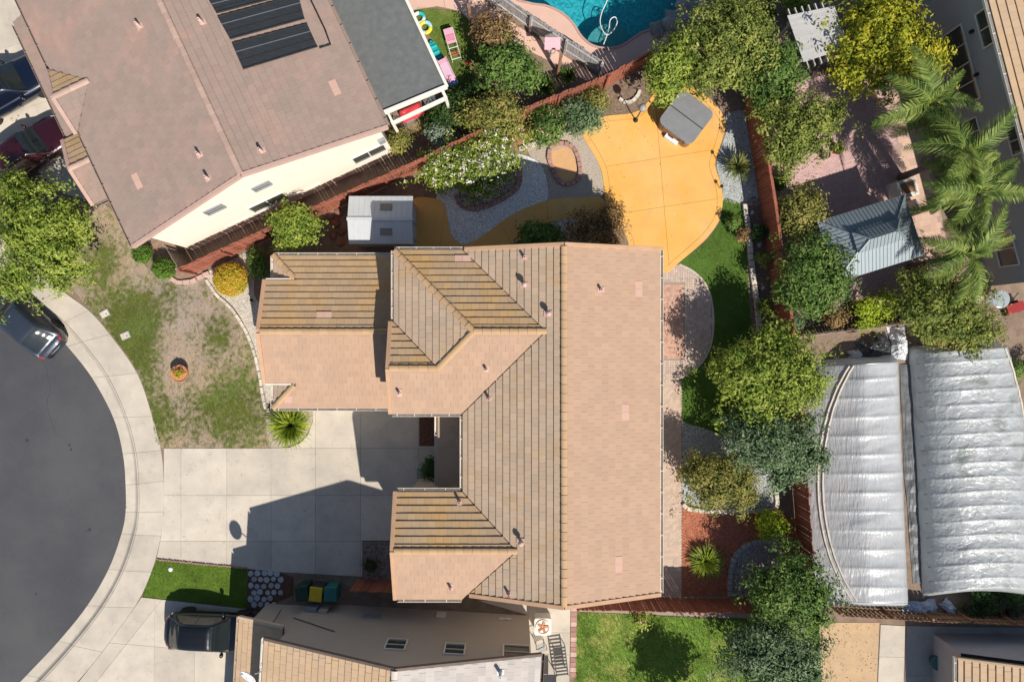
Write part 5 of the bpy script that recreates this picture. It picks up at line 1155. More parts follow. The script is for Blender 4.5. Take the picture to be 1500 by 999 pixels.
T('rust_shrub', 'reddish brown shrub spilling onto the ochre patio behind the house', 872, 338, 1.2, 40, 30, .6, 'rust', 4600, .07, cat='shrub', lobes=((893, 320, 16, .9),))
# front garden
T('boxwood_ball', 'small clipped round bush touching the corner of the cream wall', 208, 372, .55, 13, 13, .45, 'boxwood', 1500, .045, .05, 'bush', 'clipped round bushes', .05, fill=.8, per=8, low=-.6)
T('boxwood_ball', 'clipped round bush standing in the brown mulch bed', 240, 394, .6, 15, 15, .5, 'boxwood', 1900, .045, .05, 'bush', 'clipped round bushes', .05, fill=.8, per=8, low=-.6)
T('golden_dome', 'large clipped golden dome bush in the pale gravel bed', 338, 410, .75, 24, 24, .62, 'gold', 8500, .043, .045, 'bush', None, .03, fill=.8, per=8, low=-.6)
T('hedge_shrub', 'narrow dark green shrub in the shade beside the garage', 378, 388, .8, 10, 22, .5, 'green', 1400, .06, cat='shrub')
T('entry_shrub', 'dark leafy shrub in the shaded entry court', 632, 686, .9, 9, 13, .5, 'dark', 1100, .06, cat='shrub')
T('lime_bush', 'bright lime green bush in the shade of the side fence', 1130, 770, .8, 20, 17, .4, 'lime', 2000, .065, cat='bush')
T('lime_bush', 'bright yellow green bush behind the metal gazebo', 1268, 452, 1.2, 14, 15, .5, 'lime', 1300, .06, cat='bush', lobes=((1271, 474, 13, .9),))
T('lime_bush', 'yellow green fern like bush between gazebo and olive tree', 1300, 445, 1.0, 14, 14, .45, 'lime', 900, .07, cat='bush')
T('red_bush', 'small red leaved bush behind the metal gazebo', 1222, 467, .8, 13, 9, .35, 'rust', 700, .06, cat='bush')
T('young_tree', 'small sapling with red fruit standing in the light green lawn', 938, 905, 1.3, 13, 10, .4, 'lightgreen', 420, .07, cat='sapling', flowers=(petal_p, 12, .05, .3), limbs=5, trunk_r=.03)
for lab, u, v, r, lm in (('low plant in the dark bed opposite the turf', 1110, 342, 11, 'dark'), ('rose plant with red blooms beside the pale block row', 1086, 345, 9, 'rust'), ('leafy plant beside the pale block row and turf', 1074, 330, 9, 'green'), ('plant at the foot of the red side fence beside pale rocks', 1120, 380, 10, 'olive'), ('small plant at the end of the pale block row', 1118, 450, 9, 'olive'), ('green plant between the side fence and tan soil strip', 1140, 268, 10, 'green'), ('grey green plant under the dense gazebo tree', 1162, 470, 12, 'blue'), ('dark plants at the rubble end of the far tunnel', 1488, 540, 22, 'green'), ('bright green shrub behind the white pergola', 1165, 8, 22, 'lightgreen'), ('green shrub beside the pool rocks', 1115, 8, 26, 'green'), ('dark shrub between the yellow tree and the grey wall', 1395, 20, 20, 'dark'), ('dark leafy plant growing below the tunnel film', 1440, 878, 26, 'dark'), ('dark leafy plant in the corner below the far tunnel', 1490, 872, 24, 'dark')):
    T('garden_plant', lab, u, v, .55, r, r, .35, lm, int(r * 70), .055, .1, 'plant', low=-.2, limbs=4, trunk_r=.03)

# ---------------------------------------------------------------- blade plants and palms
def blades(name, label, u, v, r_px, n, mats, h, w, cat='plant', droop=1.0, base=LOT, spread=1.0, segs=4):
    c = W(u, v, base + h * .4); k = (CAMH - base - h * .5) / FPX; root = thing(name, label, cat, (c.x, c.y, base)); m = MB(); R_ = r_px * k
    m.lathe((0, 0, -.02), [(.12, 0), (.1, .1), (0, .16)], 8); root_p = m.build('stem', bark, root)
    for part, (mat, frac) in enumerate(mats):
        m = MB()
        for i in range(int(n * frac)):
            a = NR.random() * 6.283; L_ = R_ * (.55 + .5 * NR.random()); e = NR.random() * spread; dx, dy = math.cos(a), math.sin(a); b = len(m.v); hh = h * (.6 + .6 * NR.random())
            for s in range(segs + 1):
                t = s / segs; rr = L_ * (t ** .9) * (.35 + .65 * e); zz = hh * (1.6 * t - droop * 1.15 * t * t * (.4 + .6 * e)) + .05; ww = w * (1 - t) ** .7 + .002
                zz = max(zz, .02); m.v += [(dx * rr - dy * ww, dy * rr + dx * ww, zz), (dx * rr + dy * ww, dy * rr - dx * ww, zz)]
            for s in range(segs): m.f.append((b + 2 * s, b + 2 * s + 1, b + 2 * s + 3, b + 2 * s + 2))
        m.build('leaves', mat, root)
    return root
blades('fan_plant', 'large yellow green fan plant at the corner of the garage', 425, 624, 42, 800, ((LM['lightgreen'], .6), (LM['lime'], .4)), .9, .03)
blades('fountain_grass', 'spiky green juniper like clump on the red mulch', 1034, 822, 33, 700, ((LM['lightgreen'], .7), (LM['lime'], .3)), .5, .026, droop=.9)
blades('yucca', 'spiky yucca with brown tipped leaves in the grey gravel strip', 1081, 246, 29, 360, ((LM['blue'], .45), (LM['autumn'], .55)), .85, .03)
blades('agapanthus', 'strappy green clump along the fence beside the play yard', 800, 130, 24, 260, ((LM['green'], .6), (LM['lightgreen'], .4)), .6, .02)
blades('agapanthus', 'strappy dark green clump at the end of the grey weathered fence', 832, 112, 22, 220, ((LM['green'], 1),), .55, .02)
blades('aloe', 'small clump of spiky leaves in the planting strip behind the gazebo', 1330, 430, 13, 90, ((LM['green'], 1),), .5, .03)

palm_leaf = leaf_mat('palm_leaf', [(.05, .09, .02), (.11, .18, .035), (.22, .29, .06), (.36, .40, .11)], mixn=.35)
def frond_mesh(seed):
    rg = random.Random(seed); m = MB(); n = 60
    def cur(t): return Vector((t * (1 - .12 * t), .03 * math.sin(2 * t + seed), .46 * t - 1.0 * t * t))
    m.tube([cur(i / 8) for i in range(9)], [.016 * (1 - .8 * i / 8) for i in range(9)], 5)
    for i in range(n):
        t = .12 + .88 * i / n; p = cur(t); tg = (cur(min(1, t + .02)) - cur(t - .02)).normalized(); Ls = .30 * math.sin(math.pi * min(1, .12 + .86 * t)) ** .6 * (1 - .35 * t) + .03
        for s in (-1, 1):
            d = (tg * (.55 + .3 * t) + Vector((0, s, 0)) * rg.uniform(.75, 1.0) + Vector((0, 0, rg.uniform(-.25, .25)))).normalized(); L_ = Ls * rg.uniform(.8, 1.1); q = p + d * L_ * .55 + Vector((0, 0, .01)); e = p + d * L_ + Vector((0, 0, -L_ * rg.uniform(.25, .55))); wv = tg * .007; b = len(m.v)
            m.v += [tuple(p - wv), tuple(p + wv), tuple(q + wv * 1.2), tuple(q - wv * 1.2), tuple(e)]; m.f += [(b, b + 1, b + 2, b + 3), (b + 3, b + 2, b + 4)]
    return m.mesh('frond', palm_leaf)
FR = [frond_mesh(s) for s in range(6)]
DEAD = frond_mesh(9); DEAD.materials[0] = M('dead_frond', (.36, .26, .14), (.26, .18, .1), 4, .9)
def palm(label, u, v, z, L_, nf=14, seed=0, base_uv=None):
    rg = random.Random(seed); c = W(u, v, z); b = W(*base_uv, LOT) if base_uv else Vector((c.x + rg.uniform(-.2, .2), c.y + rg.uniform(-.2, .2), LOT)); root = thing('palm_tree', label, 'palm', b, 0, 'feathery palms beside the grey house'); top = c - b
    MB().tube([(0, 0, -.05), top * .35 + Vector((.03, .02, 0)), top * .7, top], [.19, .14, .12, .13], 10).build('trunk', palmbark, root, True)
    for i in range(nf + 3):
        dead = i >= nf
        o = link('frond', DEAD if dead else FR[rg.randrange(6)], root); o.location = top + Vector((0, 0, .02 if not dead else -.08)); s = L_ * rg.uniform(.72, 1.22) * (.75 if dead else 1); o.scale = (s, s * rg.uniform(.75, 1.15), s * rg.uniform(.7, 1.35))
        o.rotation_euler = (rg.uniform(-.45, .45), .75 if dead else rg.uniform(-.5, .5) if i % 3 else rg.uniform(-1.05, -.4), i * 2.39996 + rg.uniform(-.4, .4))
palm('tall feathery palm with bare trunk beside the yellow tree', 1362, 152, 4.2, 2.15, 14, 1, (1280, 184))
palm('feathery palm spreading against the grey wall above the gazebo corner', 1410, 226, 5.0, 2.0, 15, 2)
palm('broad feathery palm between the grey wall and the gazebo', 1430, 284, 5.0, 2.0, 15, 3)
palm('short feathery palm at the end of the grey wall', 1414, 372, 4.0, 2.0, 15, 4)

# ---------------------------------------------------------------- cars
car_glass = M('car_glass', (0.012, 0.018, 0.02), (0.018, 0.024, 0.026), 1, 0.05, bump=0, spec=0.9)
red_lens = plain('red_lens', (0.45, 0.02, 0.02), .2, spec=.6, coat=.5); white_lens = plain('white_lens', (0.75, 0.76, 0.78), .15, spec=.7, coat=.5)
chrome = M('chrome', (0.75, 0.76, 0.78), (0.7, 0.7, 0.72), 3, 0.15, metal=1.0, bump=0)
def paint(name, c): return M(name, c, tuple(x * 1.15 for x in c), 2, 0.32, bump=0, spec=.5, metal=.25, coat=1.0)
def car(label, pos, ang, L_, Wd, Ht, pm, suv=True, group=None):
    root = thing('parked_car', label, 'car', pos, ang, group); hl = L_ / 2; zb0 = Ht * .60
    def hw(t): return Wd / 2 * (1 - .09 * abs(t) ** 3 - .27 * abs(t) ** 9)
    def belt(t): # t -1 rear .. 1 front
        if t > .25: return zb0 - (t - .25) * (.16 if suv else .22) - .10 * max(0, (t - .8) / .2) ** 2
        if t < -.75: return zb0 + .02 - .10 * ((-t - .75) / .25) ** 2
        return zb0 + .0
    m = MB(); ts = [-1, -.985, -.95, -.88, -.75, -.55, -.3, 0, .25, .4, .55, .7, .82, .91, .965, .99, 1]; sec = []
    for t in ts:
        w = hw(t); zt = belt(t); e = 1 if abs(t) < .999 else .93
        half = [(0, zt + .035), (.4 * w, zt + .03), (.75 * w, zt + .008), (.92 * w, zt - .05), (.985 * w, zt - .16), (w, zt - .32), (.985 * w, .42), (.93 * w, .24)]
        half = [(y * e, .5 + (z - .5) * (1 if abs(t) < .985 else .86)) for y, z in half]
        sec.append([(t * hl, y, z) for y, z in half] + [(t * hl, -y, z) for y, z in half[1:]][::-1])
    k = len(sec[0]); m.v = [p for s in sec for p in s]
    for i in range(len(sec) - 1):
        for j in range(k): m.f.append((i * k + j, i * k + (j + 1) % k, (i + 1) * k + (j + 1) % k, (i + 1) * k + j))
    m.f.append(tuple(range(k))); m.f.append(tuple((len(sec) - 1) * k + j for j in range(k))[::-1])
    m.build('body', pm, root, True)
    # cabin
    xf0, xf1, xr1, xr0 = (.47 * hl, .12 * hl, -.62 * hl, -.90 * hl) if suv else (.44 * hl, .06 * hl, -.52 * hl, -.88 * hl)
    wb, wt = Wd / 2 * .89, Wd / 2 * .65
    def cab(sx, st, off=0.0):   # sx 0 rear .. 1 front ; st -1..1 across
        x = xr0 + (xf0 - xr0) * sx
        def ss(a): a = max(0, min(1, a)); return a * a * (3 - 2 * a) * .35 + a * .65
        hgt = min(ss((x - xr0) / (xr1 - xr0)), ss((xf0 - x) / (xf0 - xf1)))
        zr = belt(x / hl) + .02 + (Ht - belt(x / hl) - .02) * hgt + .02 * math.sin(max(0, min(1, (x - xr1) / (xf1 - xr1))) * math.pi)
        a = abs(st); wtt = (wb + (wt - wb) * hgt) * (1 - .14 * max(0, (-x / hl - .35) / .55) ** 2 - .06 * max(0, (x / hl - .1) / .35) ** 2)
        pts = [(0, 0, zr), (.55, .55 * wtt, zr - .012), (.75, .92 * wtt, zr - .05), (.82, wtt, zr - .10 * hgt - .02), (1.0, wb, belt(x / hl) - .03)]
        for (s0, y0, z0), (s1, y1, z1) in zip(pts, pts[1:]):
            if a <= s1 + 1e-9: f = (a - s0) / (s1 - s0); y = y0 + (y1 - y0) * f; z = z0 + (z1 - z0) * f; break
        nrm = Vector((0, y, (z - zb0) * .8 + .3)); fx = .6 if x > xf1 else (-.6 if x < xr1 else 0); nrm = Vector((fx, nrm.y / wb, .6)).normalized()
        return Vector((x, math.copysign(y, st) if st else 0, z)) + nrm * off
    MB().grid(lambda a, b: cab(a, b * 2 - 1), 28, 28).build('cabin', pm, root, True)
    fx = lambda x: (x - xr0) / (xf0 - xr0)
    def glassp(name, s0, s1, t0, t1, n=8): return MB().grid(lambda a, b: cab(s0 + (s1 - s0) * a, t0 + (t1 - t0) * b, .012), n, n).build(name, car_glass, root, True)
    glassp('windshield', fx(xf1) + .02, fx(xf0) - .015, -.74, .74); glassp('rear_window', .03, fx(xr1) - .02, -.72, .72)
    for s in (-1, 1):
        md = (fx(xr1) + fx(xf1)) / 2
        for a, b in ((md + .02, fx(xf1) + .06), (fx(xr1) + .02, md - .01)): glassp('side_window', a, b, s * .835, s * .97, 5)
        for x in (.62 * hl, -.60 * hl):
            wh = MB().lathe((0, 0, 0), [(.22, -.11), (.33, -.11), (.345, -.08), (.345, .08), (.33, .11), (.22, .11)], 22); wo = wh.build('wheel', rubber, root, True); wo.location = (x, s * (Wd / 2 - .12), .335); wo.rotation_euler = (math.pi / 2, 0, 0)
            MB().lathe((0, 0, 0), [(.22, -.09), (.22, .09), (.1, .095 if s < 0 else .07), (0, .09)], 10).build('rim', steel, wo)
        mr = MB().lathe((0, 0, 0), [(0, -.09), (.1, -.07), (.12, 0), (.1, .07), (0, .09)], 10).build('mirror', pm, root, True); mr.location = (xf0 * .62, s * (Wd / 2 + .03), zb0 + .02); mr.scale = (.75, 1.1, .9); MB().beam((xf0 * .62, s * Wd / 2 * .84, zb0 - .01), (xf0 * .62, s * (Wd / 2 + .03), zb0 + .0), .07, .05).build('mirror_arm', darkpl, root)
        def endpatch(name, mat, x0, x1, y0, y1, z, front):
            mm = MB(); mm.grid(lambda a, b: Vector(((x0 + (x1 - x0) * a) * hl * (1.004 if front else 1.004), s * (y0 + (y1 - y0) * b) * hw((x0 + (x1 - x0) * a)) , belt(x0 + (x1 - x0) * a) + .012 - .03 * b * 2.2 - (.10 if a > .9 else 0))), 4, 4); return mm.build(name, mat, root, True)
        endpatch('headlight', white_lens, .84, .975, .55, .93, 0, True); endpatch('taillight', red_lens, -.86, -.985, .62, .95, 0, False)
    # bumper strips
    for sgn, nm in ((1, 'front_bumper'), (-1, 'rear_bumper')):
        MB().grid(lambda a, b: Vector((sgn * (hl * (1.0 - .13 * abs(2 * a - 1) ** 3) + .02 - .06 * b), (2 * a - 1) * Wd / 2 * .9, zb0 - .28 + .06 * b if sgn < 0 else zb0 - .34 + .05 * b)), 14, 3).build(nm, chrome if sgn < 0 else darkpl, root, True)
    if suv:
        for s in (-1, 1): MB().tube([cab(fx(xr1) + .06, s * .62, .05), cab((fx(xr1) + fx(xf1)) / 2, s * .62, .06), cab(fx(xf1) - .04, s * .62, .05)], .02, 6).build('roof_rail', black_metal, root)
    return root
hd = Vector((-.75, .66, 0)).normalized(); rear = W(82, 513, .6); c = rear + hd * 2.3
car('dark slate blue sedan parked at the kerb under the street tree', (c.x, c.y, .004), math.atan2(hd.y, hd.x), 4.6, 1.82, 1.45, paint('slate_paint', (.035, .045, .062)), False)
car('glossy black car parked on the neighbour driveway facing the garage', (W(243, 926, .8).x + 2.2, W(243, 926, .8).y, .153), -.05, 4.4, 1.84, 1.5, paint('black_paint', (.005, .005, .006)), False)
pc = W(8, 132, .8); car('dark blue car parked before the pinkish roofed house', (pc.x, pc.y, .153), math.radians(30), 4.6, 1.88, 1.65, paint('shaded_navy_paint', (.005, .009, .024)), True)  # tree shade over this car is put into the darker paint
pc = W(42, 222, .8); car('dark red car parked beside the dark blue car', (pc.x, pc.y, .153), math.radians(35), 4.3, 1.8, 1.48, paint('shaded_maroon_paint', (.035, .004, .008)), False)  # paint darkened to carry the shade of the street tree

# ---------------------------------------------------------------- shed, hot tub, lamp
SH = thing('garden_shed', 'pale grey resin shed with ridged roof and two skylights', 'shed', W(560, 325, LOT))
s0 = W(560, 325, LOT); shm = M('shed_resin', (.47, .485, .50), (.43, .45, .465), 3, .6, bump=.1); shw = M('shed_wall', (.50, .48, .45), (.46, .44, .42), 3, .6)
ze, zr_ = 1.95, 2.25; xa = W(511, 0, ze).x - s0.x; xb = W(605, 0, ze).x - s0.x; yn = W(0, 288, ze).y - s0.y; ys = W(0, 358, ze).y - s0.y; ym = (yn + ys) / 2
for sgn, y in ((1, yn), (-1, ys)):
    m = MB(); nrib = 12
    for i in range(nrib):
        x0 = xa + (xb - xa) * i / nrib + .012; x1 = xa + (xb - xa) * (i + 1) / nrib - .012
        m.add([(x0, y, ze - LOT), (x1, y, ze - LOT), (x1, ym, zr_ - LOT), (x0, ym, zr_ - LOT), (x0, y, ze - LOT - .05), (x1, y, ze - LOT - .05), (x1, ym, zr_ - LOT - .05), (x0, ym, zr_ - LOT - .05)], [(0, 1, 2, 3) if sgn < 0 else (3, 2, 1, 0), (0, 4, 5, 1), (1, 5, 6, 2), (3, 7, 4, 0)])
    rp_ = m.build('roof_panel', shm, SH); MB().add([(xa, y * .999, ze - LOT - .01), (xb, y * .999, ze - LOT - .01), (xb, ym, zr_ - LOT - .012), (xa, ym, zr_ - LOT - .012)], [(0, 1, 2, 3)]).build('roof_liner', shm, SH)
    yc = ym + (y - ym) * .52; zz = zr_ - LOT + (ze - zr_) * .52 + .02; sl = math.atan2((zr_ - ze), abs(yn - ym)) * (-sgn)
    MB().box((xa + (xb - xa) * .59, yc, zz), (.55, .33, .03), rot=Matrix.Rotation(sl, 3, 'X')).build('skylight', M('skylight', (.16, .15, .13), (.2, .19, .17), 3, .2) if 'skylight' not in bpy.data.materials else bpy.data.materials['skylight'], SH, bevel=.01)
MB().beam((xa - .03, ym, zr_ - LOT + .01), (xb + .03, ym, zr_ - LOT + .01), .16, .05).build('ridge_cap', shm, SH, bevel=.01)
w = MB(); wall_prism(w, [(xa + .12, ys + .1), (xb - .12, ys + .1), (xb - .12, yn - .1), (xa + .12, yn - .1)], 0, ze - LOT)
for x in (xa + .12, xb - .12): w.add([(x, ys + .1, ze - LOT), (x, yn - .1, ze - LOT), (x, ym, zr_ - LOT - .06)], [(0, 1, 2)])
w.build('wall', shw, SH)
for y in (ym - .38, ym + .38): MB().box((xb - .1, y, .9), (.04, .72, 1.65)).build('door', shm, SH, bevel=.01)

def rrect(w, h, r, n=5):
    out = []
    for cx, cy, a0 in ((w / 2 - r, h / 2 - r, 0), (-w / 2 + r, h / 2 - r, 90), (-w / 2 + r, -h / 2 + r, 180), (w / 2 - r, -h / 2 + r, 270)):
        for i in range(n + 1): a = math.radians(a0 + 90 * i / n); out.append((cx + r * math.cos(a), cy + r * math.sin(a)))
    return out
pc = W(1005, 173, .95); HT = thing('hot_tub', 'square hot tub with dark grey folding cover on the ochre patio', 'hot tub', (pc.x, pc.y, .15), math.atan2(-33, 44))
MB().prism(rrect(1.85, 1.85, .26), 0, .72).build('tub_shell', brownwood, HT); MB().prism(rrect(1.92, 1.92, .28), .70, .78).build('rim', greypl, HT)
cov = M('tub_cover', (.22, .225, .23), (.19, .195, .2), 2, .6, bump=.3, bscale=20)
for s in (1, -1):
    poly = clip_half(rrect(1.96, 1.96, .3), (0, s * .012), (0, s)); cvr = MB(); cvr.prism(poly, .785, .87).build('cover_half', cov, HT, bevel=.02)
MB().box((0, 0, .868), (1.9, .05, .02)).build('hinge_strap', darkpl, HT)
for x in (-.6, .6): MB().box((x, -1.02, .72), (.06, .04, .25)).build('cover_clip', darkpl, HT)
pc2 = W(984, 204, .3); st_ = thing('spa_step', 'small white step with dark treads beside the hot tub', 'step', (pc2.x, pc2.y, .15), math.atan2(-33, 44))
MB().box((0, 0, .12), (.72, .3, .24)).build('tread', whitepl, st_, bevel=.015); MB().box((-.1, .04, .25), (.3, .12, .03)).build('tray', darkpl, st_)
lp = W(931, 177, .15); LP = thing('patio_lamp', 'slim black lamp post with small pale shade beside the patio', 'lamp', lp)
MB().lathe((0, 0, 0), [(.12, 0), (.12, .03), (.03, .06), (.025, 1.75), (0, 1.75)], 12).build('post', black_metal, LP, True); MB().lathe((0, 0, 1.7), [(.06, 0), (.19, .03), (.17, .16), (.08, .24), (0, .25)], 16).build('lamp_shade', M('lamp_shade', (.35, .33, .3), (.3, .28, .26), 3, .6), LP, True)
for lab, u, v in (('small black path light at the patio edge beside the yucca', 1049, 233), ('small black path light at the patio edge where the turf begins', 1054, 276), ('small black path light at the pale gravel by the garage', 372, 441)):
    p = W(u, v, .15); o = thing('path_light', lab, 'light', p); MB().tube([(0, 0, -.02), (0, 0, .35)], .018, 6).build('stake', black_metal, o); MB().lathe((0, 0, .33), [(.03, 0), (.09, .03), (.05, .1), (0, .11)], 10).build('cap', black_metal, o)

# ---------------------------------------------------------------- pergola, gazebo, yard furniture
PG = thing('pergola', 'white slatted pergola beside the bright yellow tree', 'pergola', W(1198, 55, LOT)); c0 = W(1198, 55, LOT)
whitew = M('white_wood', (.46, .445, .43), (.42, .41, .395), 4, .7, rnd=.06, bump=.2); zz = 2.45
cq = [W(u, v, zz) - c0 for u, v in ((1153, 24), (1222, 10), (1244, 70), (1177, 92))]
for i in range(24):
    t = (i + .5) / 24; MB().beam(cq[0].lerp(cq[3], t), cq[1].lerp(cq[2], t), .088, .03).build('slat', whitew, PG)
for i in range(7):
    t = (i + .5) / 7; a = cq[0].lerp(cq[1], t); b = cq[3].lerp(cq[2], t); d = (a - b).normalized(); MB().beam(a + d * .3 - Vector((0, 0, .07)), b - d * .3 - Vector((0, 0, .07)), .05, .13).build('rafter', whitew, PG)
for t in (.12, .88): MB().beam(cq[0].lerp(cq[3], t) - Vector((0, 0, .21)), cq[1].lerp(cq[2], t) - Vector((0, 0, .21)), .1, .15).build('beam', whitew, PG)
for s, t in ((.1, .12), (.9, .12), (.1, .88), (.9, .88)): p = cq[0].lerp(cq[1], s).lerp(cq[3].lerp(cq[2], s), t); MB().box((p.x, p.y, (zz - .28) / 2), (.12, .12, zz - .28)).build('post', whitew, PG)
GZ = thing('gazebo', 'hard top gazebo with two tier ribbed blue grey metal roof', 'gazebo', W(1272, 355, LOT)); c0 = W(1272, 355, LOT)
gm = M('gazebo_metal', (.24, .28, .30), (.22, .26, .28), 2, .45, bump=.05, metal=.2, rnd=.03)
ze = 2.3 - LOT; O = [W(u, v, 2.3) - c0 for u, v in ((1198, 322), (1327, 288), (1352, 372), (1224, 418))]
ctr = sum(O, Vector()) / 4; ax = ((O[1] - O[0]) + (O[2] - O[3])).normalized(); Lx = ((O[1] - O[0]).length + (O[2] - O[3]).length) / 2; Ly = ((O[3] - O[0]).length + (O[2] - O[1]).length) / 2; ay = Vector((-ax.y, ax.x, 0))
def gp(x, y, z): return Vector((ctr.x, ctr.y, 0)) + ax * x + ay * y + Vector((0, 0, z))
def tier(hx, hy, rx, z0, z1, tx, ty):   # panels from outer rectangle (hx,hy) to inner (tx,ty)
    Oc = [gp(-hx, hy, z0), gp(hx, hy, z0), gp(hx, -hy, z0), gp(-hx, -hy, z0)]; Ic = [gp(-tx, ty, z1), gp(tx, ty, z1), gp(tx, -ty, z1), gp(-tx, -ty, z1)]
    for i in range(4):
        a, b = Oc[i], Oc[(i + 1) % 4]; d, c_ = Ic[i], Ic[(i + 1) % 4]; m = MB(); nrm = (b - a).cross(d - a).normalized(); nrm = nrm if nrm.z > 0 else -nrm
        q = [a, b, c_, d]; fr_ = [(0, 1, 2, 3)]
        m.add(q + [p - nrm * .02 for p in q], [(3, 2, 1, 0), (4, 5, 6, 7), (0, 1, 5, 4), (1, 2, 6, 5), (3, 0, 4, 7)]); po = m.build('roof_panel', gm, GZ)
        e = (b - a).normalized(); n = int((b - a).length / .17); up = nrm.cross(e); up = up if up.z > 0 else -up; sm = MB()
        H_ = ((d + c_) / 2 - (a + b) / 2).length; wt_ = (c_ - d).length; wb_ = (b - a).length
        for k in range(1, n):
            x = k / n * wb_; lim = (wb_ - wt_) / 2; t = 1.0 if lim < 1e-3 else min(1, min(x, wb_ - x) / lim); sm.beam(a + e * x + nrm * .012, a + e * x + up * H_ * t + nrm * .012, .022, .03, nrm)
        sm.build('seam', gm, po)
        MB().beam(a + Vector((0, 0, .02)), d + Vector((0, 0, .03)), .06, .05).build('hip_cap', gm, GZ)
tier(Lx / 2, Ly / 2, 0, ze, ze + .62, Lx / 2 - 1.15, Ly / 2 - 1.15); tier(Lx / 2 - .98, Ly / 2 - .98, 0, ze + .72, ze + 1.08, max(.5, (Lx - Ly) / 2), .02)
for sx in (-1, 1):
    for sy in (-1, 1): p = gp(sx * (Lx / 2 - .25), sy * (Ly / 2 - .25), 0); MB().box((p.x, p.y, ze / 2 + .05), (.13, .13, ze + .08)).build('post', darkpl, GZ)
for a, b in (((-1, 1), (1, 1)), ((1, 1), (1, -1)), ((1, -1), (-1, -1)), ((-1, -1), (-1, 1))): MB().beam(gp(a[0] * (Lx / 2 - .05), a[1] * (Ly / 2 - .05), ze - .06), gp(b[0] * (Lx / 2 - .05), b[1] * (Ly / 2 - .05), ze - .06), .06, .1).build('fascia', darkpl, GZ)
MB().box(gp(0, 0, 1.0) , (.01, .01, .01))
pb = thing('outdoor_counter', 'white framed counter with brown top at the gazebo corner', 'counter', W(1314, 282, LOT), .25); MB().box((0, 0, .45), (.95, .85, .9)).build('cabinet', trim, pb, bevel=.01); MB().box((0, 0, .92), (.62, .5, .06)).build('worktop', brownwood, pb)
pbx = thing('white_bench', 'small white bench box beside the gazebo post', 'bench', W(1333, 303, LOT), -1.3)
MB().box((0, 0, .2), (.5, .3, .4)).build('seat', trim, pbx, bevel=.01); MB().box((0, -.17, .45), (.5, .05, .9)).build('backrest', trim, pbx)
pot_m = plain('terracotta', (.5, .22, .12), .8); potd = plain('dark_pot', (.09, .06, .06), .7); lime_pot = None
def potted(label, u, v, r, mat, lm, n=260, z=LOT, hgt=.4, lr=1.3):
    p = W(u, v, z); o = thing('potted_plant', label, 'potted plant', p); MB().lathe((0, 0, 0), [(r * .7, 0), (r, hgt), (r * 1.06, hgt), (r * 1.06, hgt - .05), (r * .9, hgt - .05), (0, hgt - .06)], 18).build('pot', mat, o, True)
    if lm: link('foliage', leaves('foliage', crown_pts(np.array([0, 0, hgt + .05]), np.array([r * lr, r * lr, r * .9]), n // 8), 8, .05, .06, LM[lm]), o)
    return o
potted('terracotta pot with rusty succulent standing on the front lawn', 268, 547, .40, pot_m, 'gold', 160, lr=.6)
potted('terracotta pot on the pink paver yard with green plant', 1222, 222, .22, pot_m, 'lightgreen'); potted('dark pot beside the terracotta pot on the pink paver yard', 1205, 230, .2, potd, None)
potted('pale pot beside the shaded entry shrub', 617, 692, .16, block_grey, None); potted('dark round pot on the brown paver pad', 545, 826, .28, potd, 'dark', 200); potted('teal rimmed round planter beside the small house', 1367, 966, .32, plain('teal_pot', (.08, .22, .2), .5), None)
for lab, u, v in (('black nursery pot next to the pale tarp heap', 1413, 889), ('black nursery pot between two other pots below the tunnel', 1431, 888), ('black nursery pot with stems below the far tunnel', 1449, 889), ('black nursery pot at the fence corner below the far tunnel', 1477, 896)): potted(lab, u, v, .2, potd, 'dark' if 'stems' in lab else None, 120)
tb_ = thing('round_table', 'round pale metal table beside the end of the grey house', 'table', W(1450, 440, LOT)); MB().lathe((0, 0, .70), [(.4, 0), (.43, .02), (.43, .045), (.40, .05), (0, .045)], 28).build('tabletop', M('table_metal', (.55, .6, .6), (.48, .53, .53), 5, .3, metal=.5, bump=.05), tb_, True); MB().tube([(0, 0, 0), (0, 0, .7)], .04, 8).build('leg', steel, tb_); MB().lathe((0, 0, 0), [(.25, 0), (.25, .03), (0, .05)], 14).build('base', steel, tb_)
sheet('white_slab', [(1420, 402), (1434, 398), (1442, 440), (1430, 445)], .128, concrete, False, label='narrow pale slab beside the round table')
cm = MB(); p0 = W(1478, 452, LOT)
ck = thing('red_cart', 'red garden cart with black wheels beside the low fence', 'cart', p0, .3); MB().box((0, 0, .35), (.75, .4, .25), taper=1.15).build('tray', plain('red_metal', (.3, .03, .03), .5), ck, bevel=.02)
for x in (-.28, .28):
    for y in (-.24, .24): wv = MB().lathe((0, 0, 0), [(.05, -.04), (.13, -.04), (.13, .04), (.05, .04)], 14).build('wheel', rubber, ck); wv.location = (x, y, .13); wv.rotation_euler = (math.pi / 2, 0, 0)
MB().tube([(.4, 0, .35), (.8, 0, .6)], .02, 6).build('handle', black_metal, ck)

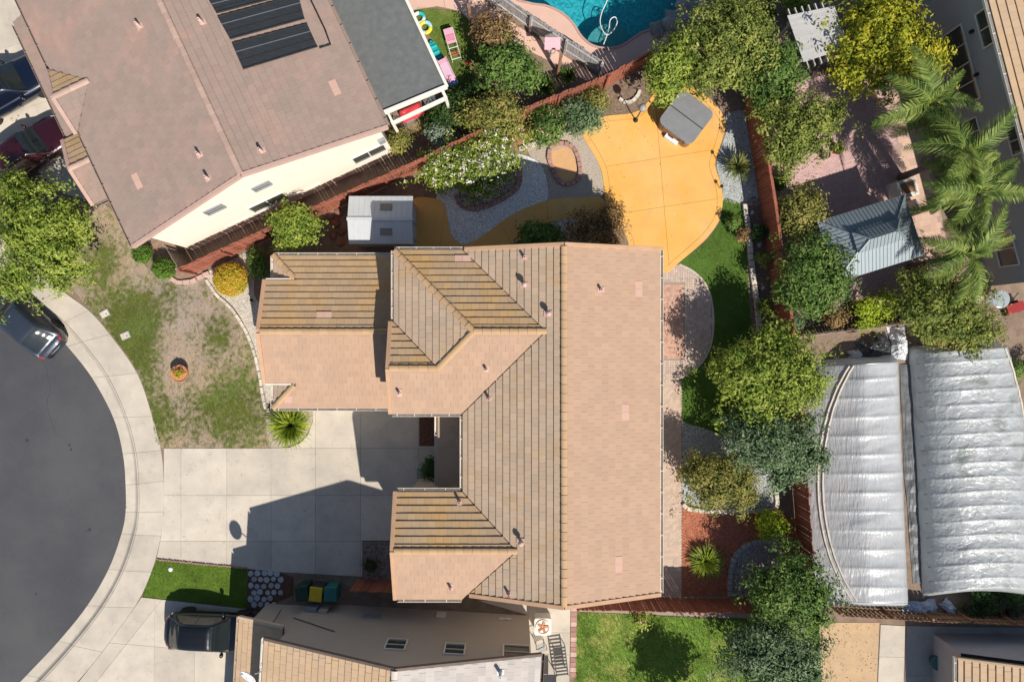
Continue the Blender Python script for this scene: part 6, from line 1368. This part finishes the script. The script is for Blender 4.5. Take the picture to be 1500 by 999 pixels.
# ---------------------------------------------------------------- plastic tunnels
def film_mat(name, c1, c2, dirt, amt, mpv=(6, 1.2, 3), bd=.08):
    m, nt, N, L, P = newmat(name); geo = N.new('ShaderNodeNewGeometry'); n1 = N.new('ShaderNodeTexNoise'); n1.inputs['Scale'].default_value = .9; n1.inputs['Detail'].default_value = 7; L.new(geo.outputs['Position'], n1.inputs['Vector'])
    rp = N.new('ShaderNodeValToRGB'); e = rp.color_ramp.elements; e[0].position = .3; e[0].color = (*c1, 1); e[1].position = .55; e[1].color = (*c2, 1); x = e.new(.55 + amt); x.color = (*dirt, 1); L.new(n1.outputs[0], rp.inputs[0]); L.new(rp.outputs[0], P.inputs['Base Color'])
    P.inputs['Roughness'].default_value = .27; P.inputs['Specular IOR Level'].default_value = .6
    mp = N.new('ShaderNodeMapping'); mp.inputs['Scale'].default_value = mpv; L.new(geo.outputs['Position'], mp.inputs[0]); n2 = N.new('ShaderNodeTexNoise'); n2.inputs['Scale'].default_value = 1.4; n2.inputs['Detail'].default_value = 5; n2.inputs['Distortion'].default_value = .8; L.new(mp.outputs[0], n2.inputs['Vector'])
    bp = N.new('ShaderNodeBump'); bp.inputs['Strength'].default_value = .6; bp.inputs['Distance'].default_value = bd; L.new(n2.outputs[0], bp.inputs['Height']); L.new(bp.outputs[0], P.inputs['Normal'])
    tr = N.new('ShaderNodeBsdfTranslucent'); L.new(rp.outputs[0], tr.inputs[0]); ms = N.new('ShaderNodeMixShader'); ms.inputs[0].default_value = .42; L.new(P.outputs[0], ms.inputs[1]); L.new(tr.outputs[0], ms.inputs[2]); L.new(ms.outputs[0], N['Material Output'].inputs[0])
    return m
def tunnel(label, uL, uR, v0, v1, hgt, nr, mat, seed, strapL, zc=1.0, soft=False):
    c0 = W((uL(.5) + uR(.5)) / 2, (v0(.5) + v1(.5)) / 2, LOT); root = thing('polytunnel', label, 'polytunnel', c0)
    def P(t, s, lift=0.0):
        v = v0(s) + (v1(s) - v0(s)) * t; kz = (CAMH - LOT) / FPX
        xl = (uL(t) - 750) * kz; xr = (uR(t) - 750) * (CAMH - zc) / FPX; x = xl + (xr - xl) * s
        a = abs(2 * s - 1); prof = ((1 - a ** 3.2) ** .55 if not (soft and s < .5) else min(1, s / .46) ** .9 * .97) if a < 1 else 0
        endf = min(1, (min(t, 1 - t) / .014)) ** .5 if min(t, 1 - t) < .014 else 1
        z = hgt * prof * (.35 + .65 * endf if prof else 1)
        ph = t * nr; fr_ = ph - math.floor(ph)
        sag = .075 * math.sin(math.pi * fr_) ** .4 * (.6 + .8 * float(vnoise(np.array([x + seed]), np.array([t * 9.]), .8, 2)[0]))
        wr = .09 * (float(vnoise(np.array([x * .6 + seed]), np.array([t * 30 + x * .5]), 1.1, 3)[0]) - .5)
        y = (500 - v) * (CAMH - z * .9) / FPX
        return Vector((x, y, LOT + max(0, z - sag * prof + wr * prof) + lift)) - c0
    MB().grid(lambda t, s: P(t, s), nr * 12, 34).build('film', mat, root, True)
    for t in (0.0, 1.0):
        m = MB(); ring = [P(t, s / 20) for s in range(21)]; base = [Vector((p.x, p.y + (.12 if t == 0 else -.12), 0.0)) for p in ring]; m.add(ring + base, [(i, i + 1, 22 + i, 21 + i) for i in range(20)]); m.build('end_wall', mat, root)
    for i in range(nr + 1):
        t = min(.985, max(.015, i / nr)); MB().tube([P(t, .015 + .97 * s / 18, -.03) for s in range(19)], .022, 6).build('hoop', steel, root, True)
    tape = M('cream_tape', (.60, .54, .45), (.5, .45, .38), 4, .7) if 'cream_tape' not in bpy.data.materials else bpy.data.materials['cream_tape']
    for off in strapL:
        m = MB()
        for i in range(40):
            t0, t1 = .02 + .96 * i / 40, .02 + .96 * (i + 1) / 40; m.beam(P(t0, off(t0), .05), P(t1, off(t1), .05), .07, .012)
        m.build('strap', tape, root)
    return root
fA = film_mat('tunnel_film_clean', (.62, .65, .67), (.70, .72, .74), (.74, .74, .74), .12); fB = film_mat('tunnel_film_dirty', (.56, .60, .61), (.68, .71, .72), (.42, .46, .44), .14, (2.2, 2.6, 3), .13)
tunnel('translucent plastic tunnel beside the side fence trees', lambda t: 1182 + 16 * abs(2 * t - 1) ** 5, lambda t: 1326 + 16 * t, lambda s: 524 + 8 * (1 - s), lambda s: 884 + 4 * s, 1.3, 13, fA, 3, [lambda t: .09 + .24 * abs(2 * t - 1) ** 2, lambda t: .13 + .24 * abs(2 * t - 1) ** 2], soft=True)
tunnel('cloudy stained plastic tunnel further from the trees', lambda t: 1331 + 20 * t, lambda t: 1520 - 40 * (1 - t) ** 3, lambda s: 512 - 10 * s, lambda s: 872 - 8 * math.sin(s * 3.1), 1.85, 17, fB, 8, [lambda t: .93 - .13 * abs(2 * t - 1) ** 2.2])
def heap(name, label, u, v, lx, ly, h, mat, rz=0, seed=0):
    p = W(u, v, LOT); o = thing(name, label, 'tarpaulin', p, rz)
    def f(a, b):
        x = (a - .5) * lx; y = (b - .5) * ly; e = max(0, 1 - ((2 * a - 1) ** 2 + (2 * b - 1) ** 2) * .75); n = float(vnoise(np.array([x * 1.5 + seed]), np.array([y * 1.5 + seed]), 2.2, 4)[0]); wob = float(vnoise(np.array([a * 3 + seed]), np.array([b * 3.]), 1.3, 2)[0]) - .5
        return Vector((x + wob * .25, y - wob * .2, max(.012, h * e * (.3 + 1.3 * n) + .10 * (n - .4))))
    MB().grid(f, 40, 34).build('sheet', mat, o); return o
silver = M('silver_film', (.62, .63, .64), (.5, .51, .53), 4, .3, bump=.4, bscale=14, spec=.6); blackf = M('black_film', (.03, .032, .036), (.05, .052, .056), 4, .3, bump=.5, bscale=14, spec=.7); bluef = M('bluish_film', (.42, .46, .54), (.34, .38, .46), 4, .4, bump=.4, bscale=14)
heap('tarpaulin', 'crumpled black plastic heap at the head of the first tunnel', 1279, 508, 1.5, 1.1, .5, blackf, .2, 2); heap('tarpaulin', 'crumpled silver plastic sheet lying between the two tunnel heads', 1314, 503, .8, 1.6, .45, silver, .1, 5); heap('tarpaulin', 'long dark grey strip added for the shade in the gap between the tunnels', 1336, 694, .62, 10.6, .1, M('gap_shade', (.10, .105, .11), (.16, .165, .17), 3, .4, bump=.4, bscale=12), .05, 21); heap('tarpaulin', 'small pale plastic bag at the head of the first tunnel', 1252, 519, .6, .4, .3, silver, .2, 9); heap('tarpaulin', 'bluish plastic sheet heaped at the foot of the tunnels', 1345, 890, 1.7, .7, .3, bluef, .1, 12); heap('tarpaulin', 'rolled pale plastic beside the black nursery pots', 1388, 889, .5, .9, .3, bluef, .7, 15)  # the long strip is added to darken the tunnel gap like shade

# ---------------------------------------------------------------- small yard things
for lab, u, v, a in (('pale utility box lid set in the lawn beside the kerbside car', 154, 460, .5), ('pale utility box lid set in the greenest patch of lawn', 184, 492, .4)):
    o = thing('utility_box', lab, 'utility box', W(u, v, .128), a); MB().box((0, 0, .02), (.46, .34, .05)).build('frame', concrete_grey, o, bevel=.008); MB().box((0, 0, .05), (.38, .26, .02)).build('lid', block_pale, o); MB().lathe((.08, -.05, .058), [(.03, 0), (.03, .008), (0, .008)], 8).build('keyhole', darkpl, o)
tag(MB().lathe(W(250, 834, .128), [(.11, 0), (.11, .03), (.08, .05), (0, .05)], 14).build('valve_cover', whitepl, None, True), 'round white valve cover in the small trimmed lawn', 'cover')
def bin_(label, u, v, lid, rz):
    o = thing('wheelie_bin', label, 'bin', W(u, v, .6), rz); o.location.z = LOT
    body = plain('bin_' + lid[0], lid[1], .6) if 'bin_' + lid[0] not in bpy.data.materials else bpy.data.materials['bin_' + lid[0]]
    m = MB(); m.box((0, 0, .5), (.5, .56, .96), taper=1.16).build('body', darkpl if lid[0] == 'yellow' else body, o, bevel=.02); lm_ = MB(); lm_.box((0, 0, 1.02), (.62, .70, .06), taper=.92).build('lid', body, o, bevel=.015); MB().tube([(-.22, -.37, .95), (.22, -.37, .95)], .02, 6).build('handle', darkpl, o)
    for x in (-.22, .22): wv = MB().lathe((0, 0, 0), [(.04, -.03), (.1, -.03), (.1, .03), (.04, .03)], 12).build('wheel', rubber, o); wv.location = (x, -.3, .1); wv.rotation_euler = (0, math.pi / 2, 0)
bin_('dark green wheeled bin next to the yellow lidded bin', 447, 864, ('dark', (.02, .06, .045)), .1); bin_('wheeled bin with bright yellow lid beside the driveway', 467, 865, ('yellow', (.62, .46, .03)), -.12); bin_('teal wheeled bin beside the yellow lidded bin', 488, 865, ('teal', (.03, .17, .16)), 0)
ac = thing('air_conditioner', 'pale air conditioner with round fan beside the taupe house', 'air conditioner', W(795, 917, .75)); ac.location.z = .14
MB().prism(rrect(.8, .8, .1), 0, .72).build('cabinet', trim, ac, bevel=.01)
MB().lathe((0, 0, .722), [(.30, 0), (.30, .006), (0, .006)], 24).build('fan_well', darkpl, ac); MB().lathe((0, 0, .72), [(.30, 0), (.34, 0), (.34, .05), (.31, .05), (.30, .01)], 24).build('grille_ring', trim, ac)
for i in range(5): a = i * 1.2566; MB().box((.15 * math.cos(a), .15 * math.sin(a), .745), (.24, .15, .012), rot=Matrix.Rotation(a, 3, 'Z') @ Matrix.Rotation(.35, 3, 'X')).build('fan_blade', pot_m, ac)
ch = thing('lounge_chair', 'black slatted lounge chair beside the pink paver edge', 'chair', W(822, 975, .5), .12); ch.location.z = .138
for y in (-.28, .28):
    MB().beam((-.0 + y, .95, .45), (y, -.5, .35), .05, .05).build('side_rail', black_metal, ch)
    for yy in (.85, -.4): MB().tube([(y, yy, 0), (y, yy, .42)], .02, 6).build('leg', black_metal, ch)
for i in range(9): MB().box((0, .9 - i * .165, .46 - i * .012), (.6, .07, .025)).build('slat', black_metal, ch)
ch2 = thing('patio_chair', 'small black metal chair beside the air conditioner', 'chair', W(793, 947, .4), .4); ch2.location.z = .138
for i in range(5): MB().box((-.16 + i * .08, 0, .42), (.05, .42, .02)).build('slat', greypl, ch2); 
for x in (-.2, .2):
    for y in (-.2, .2): MB().tube([(x, y, 0), (x, y, .42 if y < 0 else .85)], .016, 6).build('leg', black_metal, ch2)
MB().tube([(-.2, .2, .84), (.2, .2, .84)], .018, 6).build('back_rail', black_metal, ch2)
tbl = thing('patio_table', 'dark rectangular glass table at the end of the concrete walk', 'table', W(800, 1000, .7)); tbl.location.z = .138; MB().box((0, 0, .7), (.95, .9, .03)).build('tabletop', M('smoked_glass', (.05, .05, .05), (.06, .06, .06), 2, .15, bump=0), tbl)
for x in (-.4, .4):
    for y in (-.38, .38): MB().tube([(x, y, 0), (x, y, .7)], .02, 6).build('leg', black_metal, tbl)
# satellite dish on the taupe house
dp = L3(-.06, 1.35, 5.0); sd = thing('satellite_dish', 'white satellite dish fixed to the eave of the taupe house', 'satellite dish', dp)
rot = Vector((-.35, -.55, .75)).normalized().to_track_quat('Z', 'Y').to_matrix()
dm = MB(); dm.lathe((0, 0, 0), [(0, 0), (.15, .015), (.28, .05), (.36, .1), (.365, .09), (.28, .035), (.14, 0), (0, -.015)], 26); dm.v = [tuple(rot @ Vector(p) + Vector((-.32, .05, .42))) for p in dm.v]; dm.build('dish', whitepl, sd, True)
MB().tube([(0, 0, .02), (-.1, .02, .2), (-.3, .06, .38)], .025, 8).build('mast', greypl, sd); fe = rot @ Vector((0, 0, .42)) + Vector((-.32, .05, .42)); MB().tube([rot @ Vector((0, -.3, .06)) + Vector((-.32, .05, .42)), fe], .015, 6).build('feed_arm', whitepl, sd); MB().box(fe, (.08, .08, .1)).build('feed_horn', greypl, sd)

# ---------------------------------------------------------------- play yard
teal = plain('teal_plastic', (.03, .50, .48), .4); pinkp = plain('pink_plastic', (.72, .38, .50), .5); bluep = plain('blue_plastic', (.16, .38, .72), .45); yelp = plain('yellow_plastic', (.75, .62, .05), .45); redp = plain('red_fabric', (.62, .05, .06), .7)
def ring(label, u, v, r, rr, mats, z=.16):
    o = thing('swim_ring', label, 'swim ring', W(u, v, z)); o.location.z = .126
    for i in range(4):
        m = MB(); pts = [(r * math.cos(a), r * math.sin(a), rr) for a in [i * math.pi / 2 + math.pi / 2 * k / 8 for k in range(9)]]; m.tube(pts, rr, 10).build('ring_panel', mats[i % len(mats)], o, True)
ring('teal and white inflatable ring leaning by the patio cover', 614, 28, .24, .09, (teal, whitepl)); ring('pale blue inflatable ring with yellow panels on the play lawn', 623, 42, .26, .1, (plain('pale_blue_vinyl', (.35, .62, .72), .35), yelp))
tv = thing('toy_boat', 'teal plastic toy boat with seats on the play lawn', 'toy boat', W(639, 79, .2), 2.0); tv.location.z = .126
def hull(a, b): x = (a - .5) * 1.25; w = .22 * (1 - abs(2 * a - 1) ** 2.5) ** .7; th = (b - .5) * math.pi; return Vector((x, w * math.sin(th), .2 - .18 * math.cos(th)))
MB().grid(hull, 20, 12).build('hull', teal, tv, True); MB().box((0, 0, .12), (1.05, .3, .02)).build('deck', plain('teal_dark', (.02, .33, .33), .5), tv)
for x in (-.3, 0, .3): MB().box((x, 0, .17), (.1, .34, .06)).build('seat', teal, tv, bevel=.01)
sl = thing('toy_slide', 'pink toddler slide with blue end on the play lawn', 'slide', W(656, 108, .3), math.radians(-62)); sl.location.z = .126
prof = [(-.55, .62), (-.35, .62), (-.1, .42), (.2, .18), (.42, .1), (.62, .08)]
for (a, b, mt) in ((0, 1, pinkp), (1, 3, plain('mauve_plastic', (.42, .25, .36), .45)), (3, 4, pinkp), (4, 5, bluep)):
    m = MB(); pr = prof[a:b + 1]
    for (x0, z0), (x1, z1) in zip(pr, pr[1:]):
        m.add([(x0, -.2, z0), (x1, -.2, z1), (x1, .2, z1), (x0, .2, z0)], [(0, 1, 2, 3)])
        for s in (-1, 1): m.beam((x0, s * .21, z0 + .05), (x1, s * .21, z1 + .05), .04, .14)
    m.build('chute', mt, sl)
for y in (-.2, .2): MB().tube([(-.62, y, 0), (-.5, y, .62)], .03, 6).build('leg', pinkp, sl)
cf = thing('folding_toy', 'folding toy frame with pink and red patterned top on the play lawn', 'toy', W(663, 68, .3), math.radians(-74)); cf.location.z = .126
for y in (-.22, .22):
    MB().tube([(-.75, y, .42), (.75, y, .42)], .018, 6).build('rail', whitepl, cf)
    for x in (-.72, 0, .72): MB().tube([(x, y, 0), (x, y, .42)], .016, 6).build('leg', whitepl, cf)
for x, l, mt in ((-.6, .3, pinkp), (-.3, .26, plain('rose_fabric', (.7, .25, .35), .6)), (-.08, .14, pinkp)): MB().box((x, 0, .44), (l, .42, .02)).build('panel', mt, cf)
for x, mt in ((.2, whitepl), (.45, redp), (.55, plain('rust_plastic', (.5, .16, .06), .6)), (.74, whitepl)): MB().tube([(x, -.22, .42), (x, .22, .42)], .018, 6).build('rung', mt, cf)
tag(MB().lathe(W(686, 94, .126), [(.05, 0), (.1, .05), (.09, .12), (0, .15)], 10).build('toy_ball', redp, None, True), 'small red ball on the worn play lawn', 'ball')
for lab, u, v in (('brown timber post beside the purple shrub and salmon apron', 691, 42), ('brown timber post below the pink backboard', 817, 110)):
    o = thing('timber_post', lab, 'post', W(u, v, LOT)); MB().box((0, 0, 1.1), (.12, .12, 2.2)).build('post', brownwood, o, bevel=.01); MB().box((0, 0, 2.22), (.16, .16, .05)).build('cap', brownwood, o)
bb = thing('backboard', 'pink basketball backboard on a pole at the grey fence', 'backboard', W(806, 84, LOT)); MB().tube([(0, 0, 0), (0, 0, 1.7)], .05, 8).build('pole', greypl, bb); MB().box((0, -.12, 1.75), (.72, .04, .55), rot=Matrix.Rotation(-.9, 3, 'X')).build('board', plain('pink_board', (.70, .36, .40), .6), bb, bevel=.01); MB().tube([(.16 * math.cos(i * .5236), -.32 + .16 * math.sin(i * .5236), 1.5) for i in range(13)], .012, 6).build('hoop', black_metal, bb)
bx = thing('storage_box', 'red covered storage pile under the white patio frame', 'storage', W(603, 166, .5), .44); bx.location.z = LOT
MB().box((0, 0, .3), (.95, .5, .55)).build('crate', greypl, bx)
def cl(a, b): x = (a - .5) * 1.15; y = (b - .5) * .62; return Vector((x, y, .62 + .05 * math.sin(7 * a) * math.cos(5 * b) - (.25 if b in (0, 1) or a in (0, 1) else 0)))
MB().grid(cl, 12, 8).build('red_cover', redp, bx, True)
gr = thing('grill', 'pale grey grill under the corner of the white patio frame', 'grill', W(632, 152, .8), .44); gr.location.z = LOT; MB().box((0, 0, .45), (.6, .5, .8)).build('cabinet', greypl, gr, bevel=.02); MB().box((0, .05, .92), (.55, .42, .16), taper=.85).build('hood', steel, gr, bevel=.03); MB().tube([(-.2, -.2, .95), (.2, -.2, .95)], .015, 6).build('handle', black_metal, gr)

# ---------------------------------------------------------------- fallen leaves
def litter(label, poly_px, n, z, cols=None):
    p = px(poly_px, z); q = scatter(p, n); pos = np.column_stack([q, np.full(n, z + .006)])
    me = np_inst('fallen_leaves', LEAFV, LEAFF, pos, rot_zxy(NR.random(n) * 6.3, NR.normal(size=n) * .25), .018 + .022 * NR.random(n), M('dry_leaf', (.24, .15, .08), (.16, .1, .05), 9, .9, rnd=.5) if 'dry_leaf' not in bpy.data.materials else bpy.data.materials['dry_leaf'])
    tag(link('fallen_leaves', me), label, 'fallen leaves', None, 'stuff')
litter('dry leaves scattered over the wide driveway', [(245, 660), (600, 660), (600, 790), (245, 810)], 90, .152)
litter('dry leaves blown along the gutter of the street', [(60, 470), (99, 508), (135, 554), (166, 612), (183, 680), (186, 750), (176, 750), (172, 680), (155, 612), (125, 560), (90, 515)], 50, .022)
litter('dry leaves lying on the curved ochre patio', [(865, 200), (940, 165), (1050, 180), (1050, 300), (990, 375), (930, 350), (890, 290)], 40, .152)
litter('dry leaves under the street tree beside the driveway', [(95, 290), (160, 300), (190, 380), (140, 440), (100, 420)], 320, .135)
litter('dry leaves over the pink paver yard', [(1160, 150), (1300, 130), (1340, 300), (1190, 330)], 320, .14)
litter('dry leaves on the bare ground round the tunnels and side fence', [(1165, 500), (1330, 480), (1335, 525), (1190, 560), (1180, 860), (1165, 860)], 420, .112)
litter('dry leaves in the shaded yard behind the grey shed', [(480, 300), (640, 250), (660, 290), (600, 380), (480, 370)], 260, .116)
litter('straw and leaves over the dry patch', [(1203, 914), (1286, 914), (1282, 1000), (1196, 1000)], 110, .128)

# cracks and oil spots on the asphalt
st_o = bpy.data.objects['street']; crk = M('crack_filler', (.03, .03, .032), (.04, .04, .042), 8, .8); oil = M('oil_stain', (.035, .035, .04), (.05, .05, .052), 6, .55)
def crack(pts):
    m = MB(); P = [W(u + RND.uniform(-1.5, 1.5), v + RND.uniform(-1.5, 1.5), .006) for u, v in smooth_line(pts, 7)]
    for i, p in enumerate(P):
        t = (P[min(i + 1, len(P) - 1)] - P[max(i - 1, 0)]).normalized(); n = Vector((-t.y, t.x, 0)) * RND.uniform(.004, .011); m.v += [tuple(p - n), tuple(p + n)]
    for i in range(len(P) - 1): m.f.append((2 * i, 2 * i + 2, 2 * i + 3, 2 * i + 1))
    m.build('crack', crk, st_o)
crack([(60, 520), (72, 560), (70, 600), (84, 640)])
for i in range(9):
    u, v = RND.uniform(5, 150), RND.uniform(560, 880); p = W(u, v, .0); r = RND.uniform(.03, .10)
    MB().prism([(p.x + r * math.cos(a * .7) * RND.uniform(.7, 1.2), p.y + r * math.sin(a * .7) * RND.uniform(.7, 1.2)) for a in range(9)], .0045, .0065, False).build('oil_spot', oil, st_o)

# each building's empty stands at the middle of its base
for root_, b_ in ((H1, (0.5, -3.3, .1)), (H2, tuple(L2(HG, 7, .1))), (PC, tuple(L2(2 * HG + 1.7, 4, .1))), (H3, tuple(L3(HG3, 4, .1))), (H4, tuple(L4(5, 8, .1))), (H5, (24.6, -18, .1))):
    bv = Vector(b_); root_.location = bv
    for ch_ in root_.children: ch_.location = ch_.location - bv
